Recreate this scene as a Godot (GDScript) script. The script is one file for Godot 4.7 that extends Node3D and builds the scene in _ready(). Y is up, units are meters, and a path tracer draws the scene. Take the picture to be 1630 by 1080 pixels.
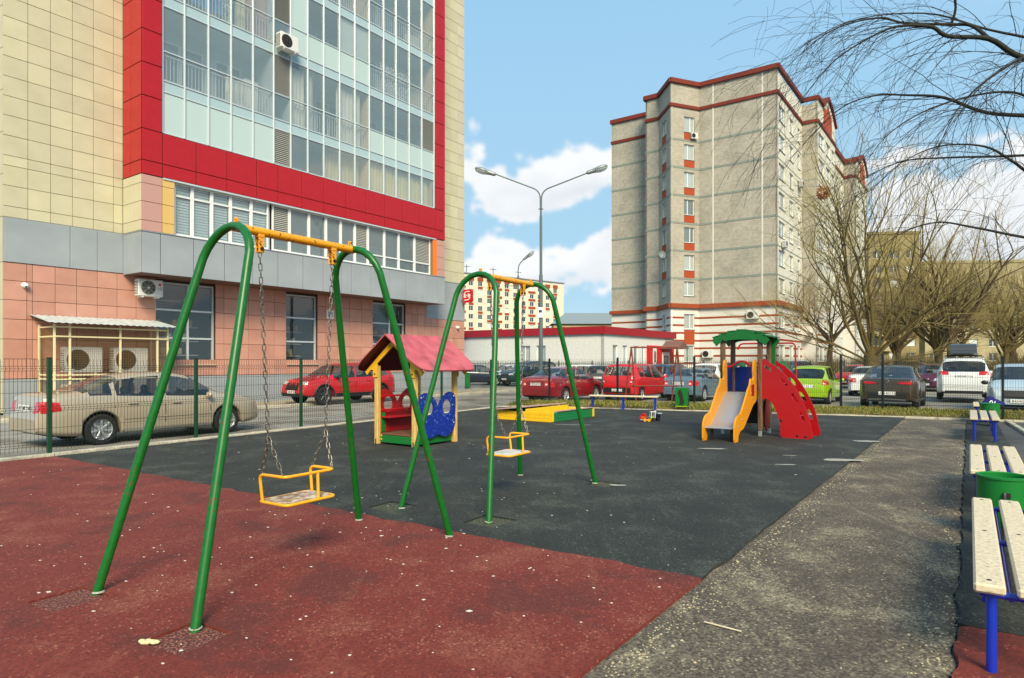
extends Node3D
# World: x to the right, y up, -z ahead. V(x, y, ahead) places a point by its distance ahead of the camera.

const GRID := 54.24          # degrees: the direction in which the house, the play area and the parked cars are laid out
var rng := RandomNumberGenerator.new()
var taken := {}
var M := {}                  # materials by name
var mesh_cache := {}

class MB:
	var v := PackedVector3Array()
	var n := PackedVector3Array()
	var i := PackedInt32Array()
	func tri(a: Vector3, b: Vector3, c: Vector3) -> void:
		var k := v.size()
		var nn := (b - a).cross(c - a).normalized()
		v.append(a); v.append(b); v.append(c)
		n.append(nn); n.append(nn); n.append(nn)
		i.append(k); i.append(k + 2); i.append(k + 1)
	func quad(a: Vector3, b: Vector3, c: Vector3, d: Vector3) -> void:
		var k := v.size()
		var nn := (c - a).cross(d - b).normalized()
		v.append(a); v.append(b); v.append(c); v.append(d)
		n.append(nn); n.append(nn); n.append(nn); n.append(nn)
		i.append(k); i.append(k + 2); i.append(k + 1); i.append(k); i.append(k + 3); i.append(k + 2)
	func quad_n(a: Vector3, b: Vector3, c: Vector3, d: Vector3, na: Vector3, nb: Vector3, nc: Vector3, nd: Vector3) -> void:
		var k := v.size()
		v.append(a); v.append(b); v.append(c); v.append(d)
		n.append(na); n.append(nb); n.append(nc); n.append(nd)
		i.append(k); i.append(k + 2); i.append(k + 1); i.append(k); i.append(k + 3); i.append(k + 2)
	func box(c: Vector3, s: Vector3, t := Transform3D.IDENTITY) -> void:
		var h := s * 0.5
		var p := []
		for k in 8:
			p.append(t * (c + Vector3(h.x if k & 1 else -h.x, h.y if k & 2 else -h.y, h.z if k & 4 else -h.z)))
		quad(p[4], p[5], p[7], p[6]); quad(p[1], p[0], p[2], p[3])
		quad(p[5], p[1], p[3], p[7]); quad(p[0], p[4], p[6], p[2])
		quad(p[6], p[7], p[3], p[2]); quad(p[0], p[1], p[5], p[4])
	func span(a: Vector3, b: Vector3) -> void:
		box((a + b) * 0.5, (b - a).abs())
	# a box with chamfered edges
	func cbox(c: Vector3, s: Vector3, ch: float, t := Transform3D.IDENTITY) -> void:
		var h := s * 0.5
		ch = minf(ch, minf(h.x, minf(h.y, h.z)) * 0.9)
		for ax in 3:
			var bx := (ax + 1) % 3
			var cx := (ax + 2) % 3
			for sg in [-1.0, 1.0]:
				var q := []
				for e in [[-1, -1], [1, -1], [1, 1], [-1, 1]]:
					var p := Vector3.ZERO
					p[ax] = sg * h[ax]; p[bx] = e[0] * (h[bx] - ch); p[cx] = e[1] * (h[cx] - ch)
					q.append(t * (c + p))
				if sg > 0: quad(q[0], q[1], q[2], q[3])
				else: quad(q[3], q[2], q[1], q[0])
			for s1 in [-1.0, 1.0]:
				for s2 in [-1.0, 1.0]:
					var a := Vector3.ZERO
					var b := Vector3.ZERO
					var d := Vector3.ZERO
					var e := Vector3.ZERO
					a[bx] = s1 * h[bx]; a[cx] = s2 * (h[cx] - ch); a[ax] = -(h[ax] - ch)
					b = a; b[ax] = -a[ax]
					d[bx] = s1 * (h[bx] - ch); d[cx] = s2 * h[cx]; d[ax] = h[ax] - ch
					e = d; e[ax] = -d[ax]
					if s1 * s2 > 0: quad(t * (c + b), t * (c + a), t * (c + e), t * (c + d))
					else: quad(t * (c + a), t * (c + b), t * (c + d), t * (c + e))
		for k in 8:
			var sg := Vector3(1 if k & 1 else -1, 1 if k & 2 else -1, 1 if k & 4 else -1)
			var a := c + Vector3(sg.x * h.x, sg.y * (h.y - ch), sg.z * (h.z - ch))
			var b := c + Vector3(sg.x * (h.x - ch), sg.y * h.y, sg.z * (h.z - ch))
			var d := c + Vector3(sg.x * (h.x - ch), sg.y * (h.y - ch), sg.z * h.z)
			if sg.x * sg.y * sg.z > 0: tri(t * a, t * b, t * d)
			else: tri(t * a, t * d, t * b)
	# a tube along points; r is one radius or one for each point
	func tube(p: PackedVector3Array, r, sides := 8, caps := true, closed := false) -> void:
		var m := p.size()
		if m < 2: return
		var base := v.size()
		var up := Vector3.UP
		var t0 := (p[1] - p[0]).normalized()
		if absf(t0.y) > 0.95: up = Vector3.RIGHT
		var side := t0.cross(up).normalized()
		for k in m:
			var t: Vector3
			if closed: t = (p[(k + 1) % m] - p[(k + m - 1) % m]).normalized()
			elif k == 0: t = t0
			elif k == m - 1: t = (p[k] - p[k - 1]).normalized()
			else: t = (p[k + 1] - p[k - 1]).normalized()
			side = (side - t * side.dot(t)).normalized()
			var w := t.cross(side)
			var rr: float = r if r is float else r[k]
			for a in sides:
				var an := TAU * a / sides
				var d := side * cos(an) + w * sin(an)
				v.append(p[k] + d * rr); n.append(d)
		var last := m if closed else m - 1
		for k in last:
			var k2 := (k + 1) % m
			for a in sides:
				var b := (a + 1) % sides
				var q0 := base + k * sides + a
				var q1 := base + k * sides + b
				var q2 := base + k2 * sides + b
				var q3 := base + k2 * sides + a
				i.append(q0); i.append(q3); i.append(q2); i.append(q0); i.append(q2); i.append(q1)
		if caps and not closed:
			for e in 2:
				var k := 0 if e == 0 else m - 1
				var c := v.size()
				var nn := -t0 if e == 0 else (p[m - 1] - p[m - 2]).normalized()
				v.append(p[k]); n.append(nn)
				for a in sides:
					v.append(v[base + k * sides + a]); n.append(nn)
				for a in sides:
					var b := (a + 1) % sides
					i.append(c)
					if e == 0: i.append(c + 1 + a); i.append(c + 1 + b)
					else: i.append(c + 1 + b); i.append(c + 1 + a)
	func bar(a: Vector3, b: Vector3, r: float, sides := 8) -> void:
		tube(PackedVector3Array([a, b]), r, sides)
	# a lathe round the y axis: profile of (radius, height) from bottom to top
	func lathe(pr: Array, sides: int, t := Transform3D.IDENTITY, smooth := true) -> void:
		for k in pr.size() - 1:
			var a: Vector2 = pr[k]
			var b: Vector2 = pr[k + 1]
			var nn := Vector2(b.y - a.y, a.x - b.x).normalized()
			for s in sides:
				var a0 := TAU * s / sides
				var a1 := TAU * (s + 1) / sides
				var e0 := Vector3(cos(a0), 0, sin(a0))
				var e1 := Vector3(cos(a1), 0, sin(a1))
				var n0 := t.basis * (e0 * nn.x + Vector3(0, nn.y, 0))
				var n1 := t.basis * (e1 * nn.x + Vector3(0, nn.y, 0))
				if not smooth:
					n0 = (n0 + n1).normalized(); n1 = n0
				quad_n(t * (e1 * a.x + Vector3(0, a.y, 0)), t * (e0 * a.x + Vector3(0, a.y, 0)), t * (e0 * b.x + Vector3(0, b.y, 0)), t * (e1 * b.x + Vector3(0, b.y, 0)), n1, n0, n0, n1)
	# a flat plate of the outline (x, y), thick along z from -d/2 to d/2, with holes
	func plate(outline: PackedVector2Array, d: float, t := Transform3D.IDENTITY, holes := []) -> void:
		if Geometry2D.is_polygon_clockwise(outline):
			outline = outline.duplicate(); outline.reverse()
		var pieces := [outline]
		for h in holes:
			var cx := 0.0
			for q in h: cx += q.x / h.size()
			var nw := []
			for pc in pieces:
				for rx in [[cx - 100.0, cx], [cx, cx + 100.0]]:
					var rect := PackedVector2Array([Vector2(rx[0], -100), Vector2(rx[1], -100), Vector2(rx[1], 100), Vector2(rx[0], 100)])
					for q in Geometry2D.intersect_polygons(pc, rect):
						for w in Geometry2D.clip_polygons(q, h): nw.append(w)
			pieces = nw
		for pc in pieces:
			var ix := Geometry2D.triangulate_polygon(pc)
			for k in range(0, ix.size(), 3):
				var a: Vector2 = pc[ix[k]]
				var b: Vector2 = pc[ix[k + 1]]
				var c: Vector2 = pc[ix[k + 2]]
				if (b - a).cross(c - a) < 0:
					var sw := b
					b = c; c = sw
				tri(t * Vector3(a.x, a.y, d * 0.5), t * Vector3(b.x, b.y, d * 0.5), t * Vector3(c.x, c.y, d * 0.5))
				tri(t * Vector3(a.x, a.y, -d * 0.5), t * Vector3(c.x, c.y, -d * 0.5), t * Vector3(b.x, b.y, -d * 0.5))
		rim(outline, d, t, 1.0)
		for h in holes:
			var hh: PackedVector2Array = h
			if Geometry2D.is_polygon_clockwise(hh):
				hh = hh.duplicate(); hh.reverse()
			rim(hh, d, t, -1.0)
	func rim(o: PackedVector2Array, d: float, t: Transform3D, sg: float) -> void:
		for k in o.size():
			var a := o[k]
			var b := o[(k + 1) % o.size()]
			var p := t * Vector3(a.x, a.y, d * 0.5)
			var q := t * Vector3(b.x, b.y, d * 0.5)
			var r := t * Vector3(b.x, b.y, -d * 0.5)
			var s := t * Vector3(a.x, a.y, -d * 0.5)
			if sg > 0: quad(s, r, q, p)
			else: quad(p, q, r, s)
	func ball(c: Vector3, s: Vector3, m := 8, t := Transform3D.IDENTITY) -> void:
		for a in m:
			for b in m * 2:
				var q := []
				for e in [[a, b], [a, b + 1], [a + 1, b + 1], [a + 1, b]]:
					var th: float = PI * e[0] / m - PI / 2
					var ph: float = PI * e[1] / m
					q.append(Vector3(cos(th) * cos(ph), sin(th), cos(th) * sin(ph)))
				quad_n(t * (c + q[1] * s), t * (c + q[0] * s), t * (c + q[3] * s), t * (c + q[2] * s), t.basis * (q[1] / s).normalized(), t.basis * (q[0] / s).normalized(), t.basis * (q[3] / s).normalized(), t.basis * (q[2] / s).normalized())
	func mesh() -> ArrayMesh:
		var m := ArrayMesh.new()
		if v.size() == 0: return m
		var a := []
		a.resize(Mesh.ARRAY_MAX)
		a[Mesh.ARRAY_VERTEX] = v; a[Mesh.ARRAY_NORMAL] = n; a[Mesh.ARRAY_INDEX] = i
		m.add_surface_from_arrays(Mesh.PRIMITIVE_TRIANGLES, a)
		return m

func V(x: float, y: float, ahead: float) -> Vector3: return Vector3(x, y, -ahead)
func turned(deg: float, at := Vector3.ZERO) -> Transform3D: return Transform3D(Basis(Vector3.UP, deg_to_rad(deg)), at)
func ellipse(cx: float, cy: float, rx: float, ry: float, m := 16) -> PackedVector2Array:
	var p := PackedVector2Array()
	for k in m: p.append(Vector2(cx + rx * cos(TAU * k / m), cy + ry * sin(TAU * k / m)))
	return p
func poly(a: Array) -> PackedVector2Array:
	var p := PackedVector2Array()
	for k in range(0, a.size(), 2): p.append(Vector2(a[k], a[k + 1]))
	return p
func smooth_poly(a: Array, steps := 4, closed := true) -> PackedVector2Array:
	var c := poly(a)
	var o := PackedVector2Array()
	var m := c.size()
	for k in (m if closed else m - 1):
		for s in steps:
			var p0 := c[(k + m - 1) % m] if closed or k > 0 else c[k]
			var p3 := c[(k + 2) % m] if closed or k + 2 < m else c[k + 1]
			o.append(c[k].cubic_interpolate(c[(k + 1) % m], p0, p3, float(s) / steps))
	if not closed: o.append(c[m - 1])
	return o
func smooth_path(a: Array, steps := 5, closed := false) -> PackedVector3Array:
	var o := PackedVector3Array()
	var m := a.size()
	for k in (m if closed else m - 1):
		for s in steps:
			var p0: Vector3 = a[(k + m - 1) % m] if closed or k > 0 else a[k]
			var p3: Vector3 = a[(k + 2) % m] if closed or k + 2 < m else a[k + 1]
			var pa: Vector3 = a[k]
			o.append(pa.cubic_interpolate(a[(k + 1) % m], p0, p3, float(s) / steps))
	if not closed: o.append(a[m - 1])
	return o
# a path with its corners rounded
func round_path(a: Array, r: float, steps := 5, closed := false) -> PackedVector3Array:
	var o := PackedVector3Array()
	var m := a.size()
	for k in m:
		if not closed and (k == 0 or k == m - 1):
			o.append(a[k]); continue
		var p: Vector3 = a[k]
		var q: Vector3 = a[(k + m - 1) % m]
		var s: Vector3 = a[(k + 1) % m]
		var ra := minf(r, p.distance_to(q) * 0.49)
		var rb := minf(r, p.distance_to(s) * 0.49)
		var b := p + (q - p).normalized() * ra
		var e := p + (s - p).normalized() * rb
		for t in steps + 1:
			var f := float(t) / steps
			o.append(b.lerp(p, f).lerp(p.lerp(e, f), f))
	return o

func numbered(key: String, called: String) -> String:
	var k := key + "/" + called
	var c: int = taken.get(k, 0)
	taken[k] = c + 1
	return called if c == 0 else "%s_%03d" % [called, c]
func tag(o: Node, label: String, category := "", group := "", kind := "") -> void:
	if label: o.set_meta("label", label)
	if category: o.set_meta("category", category)
	if group: o.set_meta("group", group)
	if kind: o.set_meta("kind", kind)
func thing(called: String, label: String, category: String, at := Vector3.ZERO, deg := 0.0, group := "") -> Node3D:
	var o := Node3D.new()
	o.name = numbered("", called)
	add_child(o)
	o.position = at
	o.rotation_degrees.y = deg
	tag(o, label, category, group)
	return o
func node(parent: Node, called: String, at := Vector3.ZERO, deg := 0.0) -> Node3D:
	var o := Node3D.new()
	o.name = numbered(str(parent.get_instance_id()), called)
	parent.add_child(o, true)
	o.position = at
	o.rotation_degrees.y = deg
	return o
func put(parent: Node, called: String, m: Mesh, material: Material, at := Transform3D.IDENTITY) -> MeshInstance3D:
	var o := MeshInstance3D.new()
	o.name = numbered("" if parent == self else str(parent.get_instance_id()), called)
	o.mesh = m
	o.material_override = material
	o.transform = at
	parent.add_child(o, true)
	return o
func part(parent: Node, called: String, b: MB, material: Material, at := Transform3D.IDENTITY) -> MeshInstance3D:
	return put(parent, called, b.mesh(), material, at)
func structure(called: String, b: MB, material: Material) -> MeshInstance3D:
	var o := part(self, called, b, material)
	o.set_meta("kind", "structure")
	return o
# a chamfered block of a given size, its mesh shared between alike pieces
func block(size: Vector3, ch := 0.006) -> ArrayMesh:
	var key := "b%d_%d_%d_%d" % [roundi(size.x * 1000), roundi(size.y * 1000), roundi(size.z * 1000), roundi(ch * 10000)]
	if not mesh_cache.has(key):
		var b := MB.new()
		b.cbox(Vector3.ZERO, size, ch)
		mesh_cache[key] = b.mesh()
	return mesh_cache[key]
func piece(parent: Node, called: String, c: Vector3, size: Vector3, material: Material, ch := 0.006) -> MeshInstance3D:
	return put(parent, called, block(size, ch), material, Transform3D(Basis(), c))
func lettering(parent: Node, called: String, text: String, height: float, material: Material, at: Transform3D, depth := 0.004, bold := false) -> MeshInstance3D:
	var t := TextMesh.new()
	var f := SystemFont.new()
	f.font_names = PackedStringArray(["Droid Sans"])
	if bold: f.font_weight = 700
	t.font = f
	t.text = text
	t.font_size = 32
	t.pixel_size = height / 24.0
	t.depth = depth
	return put(parent, called, t, material, at)

# ---------------------------------------------------------------- materials
func srgb(r: int, g: int, b: int) -> Color: return Color(r / 255.0, g / 255.0, b / 255.0)
func plain(called: String, c: Color, rough := 0.6, metal := 0.0, coat := 0.0) -> StandardMaterial3D:
	var m := StandardMaterial3D.new()
	m.resource_name = called
	m.albedo_color = c
	m.roughness = rough
	m.metallic = metal
	if coat > 0.0:
		m.clearcoat_enabled = true
		m.clearcoat = coat
		m.clearcoat_roughness = 0.05
	M[called] = m
	return m
func noise_texture(stops: Array, freq: float, octaves := 4, px := 512, sd := 1, kind := FastNoiseLite.TYPE_SIMPLEX_SMOOTH, warp := 0.0) -> NoiseTexture2D:
	var f := FastNoiseLite.new()
	f.noise_type = kind
	f.seed = sd
	f.frequency = freq
	f.fractal_type = FastNoiseLite.FRACTAL_FBM if octaves > 1 else FastNoiseLite.FRACTAL_NONE
	f.fractal_octaves = octaves
	if kind == FastNoiseLite.TYPE_CELLULAR:
		f.cellular_return_type = FastNoiseLite.RETURN_CELL_VALUE
		f.cellular_jitter = 1.0
	if warp > 0.0:
		f.domain_warp_enabled = true
		f.domain_warp_amplitude = warp
		f.domain_warp_frequency = freq
	var g := Gradient.new()
	g.offsets = PackedFloat32Array()
	var offs := PackedFloat32Array()
	var cols := PackedColorArray()
	for s in stops:
		offs.append(s[0]); cols.append(s[1])
	g.offsets = offs
	g.colors = cols
	var t := NoiseTexture2D.new()
	t.width = px
	t.height = px
	t.seamless = true
	t.seamless_blend_skirt = 0.15
	t.noise = f
	t.color_ramp = g
	return t
# a surface whose colour comes from a noise texture repeated every `size` metres, multiplied by a second one every `size2` metres
func grained(called: String, tex: Texture2D, size: float, rough := 0.85, tex2: Texture2D = null, size2 := 1.0, bump := 0.0, world := true) -> StandardMaterial3D:
	var m := StandardMaterial3D.new()
	m.resource_name = called
	m.albedo_texture = tex
	m.uv1_triplanar = true
	m.uv1_world_triplanar = world
	m.uv1_triplanar_sharpness = 4.0
	m.uv1_scale = Vector3.ONE / size
	m.roughness = rough
	if tex2:
		m.detail_enabled = true
		m.detail_blend_mode = BaseMaterial3D.BLEND_MODE_MUL
		m.detail_uv_layer = BaseMaterial3D.DETAIL_UV_2
		m.detail_albedo = tex2
		m.uv2_triplanar = true
		m.uv2_world_triplanar = world
		m.uv2_triplanar_sharpness = 4.0
		m.uv2_scale = Vector3.ONE / size2
	if bump > 0.0:
		m.heightmap_enabled = true
		m.heightmap_texture = tex
		m.heightmap_scale = bump
	M[called] = m
	return m
func glass(called: String, c: Color, alpha: float) -> StandardMaterial3D:
	var m := plain(called, Color(c.r, c.g, c.b, alpha), 0.02)
	m.transparency = BaseMaterial3D.TRANSPARENCY_ALPHA
	m.metallic_specular = 0.9
	return m

func _ready() -> void:
	rng.seed = 20240417
	# ---- camera: level, eye height 1.6 m, lens shifted up a little
	var cam := Camera3D.new()
	cam.name = "camera"
	cam.projection = Camera3D.PROJECTION_FRUSTUM
	cam.near = 0.1
	cam.far = 2000.0
	cam.size = 0.1 * 1080.0 / 1048.0
	cam.frustum_offset = Vector2(0, 0.1 * 36.0 / 1048.0)
	cam.position = Vector3(0, 1.6, 0)
	add_child(cam)
	cam.current = true
	# ---- sky, sun, exposure
	var env := Environment.new()
	env.background_mode = Environment.BG_SKY
	var sky := Sky.new()
	var sm := PanoramaSkyMaterial.new()
	sm.panorama = ImageTexture.create_from_image(sky_image())
	sky.sky_material = sm
	env.sky = sky
	env.background_energy_multiplier = 0.72
	env.tonemap_mode = Environment.TONE_MAPPER_LINEAR
	env.tonemap_exposure = 1.55
	env.sdfgi_enabled = true
	env.ssao_enabled = true
	env.ssil_enabled = true
	var we := WorldEnvironment.new()
	we.name = "world_environment"
	we.environment = env
	add_child(we)
	var sun := DirectionalLight3D.new()
	sun.name = "sun"
	sun.light_energy = 1.2
	sun.light_angular_distance = 24.0
	sun.light_color = Color(1.0, 0.94, 0.82)
	sun.shadow_enabled = true
	add_child(sun)
	sun.look_at_from_position(Vector3.ZERO, Vector3(-0.16, -0.80, -1.0))
	make_materials()
	build_ground()
	build_left_house()
	build_tower()
	build_low_house()
	build_far_houses()
	build_fences()
	build_grass()
	build_playground()
	build_benches()
	build_cars()
	build_lamps()
	build_trees()
	build_litter()

# blue air with heaps of cumulus, the same all the way round
func sky_image() -> Image:
	var w := 1536
	var h := 768
	var im := Image.create(w, h, false, Image.FORMAT_RGBF)
	var f := FastNoiseLite.new()
	f.noise_type = FastNoiseLite.TYPE_SIMPLEX_SMOOTH
	f.seed = 11
	f.frequency = 5.0
	f.fractal_octaves = 5
	f.fractal_gain = 0.55
	var g := FastNoiseLite.new()
	g.noise_type = FastNoiseLite.TYPE_SIMPLEX_SMOOTH
	g.seed = 5
	g.frequency = 1.6
	g.fractal_octaves = 3
	# heaps of cloud: azimuth (0 = ahead, + right), height, half width, half height in degrees, weight
	var heaps := [
		[2.2, 14.8, 4.6, 2.3, 0.85], [6.5, 15.8, 3.0, 2.0, 0.85], [-3.6, 18.0, 2.2, 4.0, 0.5], [9.0, 10.2, 2.4, 2.4, 0.95], [4.0, 7.2, 9.0, 2.1, 0.95], [-1.5, 9.8, 1.6, 0.8, 0.6],
		[38.0, 9.5, 10.0, 4.6, 1.05], [33.5, 8.5, 3.0, 3.5, 0.8], [30.8, 14.8, 2.4, 0.7, 0.6], [21.0, 21.8, 2.6, 0.9, 0.35], [6.6, 22.0, 1.2, 1.0, 0.4], [0.5, 13.0, 4.0, 1.5, 0.7], [48.0, 14.0, 7.0, 3.0, 0.9]]
	var r2 := RandomNumberGenerator.new()
	r2.seed = 77
	for k in 46:
		var az := r2.randf_range(58.0, 322.0)
		heaps.append([az if az < 180.0 else az - 360.0, r2.randf_range(5.0, 42.0), r2.randf_range(4.0, 12.0), r2.randf_range(2.0, 5.0), r2.randf_range(0.6, 1.0)])
	var data := PackedFloat32Array()
	data.resize(w * h * 3)
	for y in h:
		var el := (0.5 - (y + 0.5) / h) * PI
		var near := []
		var eld := rad_to_deg(el)
		for hp in heaps:
			if absf(eld - hp[1]) < hp[3] * 2.2: near.append(hp)
		var t := clampf(sin(maxf(el, 0.0)), 0.0, 1.0)
		var blue := Color(0.48, 0.71, 0.82).lerp(Color(0.21, 0.47, 0.78), pow(t, 0.62))
		if el < 0.0: blue = Color(0.30, 0.29, 0.27)
		for x in w:
			var c := blue
			if el >= 0.0:
				var az := (x + 0.5) / w * TAU
				if az > PI: az -= TAU
				var azd := rad_to_deg(az)
				var m := 0.0
				var low := 0.0
				for hp in near:
					var da: float = absf(azd - hp[0])
					if da > 180.0: da = 360.0 - da
					var ex: float = da / hp[2]
					if ex > 2.2: continue
					var ey: float = (eld - hp[1]) / hp[3]
					if ey < 0.0: ey *= 1.35
					var e: float = hp[4] * exp(-(ex * ex + ey * ey) * 0.85)
					m += e
					low += e * clampf(0.5 - ey * 0.6, 0.0, 1.0)
				var d := Vector3(sin(az) * cos(el), sin(el) * 1.6, -cos(az) * cos(el))
				var wisp := 0.0
				if m > 0.03:
					var nz := f.get_noise_3dv(d * 1.5) * 0.6 + f.get_noise_3dv(d * 4.0 + Vector3(9, 3, 1)) * 0.38
					var dens := smoothstep(0.40, 0.62, m + nz * 1.05)
					var shade := clampf(low / m, 0.0, 1.0)
					var col := Color(0.90, 0.91, 0.92).lerp(Color(0.66, 0.71, 0.76), clampf(shade * 0.8 - nz * 0.9, 0.0, 0.9) * smoothstep(0.42, 0.9, m + nz * 0.5))
					c = c.lerp(col, dens * 0.96)
				wisp = smoothstep(0.18, 0.75, g.get_noise_3dv(d * 1.4)) * 0.28
				c = c.lerp(Color(0.80, 0.86, 0.91), wisp)
			var o := (y * w + x) * 3
			data[o] = c.r; data[o + 1] = c.g; data[o + 2] = c.b
	return Image.create_from_data(w, h, false, Image.FORMAT_RGBF, data.to_byte_array())

func gray(v: float) -> Color: return Color(v, v, v)
func make_materials() -> void:
	var blot := noise_texture([[0.0, gray(0.72)], [0.35, gray(0.86)], [0.55, gray(1.0)], [0.75, gray(0.9)], [1.0, gray(1.0)]], 0.008, 5, 512, 3, FastNoiseLite.TYPE_SIMPLEX_SMOOTH, 40.0)
	var soft := noise_texture([[0.0, gray(0.86)], [0.5, gray(0.96)], [1.0, gray(1.0)]], 0.01, 4, 512, 8)
	# play surfaces
	grained("red_rubber", ground_texture(srgb(88, 27, 18), srgb(126, 47, 34), srgb(168, 134, 106), srgb(66, 29, 22), 21, 0.46, 0.22, 0.5), 7.3, 0.9)
	grained("black_rubber", ground_texture(srgb(23, 26, 23), srgb(46, 51, 45), srgb(122, 122, 108), srgb(18, 20, 18), 22, 0.46, 0.26, 0.5), 7.7, 0.85)
	var redpad := noise_texture([[0.0, srgb(30, 14, 12)], [0.4, srgb(78, 38, 32)], [0.62, srgb(120, 66, 54)], [0.8, srgb(170, 120, 96)], [1.0, srgb(210, 180, 150)]], 0.09, 3, 512, 25)
	grained("red_pad", redpad, 1.0, 0.95, null, 1.0)
	var blackpad := noise_texture([[0.0, srgb(16, 18, 12)], [0.45, srgb(48, 52, 40)], [0.7, srgb(86, 90, 66)], [1.0, srgb(160, 158, 120)]], 0.09, 3, 512, 26)
	grained("black_pad", blackpad, 1.0, 0.95, null, 1.0)
	grained("worn_asphalt", ground_texture(srgb(54, 48, 41), srgb(116, 106, 90), srgb(184, 172, 138), srgb(56, 50, 44), 27, 0.38, 0.38, 0.5), 7.0, 0.95)
	var asph := noise_texture([[0.0, srgb(104, 103, 99)], [0.5, srgb(146, 145, 139)], [0.8, srgb(170, 168, 160)], [1.0, srgb(192, 189, 180)]], 0.3, 3, 1024, 41)
	var asphblot := noise_texture([[0.0, srgb(150, 142, 130)], [0.4, srgb(205, 198, 188)], [0.6, srgb(240, 236, 230)], [1.0, srgb(255, 255, 255)]], 0.006, 6, 1024, 42, FastNoiseLite.TYPE_SIMPLEX_SMOOTH, 60.0)
	grained("road_asphalt", asph, 3.7, 0.9, asphblot, 15.0)
	grained("dark_asphalt", noise_texture([[0.0, srgb(46, 46, 46)], [0.5, srgb(80, 79, 78)], [0.8, srgb(100, 98, 94)], [1.0, srgb(140, 136, 126)]], 0.12, 3, 512, 43), 2.3, 0.9, blot, 5.1)
	grained("concrete", noise_texture([[0.0, srgb(140, 132, 112)], [0.5, srgb(186, 180, 160)], [1.0, srgb(212, 206, 188)]], 0.05, 4, 512, 44), 1.3, 0.9, blot, 3.1)
	grained("dusty_paving", noise_texture([[0.0, srgb(120, 108, 88)], [0.5, srgb(168, 156, 132)], [1.0, srgb(196, 186, 164)]], 0.05, 4, 512, 45), 1.9, 0.95, blot, 5.3)
	grained("soil", noise_texture([[0.0, srgb(58, 48, 26)], [0.45, srgb(112, 98, 50)], [0.7, srgb(142, 130, 70)], [1.0, srgb(176, 162, 104)]], 0.06, 5, 512, 46), 1.7, 1.0, blot, 4.3)
	grained("earth", noise_texture([[0.0, srgb(70, 66, 44)], [0.5, srgb(104, 98, 66)], [1.0, srgb(130, 122, 88)]], 0.03, 5, 512, 47), 9.0, 1.0, blot, 31.0)
	grained("exposed_base", noise_texture([[0.0, srgb(120, 118, 108)], [0.5, srgb(160, 158, 148)], [1.0, srgb(186, 182, 168)]], 0.07, 4, 512, 48), 0.9, 0.6)
	# cladding
	for k in 3:
		grained("cream_%d" % k, noise_texture([[0.0, srgb(182 + 4 * k, 176 + 4 * k, 147 + 3 * k)], [1.0, srgb(194 + 4 * k, 188 + 4 * k, 159 + 3 * k)]], 0.01, 4, 256, 50 + k), 2.3, 0.42)
		grained("pink_%d" % k, noise_texture([[0.0, srgb(174 + 6 * k, 124 + 5 * k, 106 + 5 * k)], [1.0, srgb(190 + 5 * k, 142 + 4 * k, 124 + 4 * k)]], 0.01, 4, 256, 53 + k), 2.3, 0.42)
	grained("red_cladding", noise_texture([[0.0, srgb(160, 0, 12)], [1.0, srgb(176, 2, 18)]], 0.02, 3, 256, 57), 1.7, 0.38)
	grained("grey_cladding", noise_texture([[0.0, srgb(140, 148, 153)], [1.0, srgb(156, 163, 168)]], 0.008, 3, 256, 58), 2.9, 0.32)
	plain("yellow_cladding", srgb(208, 174, 104), 0.4)
	plain("rose_cladding", srgb(186, 142, 132), 0.4)
	plain("orange_cladding", srgb(240, 118, 14), 0.4)
	plain("joint", srgb(70, 44, 34), 0.9)
	plain("cream_joint", srgb(132, 112, 66), 0.9)
	plain("grey_joint", srgb(60, 62, 66), 0.9)
	plain("soffit", srgb(112, 84, 74), 0.7)
	plain("window_metal", srgb(196, 206, 208), 0.35, 0.3)
	plain("spandrel", srgb(160, 184, 190), 0.12)
	plain("frosted", srgb(176, 196, 194), 0.2)
	plain("white_plastic", srgb(224, 226, 222), 0.4)
	plain("louver", srgb(196, 198, 192), 0.5)
	plain("dark_void", srgb(150, 152, 148), 0.8)
	glass("window_glass", srgb(150, 172, 178), 0.24)
	glass("shop_glass", srgb(70, 76, 70), 0.16)
	plain("room_wall", srgb(176, 190, 192), 0.8)
	plain("room_ceiling", srgb(196, 204, 204), 0.8)
	plain("room_warm", srgb(206, 186, 140), 0.8)
	plain("shop_inside", srgb(150, 148, 132), 0.8)
	grained("curtain_white", noise_texture([[0.0, srgb(200, 200, 186)], [1.0, srgb(232, 230, 218)]], 0.05, 3, 256, 61), 0.7, 0.8)
	grained("curtain_cream", noise_texture([[0.0, srgb(190, 180, 130)], [1.0, srgb(222, 212, 164)]], 0.05, 3, 256, 62), 0.7, 0.8)
	grained("print_cloth", noise_texture([[0.0, srgb(30, 36, 48)], [0.45, srgb(50, 60, 72)], [0.55, srgb(200, 206, 206)], [1.0, srgb(225, 228, 226)]], 0.06, 2, 256, 63), 1.2, 0.8)
	plain("blue_cloth", srgb(10, 130, 200), 0.7)
	plain("blind", srgb(200, 222, 224), 0.4)
	plain("blind_white", srgb(206, 214, 210), 0.5)
	# brick houses
	var brick := brick_texture()
	grained("grey_brick", brick, 2.0, 0.85, soft, 17.0, 0.0, false)
	plain("tower_plaster", srgb(206, 204, 190), 0.8)
	plain("band_red", srgb(112, 36, 17), 0.75)
	plain("band_green", srgb(126, 136, 126), 0.8)
	plain("orange_brick", srgb(156, 62, 24), 0.8)
	plain("white_brick", srgb(208, 206, 198), 0.8)
	plain("tower_stripe", srgb(142, 62, 28), 0.8)
	plain("pvc", srgb(220, 224, 222), 0.4)
	var wg := plain("far_glass", srgb(46, 56, 62), 0.04)
	wg.metallic_specular = 1.0
	plain("far_room", srgb(52, 50, 44), 0.8)
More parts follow.
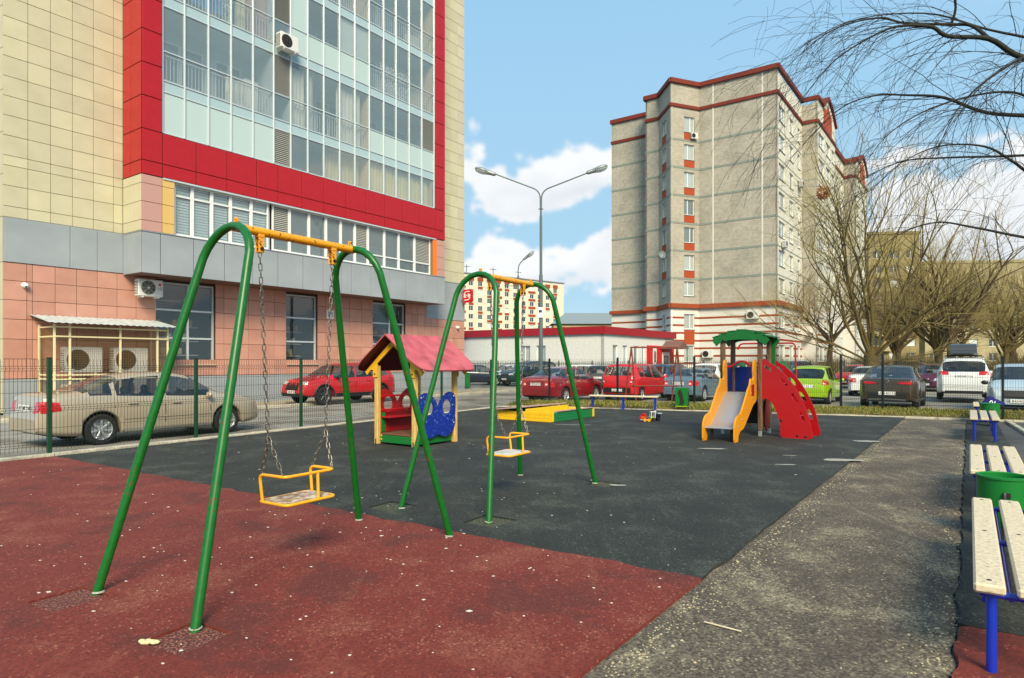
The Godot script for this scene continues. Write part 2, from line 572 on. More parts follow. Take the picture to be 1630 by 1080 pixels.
	grained("white_paint_brick", noise_texture([[0.0, srgb(190, 192, 188)], [0.5, srgb(208, 210, 206)], [1.0, srgb(220, 222, 218)]], 0.05, 4, 256, 65), 2.0, 0.8)
	plain("cornice_red", srgb(150, 20, 34), 0.5)
	plain("entrance_red", srgb(196, 16, 18), 0.5)
	grained("olive_wall", noise_texture([[0.0, srgb(130, 119, 80)], [1.0, srgb(150, 138, 97)]], 0.02, 4, 256, 66), 9.0, 0.9)
	grained("far_cream", noise_texture([[0.0, srgb(206, 200, 178)], [1.0, srgb(220, 214, 194)]], 0.02, 4, 256, 67), 20.0, 0.9)
	grained("olive_light", noise_texture([[0.0, srgb(154, 145, 112)], [1.0, srgb(172, 163, 128)]], 0.02, 4, 256, 68), 9.0, 0.9)
	plain("roof_grey", srgb(120, 132, 136), 0.6)
	plain("beige_wall", srgb(176, 160, 124), 0.85)
	# play equipment
	grained("green_paint", noise_texture([[0.0, srgb(0, 84, 20)], [0.5, srgb(0, 94, 24)], [0.80, srgb(4, 100, 30)], [0.83, srgb(88, 52, 26)], [1.0, srgb(112, 64, 32)]], 0.03, 5, 512, 92), 1.3, 0.38, null, 1.0, 0.0, false)
	grained("yellow_paint", noise_texture([[0.0, srgb(222, 146, 6)], [0.74, srgb(234, 160, 8)], [0.77, srgb(120, 70, 26)], [1.0, srgb(90, 54, 28)]], 0.03, 5, 512, 93), 0.9, 0.36, null, 1.0, 0.0, false)
	plain("seat_yellow", srgb(240, 166, 4), 0.32, 0.0, 0.3)
	grained("chain_steel", noise_texture([[0.0, srgb(70, 60, 46)], [0.5, srgb(128, 124, 112)], [1.0, srgb(176, 176, 168)]], 0.05, 3, 256, 69), 0.3, 0.35)
	(M["chain_steel"] as StandardMaterial3D).metallic = 0.8
	grained("weathered_board", noise_texture([[0.0, srgb(120, 84, 50)], [0.42, srgb(160, 132, 104)], [0.6, srgb(186, 172, 156)], [1.0, srgb(206, 198, 188)]], 0.02, 4, 256, 70), 0.55, 0.8)
	grained("white_board", noise_texture([[0.0, srgb(180, 178, 172)], [1.0, srgb(216, 214, 208)]], 0.02, 4, 256, 71), 0.5, 0.7)
	grained("roof_pink", noise_texture([[0.0, srgb(120, 50, 56)], [0.28, srgb(168, 74, 82)], [0.6, srgb(184, 86, 94)], [1.0, srgb(198, 104, 110)]], 0.008, 5, 512, 72), 1.6, 0.6)
	plain("roof_maroon", srgb(104, 22, 30), 0.6)
	plain("deep_red", srgb(150, 14, 20), 0.45)
	plain("play_red", srgb(172, 8, 16), 0.38, 0.0, 0.2)
	grained("scuffed_blue", noise_texture([[0.0, srgb(10, 32, 110)], [0.6, srgb(12, 44, 146)], [0.76, srgb(18, 52, 150)], [0.8, srgb(92, 130, 190)], [1.0, srgb(140, 170, 210)]], 0.02, 5, 512, 73, FastNoiseLite.TYPE_SIMPLEX_SMOOTH, 30.0), 0.8, 0.4)
	plain("play_blue", srgb(14, 44, 128), 0.4)
	plain("play_yellow", srgb(226, 150, 10), 0.4)
	plain("play_green", srgb(18, 108, 42), 0.4)
	plain("beam_yellow", srgb(226, 172, 20), 0.45)
	grained("pale_post", wood_texture(srgb(186, 148, 74), srgb(216, 184, 112), 81), 0.6, 0.6, null, 1.0, 0.0, false)
	grained("brown_post", wood_texture(srgb(78, 56, 38), srgb(128, 102, 76), 82), 0.5, 0.6, null, 1.0, 0.0, false)
	grained("floor_wood", wood_texture(srgb(84, 52, 34), srgb(120, 86, 62), 83), 0.6, 0.7, null, 1.0, 0.0, false)
	plain("slide_steel", srgb(176, 178, 178), 0.42, 0.55)
	plain("bolt_steel", srgb(190, 186, 170), 0.35, 0.8)
	plain("black_cap", srgb(20, 20, 22), 0.5)
	grained("sandbox_yellow", noise_texture([[0.0, srgb(196, 146, 8)], [0.2, srgb(226, 176, 14)], [1.0, srgb(236, 190, 26)]], 0.02, 4, 256, 74), 0.9, 0.5)
	plain("sandbox_green", srgb(16, 116, 62), 0.5)
	grained("faded_lid", noise_texture([[0.0, srgb(150, 110, 100)], [1.0, srgb(190, 160, 150)]], 0.03, 4, 256, 75), 0.7, 0.7)
	grained("sand", noise_texture([[0.0, srgb(150, 128, 92)], [1.0, srgb(196, 176, 136)]], 0.1, 3, 256, 76), 0.8, 1.0)
	# benches
	grained("bench_board", noise_texture([[0.0, srgb(60, 56, 50)], [0.10, srgb(96, 88, 74)], [0.13, srgb(180, 164, 134)], [0.4, srgb(200, 184, 152)], [0.6, srgb(212, 197, 166)], [1.0, srgb(218, 205, 178)]], 0.05, 5, 512, 77, FastNoiseLite.TYPE_SIMPLEX_SMOOTH, 25.0), 0.9, 0.6)
	plain("board_edge", srgb(206, 176, 92), 0.5)
	plain("bench_blue", srgb(14, 46, 170), 0.35, 0.0, 0.3)
	plain("bin_green", srgb(10, 112, 40), 0.4)
	plain("bin_rust", srgb(40, 24, 14), 0.9)
	# fences
	plain("fence_green", srgb(8, 60, 34), 0.4)
	plain("fence_dark", srgb(16, 26, 24), 0.4)
	plain("wire", srgb(26, 40, 34), 0.5)
	plain("picket", srgb(60, 64, 60), 0.5)
	grained("rusty_paint", noise_texture([[0.0, srgb(70, 30, 16)], [0.6, srgb(130, 52, 26)], [1.0, srgb(166, 80, 44)]], 0.05, 3, 256, 78), 0.5, 0.7)
	plain("lamp_steel", srgb(96, 110, 112), 0.45, 0.3)
	plain("lamp_head", srgb(128, 138, 138), 0.4, 0.3)
	var lg := plain("lamp_glass", Color(0.72, 0.8, 0.8, 0.55), 0.08)
	lg.transparency = BaseMaterial3D.TRANSPARENCY_ALPHA
	plain("sign_red", srgb(200, 14, 24), 0.35)
	plain("sign_white", srgb(236, 236, 232), 0.4)
	plain("sign_violet", srgb(74, 36, 214), 0.4)
	plain("cage_paint", srgb(216, 204, 160), 0.5)
	plain("cage_mesh", srgb(132, 104, 60), 0.6)
	grained("sheet_roof", noise_texture([[0.0, srgb(160, 172, 170)], [1.0, srgb(196, 204, 202)]], 0.02, 3, 256, 79), 1.7, 0.4)
	plain("fan_dark", srgb(40, 36, 30), 0.7)
	plain("unit_white", srgb(210, 212, 208), 0.4)
	# cars
	glass("car_glass", srgb(26, 32, 32), 0.42)
	plain("car_seat", srgb(58, 58, 58), 0.85)
	plain("car_cabin", srgb(44, 44, 44), 0.9)
	plain("car_black", srgb(20, 21, 22), 0.5)
	plain("tyre", srgb(24, 24, 24), 0.85)
	plain("rim_silver", srgb(180, 184, 186), 0.3, 0.6)
	plain("rim_dark", srgb(70, 74, 76), 0.35, 0.5)
	plain("chrome", srgb(200, 202, 202), 0.15, 0.9)
	plain("tail_red", srgb(186, 10, 20), 0.12, 0.0, 0.8)
	plain("tail_clear", srgb(220, 190, 184), 0.12, 0.0, 0.8)
	plain("head_clear", srgb(196, 206, 208), 0.08, 0.3, 0.8)
	plain("plate_white", srgb(222, 224, 220), 0.5)
	plain("plate_ink", srgb(30, 30, 34), 0.6)
	plain("under", srgb(14, 14, 14), 0.9)
	for c in [["silver_paint", srgb(172, 160, 138), 0.25], ["crimson_paint", srgb(186, 8, 24), 0.1], ["wine_paint", srgb(136, 12, 30), 0.25], ["scarlet_paint", srgb(196, 12, 22), 0.05], ["steel_blue_paint", srgb(98, 124, 138), 0.35], ["lime_paint", srgb(146, 186, 14), 0.15], ["bronze_paint", srgb(66, 54, 32), 0.35], ["white_paint", srgb(210, 214, 212), 0.0], ["pale_paint", srgb(178, 194, 200), 0.25], ["navy_paint", srgb(16, 26, 48), 0.2], ["forest_paint", srgb(24, 44, 38), 0.2], ["blue_paint", srgb(34, 66, 96), 0.25], ["graphite_paint", srgb(62, 64, 64), 0.3], ["teal_paint", srgb(52, 92, 100), 0.25], ["plum_paint", srgb(92, 36, 66), 0.2]]:
		plain(c[0], c[1], 0.32, c[2], 0.7)
	# plants
	grained("bark_olive", noise_texture([[0.0, srgb(36, 30, 14)], [0.5, srgb(84, 72, 36)], [1.0, srgb(122, 108, 60)]], 0.05, 4, 256, 90), 0.8, 0.95)
	grained("bark_brown", noise_texture([[0.0, srgb(34, 26, 16)], [0.5, srgb(74, 60, 40)], [1.0, srgb(108, 92, 64)]], 0.05, 4, 256, 91), 0.8, 0.95)
	plain("twig_olive", srgb(150, 138, 84), 0.9)
	plain("twig_brown", srgb(140, 124, 82), 0.9)
	plain("bark_dark", srgb(36, 38, 32), 0.9)
	plain("twig_dark", srgb(38, 36, 36), 0.9)
	plain("grass_blade", srgb(128, 122, 54), 0.9)
	plain("grass_straw", srgb(184, 166, 100), 0.9)
	plain("grass_fresh", srgb(96, 112, 38), 0.9)
	plain("nest", srgb(176, 104, 30), 0.9)
	plain("chip", srgb(206, 202, 190), 0.8)
	plain("stone_pale", srgb(172, 162, 130), 0.95)
	plain("stone_dark", srgb(70, 66, 58), 0.95)
	plain("cap_blue", srgb(28, 30, 104), 0.8)

# courses of brick: too fine on a tower to pick apart
func brick_texture() -> ImageTexture:
	var s := 512
	var im := Image.create(s, s, false, Image.FORMAT_RGB8)
	var r := RandomNumberGenerator.new()
	r.seed = 4
	im.fill(srgb(142, 137, 124))
	var rows := 20
	var rh := float(s) / rows
	for y in rows:
		for x in 8:
			var v := r.randf_range(-12.0, 12.0)
			var off := 0.5 if y % 2 else 0.0
			var x0 := int((x + off) * s / 8.0) % s
			var c := Color((178 + v) / 255.0, (173 + v) / 255.0, (158 + v) / 255.0)
			var rect := Rect2i(x0, int(y * rh), int(s / 8.0) - 5, int(rh) - 5)
			im.fill_rect(rect, c)
			if x0 + rect.size.x > s:
				im.fill_rect(Rect2i(0, rect.position.y, x0 + rect.size.x - s, rect.size.y), c)
	return ImageTexture.create_from_image(im)
# grains in two tones, dusted and stained in patches and trodden streaks: one sheet of 1536 pixels
func ground_texture(dark: Color, light: Color, dust: Color, stain: Color, sd: int, freq: float, dusted: float, stained: float) -> ImageTexture:
	var n := 1536
	var f := FastNoiseLite.new()
	f.seed = sd
	f.noise_type = FastNoiseLite.TYPE_CELLULAR
	f.cellular_return_type = FastNoiseLite.RETURN_CELL_VALUE
	f.fractal_type = FastNoiseLite.FRACTAL_NONE
	f.frequency = freq
	var grain := f.get_seamless_image(n, n, false, false, 0.05).get_data()
	var p := FastNoiseLite.new()
	p.seed = sd + 100
	p.noise_type = FastNoiseLite.TYPE_SIMPLEX_SMOOTH
	p.frequency = 0.004
	p.fractal_octaves = 8
	p.fractal_gain = 0.62
	p.domain_warp_enabled = true
	p.domain_warp_amplitude = 60.0
	p.domain_warp_frequency = 0.006
	var patch := p.get_seamless_image(n, n, false, false, 0.12).get_data()
	p.seed = sd + 200
	p.frequency = 0.012
	p.fractal_gain = 0.7
	var im := p.get_seamless_image(n, n / 6, false, false, 0.12)
	im.resize(n, n, Image.INTERPOLATE_CUBIC)
	var streak := im.get_data()
	var r := RandomNumberGenerator.new()
	r.seed = sd
	var table := []   # tone of each grain
	for k in 256:
		var t := k / 255.0
		table.append(dark.lerp(light, t) if t < 0.965 else light.lerp(dust, 0.6))
	var dt := PackedFloat32Array()
	var st := PackedFloat32Array()
	var kt := PackedFloat32Array()
	for k in 256:
		var t := k / 255.0
		dt.append(smoothstep(0.54, 0.80, t) * dusted)
		st.append(smoothstep(0.46, 0.22, t) * stained)
		kt.append(smoothstep(0.60, 0.78, t) * dusted * 0.7)
	var out := PackedByteArray()
	out.resize(n * n * 3)
	for k in n * n:
		var g := grain[k]
		var c: Color = table[g]
		var a: float = maxf(dt[patch[k]], kt[streak[k]]) * (0.35 + g * 0.0042)
		c = c.lerp(dust, minf(a, 0.8))
		c = c.lerp(stain, st[patch[k]] * 0.8)
		out[k * 3] = int(c.r * 255.0); out[k * 3 + 1] = int(c.g * 255.0); out[k * 3 + 2] = int(c.b * 255.0)
	return ImageTexture.create_from_image(Image.create_from_data(n, n, false, Image.FORMAT_RGB8, out))
func wood_texture(a: Color, b: Color, sd: int) -> ImageTexture:
	var f := FastNoiseLite.new()
	f.seed = sd
	f.frequency = 0.03
	f.fractal_octaves = 4
	var im := Image.create(256, 256, false, Image.FORMAT_RGB8)
	for y in 256:
		for x in 256:
			var v := f.get_noise_2d(x * 2.2, y * 0.16) * 0.9 + f.get_noise_2d(x * 9.0, y * 0.5 + 400.0) * 0.4 + 0.5
			im.set_pixel(x, y, a.lerp(b, clampf(v, 0.0, 1.0)))
	return ImageTexture.create_from_image(im)

# ---------------------------------------------------------------- the ground
func sheet(p: PackedVector2Array, y: float) -> MB:
	var b := MB.new()
	var ix := Geometry2D.triangulate_polygon(p)
	for k in range(0, ix.size(), 3):
		var q := [p[ix[k]], p[ix[k + 1]], p[ix[k + 2]]]
		if (q[1] - q[0]).cross(q[2] - q[0]) < 0: q = [q[0], q[2], q[1]]
		b.tri(V(q[0].x, y, q[0].y), V(q[1].x, y, q[1].y), V(q[2].x, y, q[2].y))
	return b
# the line a-b with a ragged edge
func ragged(a: Vector2, b: Vector2, step: float, amp: float, sd: int) -> Array:
	var f := FastNoiseLite.new()
	f.seed = sd
	f.frequency = 2.2
	f.fractal_octaves = 5
	var o := []
	var m := int(a.distance_to(b) / step)
	var side := (b - a).orthogonal().normalized()
	for k in m:
		var t := float(k) / m
		o.append(a.lerp(b, t) + side * f.get_noise_1d(t * a.distance_to(b)) * amp)
	return o
func slab(called: String, p: PackedVector2Array, top: float, depth: float, m: Material, holes := []) -> void:
	var b := MB.new()
	b.plate(p, depth, Transform3D(Basis(Vector3(1, 0, 0), Vector3(0, 0, -1), Vector3(0, 1, 0)), Vector3(0, top - depth * 0.5, 0)), holes)
	structure(called, b, m)
func square(c: Vector2, half: float, deg: float) -> PackedVector2Array:
	var p := PackedVector2Array()
	for k in 4: p.append(c + Vector2(half, 0).rotated(deg_to_rad(deg + 45 + 90 * k)) * 1.414)
	return p

const PADS_RED := [[-2.99, 4.44, 0.18, -31.0], [-1.885, 3.82, 0.175, -29.0]]
const PADS_BLACK := [[-1.33, 7.27, 0.2, -33.0], [-0.22, 6.6, 0.2, -33.0], [1.2, 8.6, 0.17, -33.0]]
func build_ground() -> void:
	structure("ground", sheet(poly([-700, -60, 700, -60, 700, 900, -700, 900]), -0.14), M["earth"])
	structure("road", sheet(poly([-34, -20, -10, -20, -9.2, 9.8, -0.6, 23.2, 3, 24.3, 16, 18.6, 36, 10, 60, 30, 60, 60, 12, 62, -2, 66, -30, 66, -20, 30, -34, 14]), -0.1), M["road_asphalt"])
	# worn paving in front of the house
	structure("pavement", sheet(poly([-19, 16.2, -15.0, 17.6, -10.5, 21.4, -1.2, 35.6, 2.2, 41.0, -1.0, 42, -30, 20]), -0.07), M["dusty_paving"])
	var edge := MB.new()
	var ep := [Vector2(-15.0, 17.6), Vector2(-10.5, 21.4), Vector2(-1.2, 35.6), Vector2(2.2, 41.0)]
	for k in ep.size() - 1:
		var a: Vector2 = ep[k]
		var c: Vector2 = ep[k + 1]
		var mid := (a + c) * 0.5
		edge.cbox(Vector3.ZERO, Vector3(a.distance_to(c), 0.14, 0.14), 0.02, turned(rad_to_deg((c - a).angle()), V(mid.x, -0.06, mid.y)))
	structure("pavement_kerb", edge, M["concrete"])
	# the play area: a base, rubber in two colours and a worn strip of asphalt
	var red_line := ragged(Vector2(-7.75, 11.15), Vector2(1.40, 4.861), 0.12, 0.06, 3)
	var path_edge := ragged(Vector2(12.5, 18.1), Vector2(-2.25, -3.1), 0.07, 0.035, 5)
	var right_edge := ragged(Vector2(1.40, 4.861), Vector2(11.24, 18.84), 0.3, 0.03, 8)
	structure("playground_base", sheet(poly([-17.6, -3.2, -7.9, 11.35, -0.45, 23.2, 0.4, 23.6, 11.2, 18.95, 15.4, 17.0, 9.0, 6.0, 2.4, -3.2]), -0.034), M["dark_asphalt"])
	var rp := PackedVector2Array(red_line)
	rp.append_array(poly([1.40, 4.861, -4.2, -3.1, -17.4, -3.1]))
	var holes := []
	for q in PADS_RED: holes.append(square(Vector2(q[0], q[1]), q[2], q[3]))
	slab("red_rubber_ground", rp, 0.0, 0.04, M["red_rubber"], holes)
	for q in PADS_RED: slab("ground_patch", square(Vector2(q[0], q[1]), q[2] - 0.009, q[3] + 1.0), -0.013, 0.03, M["red_pad"])
	var bp := PackedVector2Array(right_edge)
	bp.append_array(poly([11.24, 18.84, 0.34, 23.55, -0.4, 23.15]))
	var back := red_line.duplicate()
	bp.append_array(PackedVector2Array(back))
	holes = []
	for q in PADS_BLACK: holes.append(square(Vector2(q[0], q[1]), q[2], q[3]))
	slab("black_rubber_ground", bp, 0.001, 0.04, M["black_rubber"], holes)
	for q in PADS_BLACK: slab("ground_patch", square(Vector2(q[0], q[1]), q[2] - 0.009, q[3] + 1.0), -0.013, 0.03, M["black_pad"])
	var pp := PackedVector2Array(path_edge)
	pp.append_array(poly([-4.22, -3.1]))
	pp.append_array(PackedVector2Array(right_edge))
	pp.append_array(poly([11.24, 18.84]))
	structure("worn_path", sheet(pp, -0.024), M["worn_asphalt"])
	# the rubber strip under the benches, red near the camera
	var s1 := PackedVector2Array()
	var s2 := PackedVector2Array()
	for q in path_edge:
		if q.y > 4.02: s1.append(q + Vector2(0.012, -0.008))
		else: s2.append(q + Vector2(0.012, -0.008))
	s1.append_array(poly([2.77, 3.99, 3.37, 3.58, 12.95, 17.6]))
	s2.append_array(poly([-1.65, -3.1, 3.36, 3.57, 2.76, 3.98]))
	slab("black_rubber_strip", s1, 0.0, 0.05, M["black_rubber"])
	slab("red_rubber_strip", s2, 0.0, 0.05, M["red_rubber"])
	# patches where the rubber has worn through
	var worn := [[5.35, 10.68, 0.32, 0.15], [7.1, 13.2, 0.26, 0.13], [4.25, 10.2, 0.19, 0.05], [3.68, 12.06, 0.27, 0.07], [4.72, 11.2, 0.13, 0.03], [6.1, 14.1, 0.4, 0.05], [1.6, 16.62, 0.5, 0.05], [1.36, 8.5, 0.11, 0.05]]
	var wb := MB.new()
	for q in worn:
		var o := PackedVector2Array()
		for k in 14:
			var an := TAU * k / 14
			var e := Vector2(cos(an) * q[2], sin(an) * q[3]) * rng.randf_range(0.65, 1.15)
			o.append(Vector2(q[0], q[1]) + e.rotated(deg_to_rad(-8)))
		var sb := sheet(o, 0.005)
		var off := wb.v.size()
		wb.v.append_array(sb.v); wb.n.append_array(sb.n)
		for k in sb.i: wb.i.append(k + off)
	structure("worn_ground", wb, M["exposed_base"])
	# kerbs
	var kb := MB.new()
	kerb_line(kb, [Vector2(-17.7, -3.1), Vector2(-7.95, 11.4), Vector2(-0.52, 23.2)], 0.14, 0.02)
	kerb_line(kb, [Vector2(-0.52, 23.25), Vector2(0.4, 23.68), Vector2(11.3, 18.96), Vector2(12.7, 18.2), Vector2(15.3, 17.1)], 0.10, 0.025)
	kerb_line(kb, [Vector2(13.35, 17.75), Vector2(5.2, 4.2)], 0.12, 0.03)
	structure("kerb", kb, M["concrete"])
	# the verge under the far fence
	var vb := MB.new()
	var rows := [[0.06, 0.0], [0.5, 0.05], [1.3, 0.09], [2.2, 0.07], [3.2, 0.0], [3.6, -0.13]]
	var line := [Vector2(-0.3, 23.4), Vector2(0.4, 23.7), Vector2(3, 22.6), Vector2(7, 20.85), Vector2(11.3, 19.0), Vector2(13, 18.1), Vector2(16.5, 16.5), Vector2(24, 12.4)]
	var f := FastNoiseLite.new()
	f.frequency = 0.8
	for k in line.size() - 1:
		var steps := int(ceil(line[k].distance_to(line[k + 1]) / 0.3))
		for s in steps:
			for r in rows.size() - 1:
				var q := []
				for e in [[s, r], [s + 1, r], [s + 1, r + 1], [s, r + 1]]:
					q.append(verge_point(line[k].lerp(line[k + 1], float(e[0]) / steps), rows[e[1]], f))
				vb.quad(q[0], q[1], q[2], q[3])
	structure("grass_verge", vb, M["soil"])
func verge_point(p: Vector2, row: Array, f: FastNoiseLite) -> Vector3:
	var w := smoothstep(-0.8, 2.6, p.x)
	var q: Vector2 = p + Vector2(0.41, 0.912) * float(row[0]) * (0.35 + 0.65 * w)
	return V(q.x, row[1] + (f.get_noise_2d(q.x * 3.0, q.y * 3.0) * 0.05 if row[0] > 0.2 and row[0] < 3.0 else 0.0), q.y)
func kerb_line(b: MB, pts: Array, w: float, top: float) -> void:
	for k in pts.size() - 1:
		var a: Vector2 = pts[k]
		var c: Vector2 = pts[k + 1]
		var m := int(ceil(a.distance_to(c) / 1.0))
		for s in m:
			var p := a.lerp(c, (s + 0.5) / m)
			b.cbox(Vector3.ZERO, Vector3(a.distance_to(c) / m - 0.008, 0.2, w), 0.012, turned(rad_to_deg((c - a).angle()), V(p.x, top - 0.1 + rng.randf_range(-0.006, 0.006), p.y)))

# ---------------------------------------------------------------- the clad house beside the road
# house axes: x along the front away from the camera, z out of the wall; the recessed wall is z = 0, the red box stands out to z = 1.38
const BOX_Z := 1.38
func panels(h: Node3D, called: String, mats: Array, xs: Array, ys: Array, z: float, skip = null) -> void:
	for a in xs.size() - 1:
		for b in ys.size() - 1:
			if skip and skip.call((xs[a] + xs[a + 1]) * 0.5, (ys[b] + ys[b + 1]) * 0.5): continue
			var gap := 0.026 if called == "red_panel" else 0.014
			var w: float = xs[a + 1] - xs[a] - gap
			var t: float = ys[b + 1] - ys[b] - gap
			piece(h, called, Vector3((xs[a] + xs[a + 1]) * 0.5, (ys[b] + ys[b + 1]) * 0.5, z + rng.randf_range(-0.002, 0.002)), Vector3(w, t, 0.03), M[mats[rng.randi() % mats.size()]], 0.004)
# panels on a face that looks along -x (the near side of the box)
func side_panels(h: Node3D, called: String, mats: Array, zs: Array, ys: Array, x: float) -> void:
	for a in zs.size() - 1:
		for b in ys.size() - 1:
			piece(h, called, Vector3(x, (ys[b] + ys[b + 1]) * 0.5, (zs[a] + zs[a + 1]) * 0.5), Vector3(0.03, ys[b + 1] - ys[b] - (0.026 if called == "red_panel" else 0.014), zs[a + 1] - zs[a] - (0.026 if called == "red_panel" else 0.014)), M[mats[rng.randi() % mats.size()]], 0.004)
func steps(a: float, b: float, m: int) -> Array:
	var o := []
	for k in m + 1: o.append(lerpf(a, b, float(k) / m))
	return o
func core(h: Node3D, called: String, a: Vector3, b: Vector3, m: String) -> MeshInstance3D:
	var q := MB.new()
	q.span(a, b)
	return part(h, called, q, M[m])
func curtain(h: Node3D, called: String, x0: float, x1: float, y0: float, y1: float, z: float, m: Material) -> void:
	var b := MB.new()
	var steps_n := int(maxf(6.0, (x1 - x0) / 0.05))
	for k in steps_n:
		var q := []
		for e in [k, k + 1]:
			var x := lerpf(x0, x1, float(e) / steps_n)
			q.append([x, z + sin(x * 31.0) * 0.035 + sin(x * 13.0) * 0.02])
		b.quad(Vector3(q[0][0], y0, q[0][1]), Vector3(q[1][0], y0, q[1][1]), Vector3(q[1][0], y1, q[1][1]), Vector3(q[0][0], y1, q[0][1]))
		b.quad(Vector3(q[1][0], y0, q[1][1] - 0.004), Vector3(q[0][0], y0, q[0][1] - 0.004), Vector3(q[0][0], y1, q[0][1] - 0.004), Vector3(q[1][0], y1, q[1][1] - 0.004))
	part(h, called, b, m)
func louver(h: Node3D, x0: float, x1: float, y0: float, y1: float, z: float) -> void:
	var l := node(h, "louver", Vector3((x0 + x1) * 0.5, y0, z))
	var b := MB.new()
	b.box(Vector3(0, (y1 - y0) * 0.5, -0.08), Vector3(x1 - x0, y1 - y0, 0.01))
	part(l, "backing", b, M["dark_void"])
	var m := int((y1 - y0) / 0.075)
	for k in m:
		put(l, "slat", block(Vector3(x1 - x0 - 0.05, 0.012, 0.07), 0.002), M["louver"], Transform3D(Basis(Vector3.RIGHT, 0.6), Vector3(0, (k + 0.5) * (y1 - y0) / m, -0.03)))
func aircon(called: String, label: String, at: Vector3, deg: float, size := Vector3(0.82, 0.56, 0.3), badge := true, group := "") -> Node3D:
	var t := thing(called, label, "air conditioner", at, deg, group)
	var b := MB.new()
	b.cbox(Vector3(0, size.y * 0.5, 0), size, 0.02)
	part(t, "casing", b, M["unit_white"])
	b = MB.new()
	var fc := Vector3(-size.x * 0.1 if badge else -size.x * 0.16, size.y * 0.5, size.z * 0.5)
	var r := size.y * 0.38
	b.lathe([Vector2(0.0, 0.012), Vector2(r, 0.012), Vector2(r + 0.02, 0.0)], 24, Transform3D(Basis(Vector3(1, 0, 0), Vector3(0, 0, 1), Vector3(0, -1, 0)), fc))
	part(t, "fan_opening", b, M["fan_dark"])
	b = MB.new()
	for k in 5:
		var q := PackedVector3Array()
		for a in 25: q.append(fc + Vector3(cos(TAU * a / 24) * r * (k + 1) / 5.2, sin(TAU * a / 24) * r * (k + 1) / 5.2, 0.022))
		b.tube(q, 0.0035, 4, false)
	for k in 8: b.bar(fc + Vector3(0, 0, 0.022), fc + Vector3(cos(TAU * k / 8) * r, sin(TAU * k / 8) * r, 0.022), 0.004, 4)
	b.ball(fc + Vector3(0, 0, 0.02), Vector3(0.05, 0.05, 0.02), 6)
	part(t, "fan_guard", b, M["unit_white" if badge else "fan_dark"])
	b = MB.new()
	for k in 9: b.box(Vector3(-size.x * 0.5 - 0.003, size.y * (0.12 + 0.09 * k), 0), Vector3(0.008, 0.02, size.z * 0.8))
	part(t, "vent_slot", b, M["fan_dark"]).set_meta("kind", "stuff")
	if badge:
		b = MB.new()
		b.lathe([Vector2(0, 0.006), Vector2(0.05, 0.006), Vector2(0.052, 0)], 16, Transform3D(Basis(Vector3(1, 0, 0), Vector3(0, 0, 1), Vector3(0, -1, 0)), Vector3(size.x * 0.36, size.y * 0.72, size.z * 0.5)))
		part(t, "badge", b, M["sign_red"])
		lettering(t, "lettering", "LG", 0.1, M["plate_ink"], Transform3D(Basis(), Vector3(size.x * 0.36, size.y * 0.48, size.z * 0.5 + 0.003)))
	b = MB.new()
	for s in [-1, 1]: b.box(Vector3(size.x * 0.32 * s, -0.025, -0.04), Vector3(0.04, 0.05, size.z + 0.1))
	part(t, "bracket", b, M["unit_white"])
	return t
func house_at(h: Node3D, p: Vector3) -> Vector3: return h.transform * p

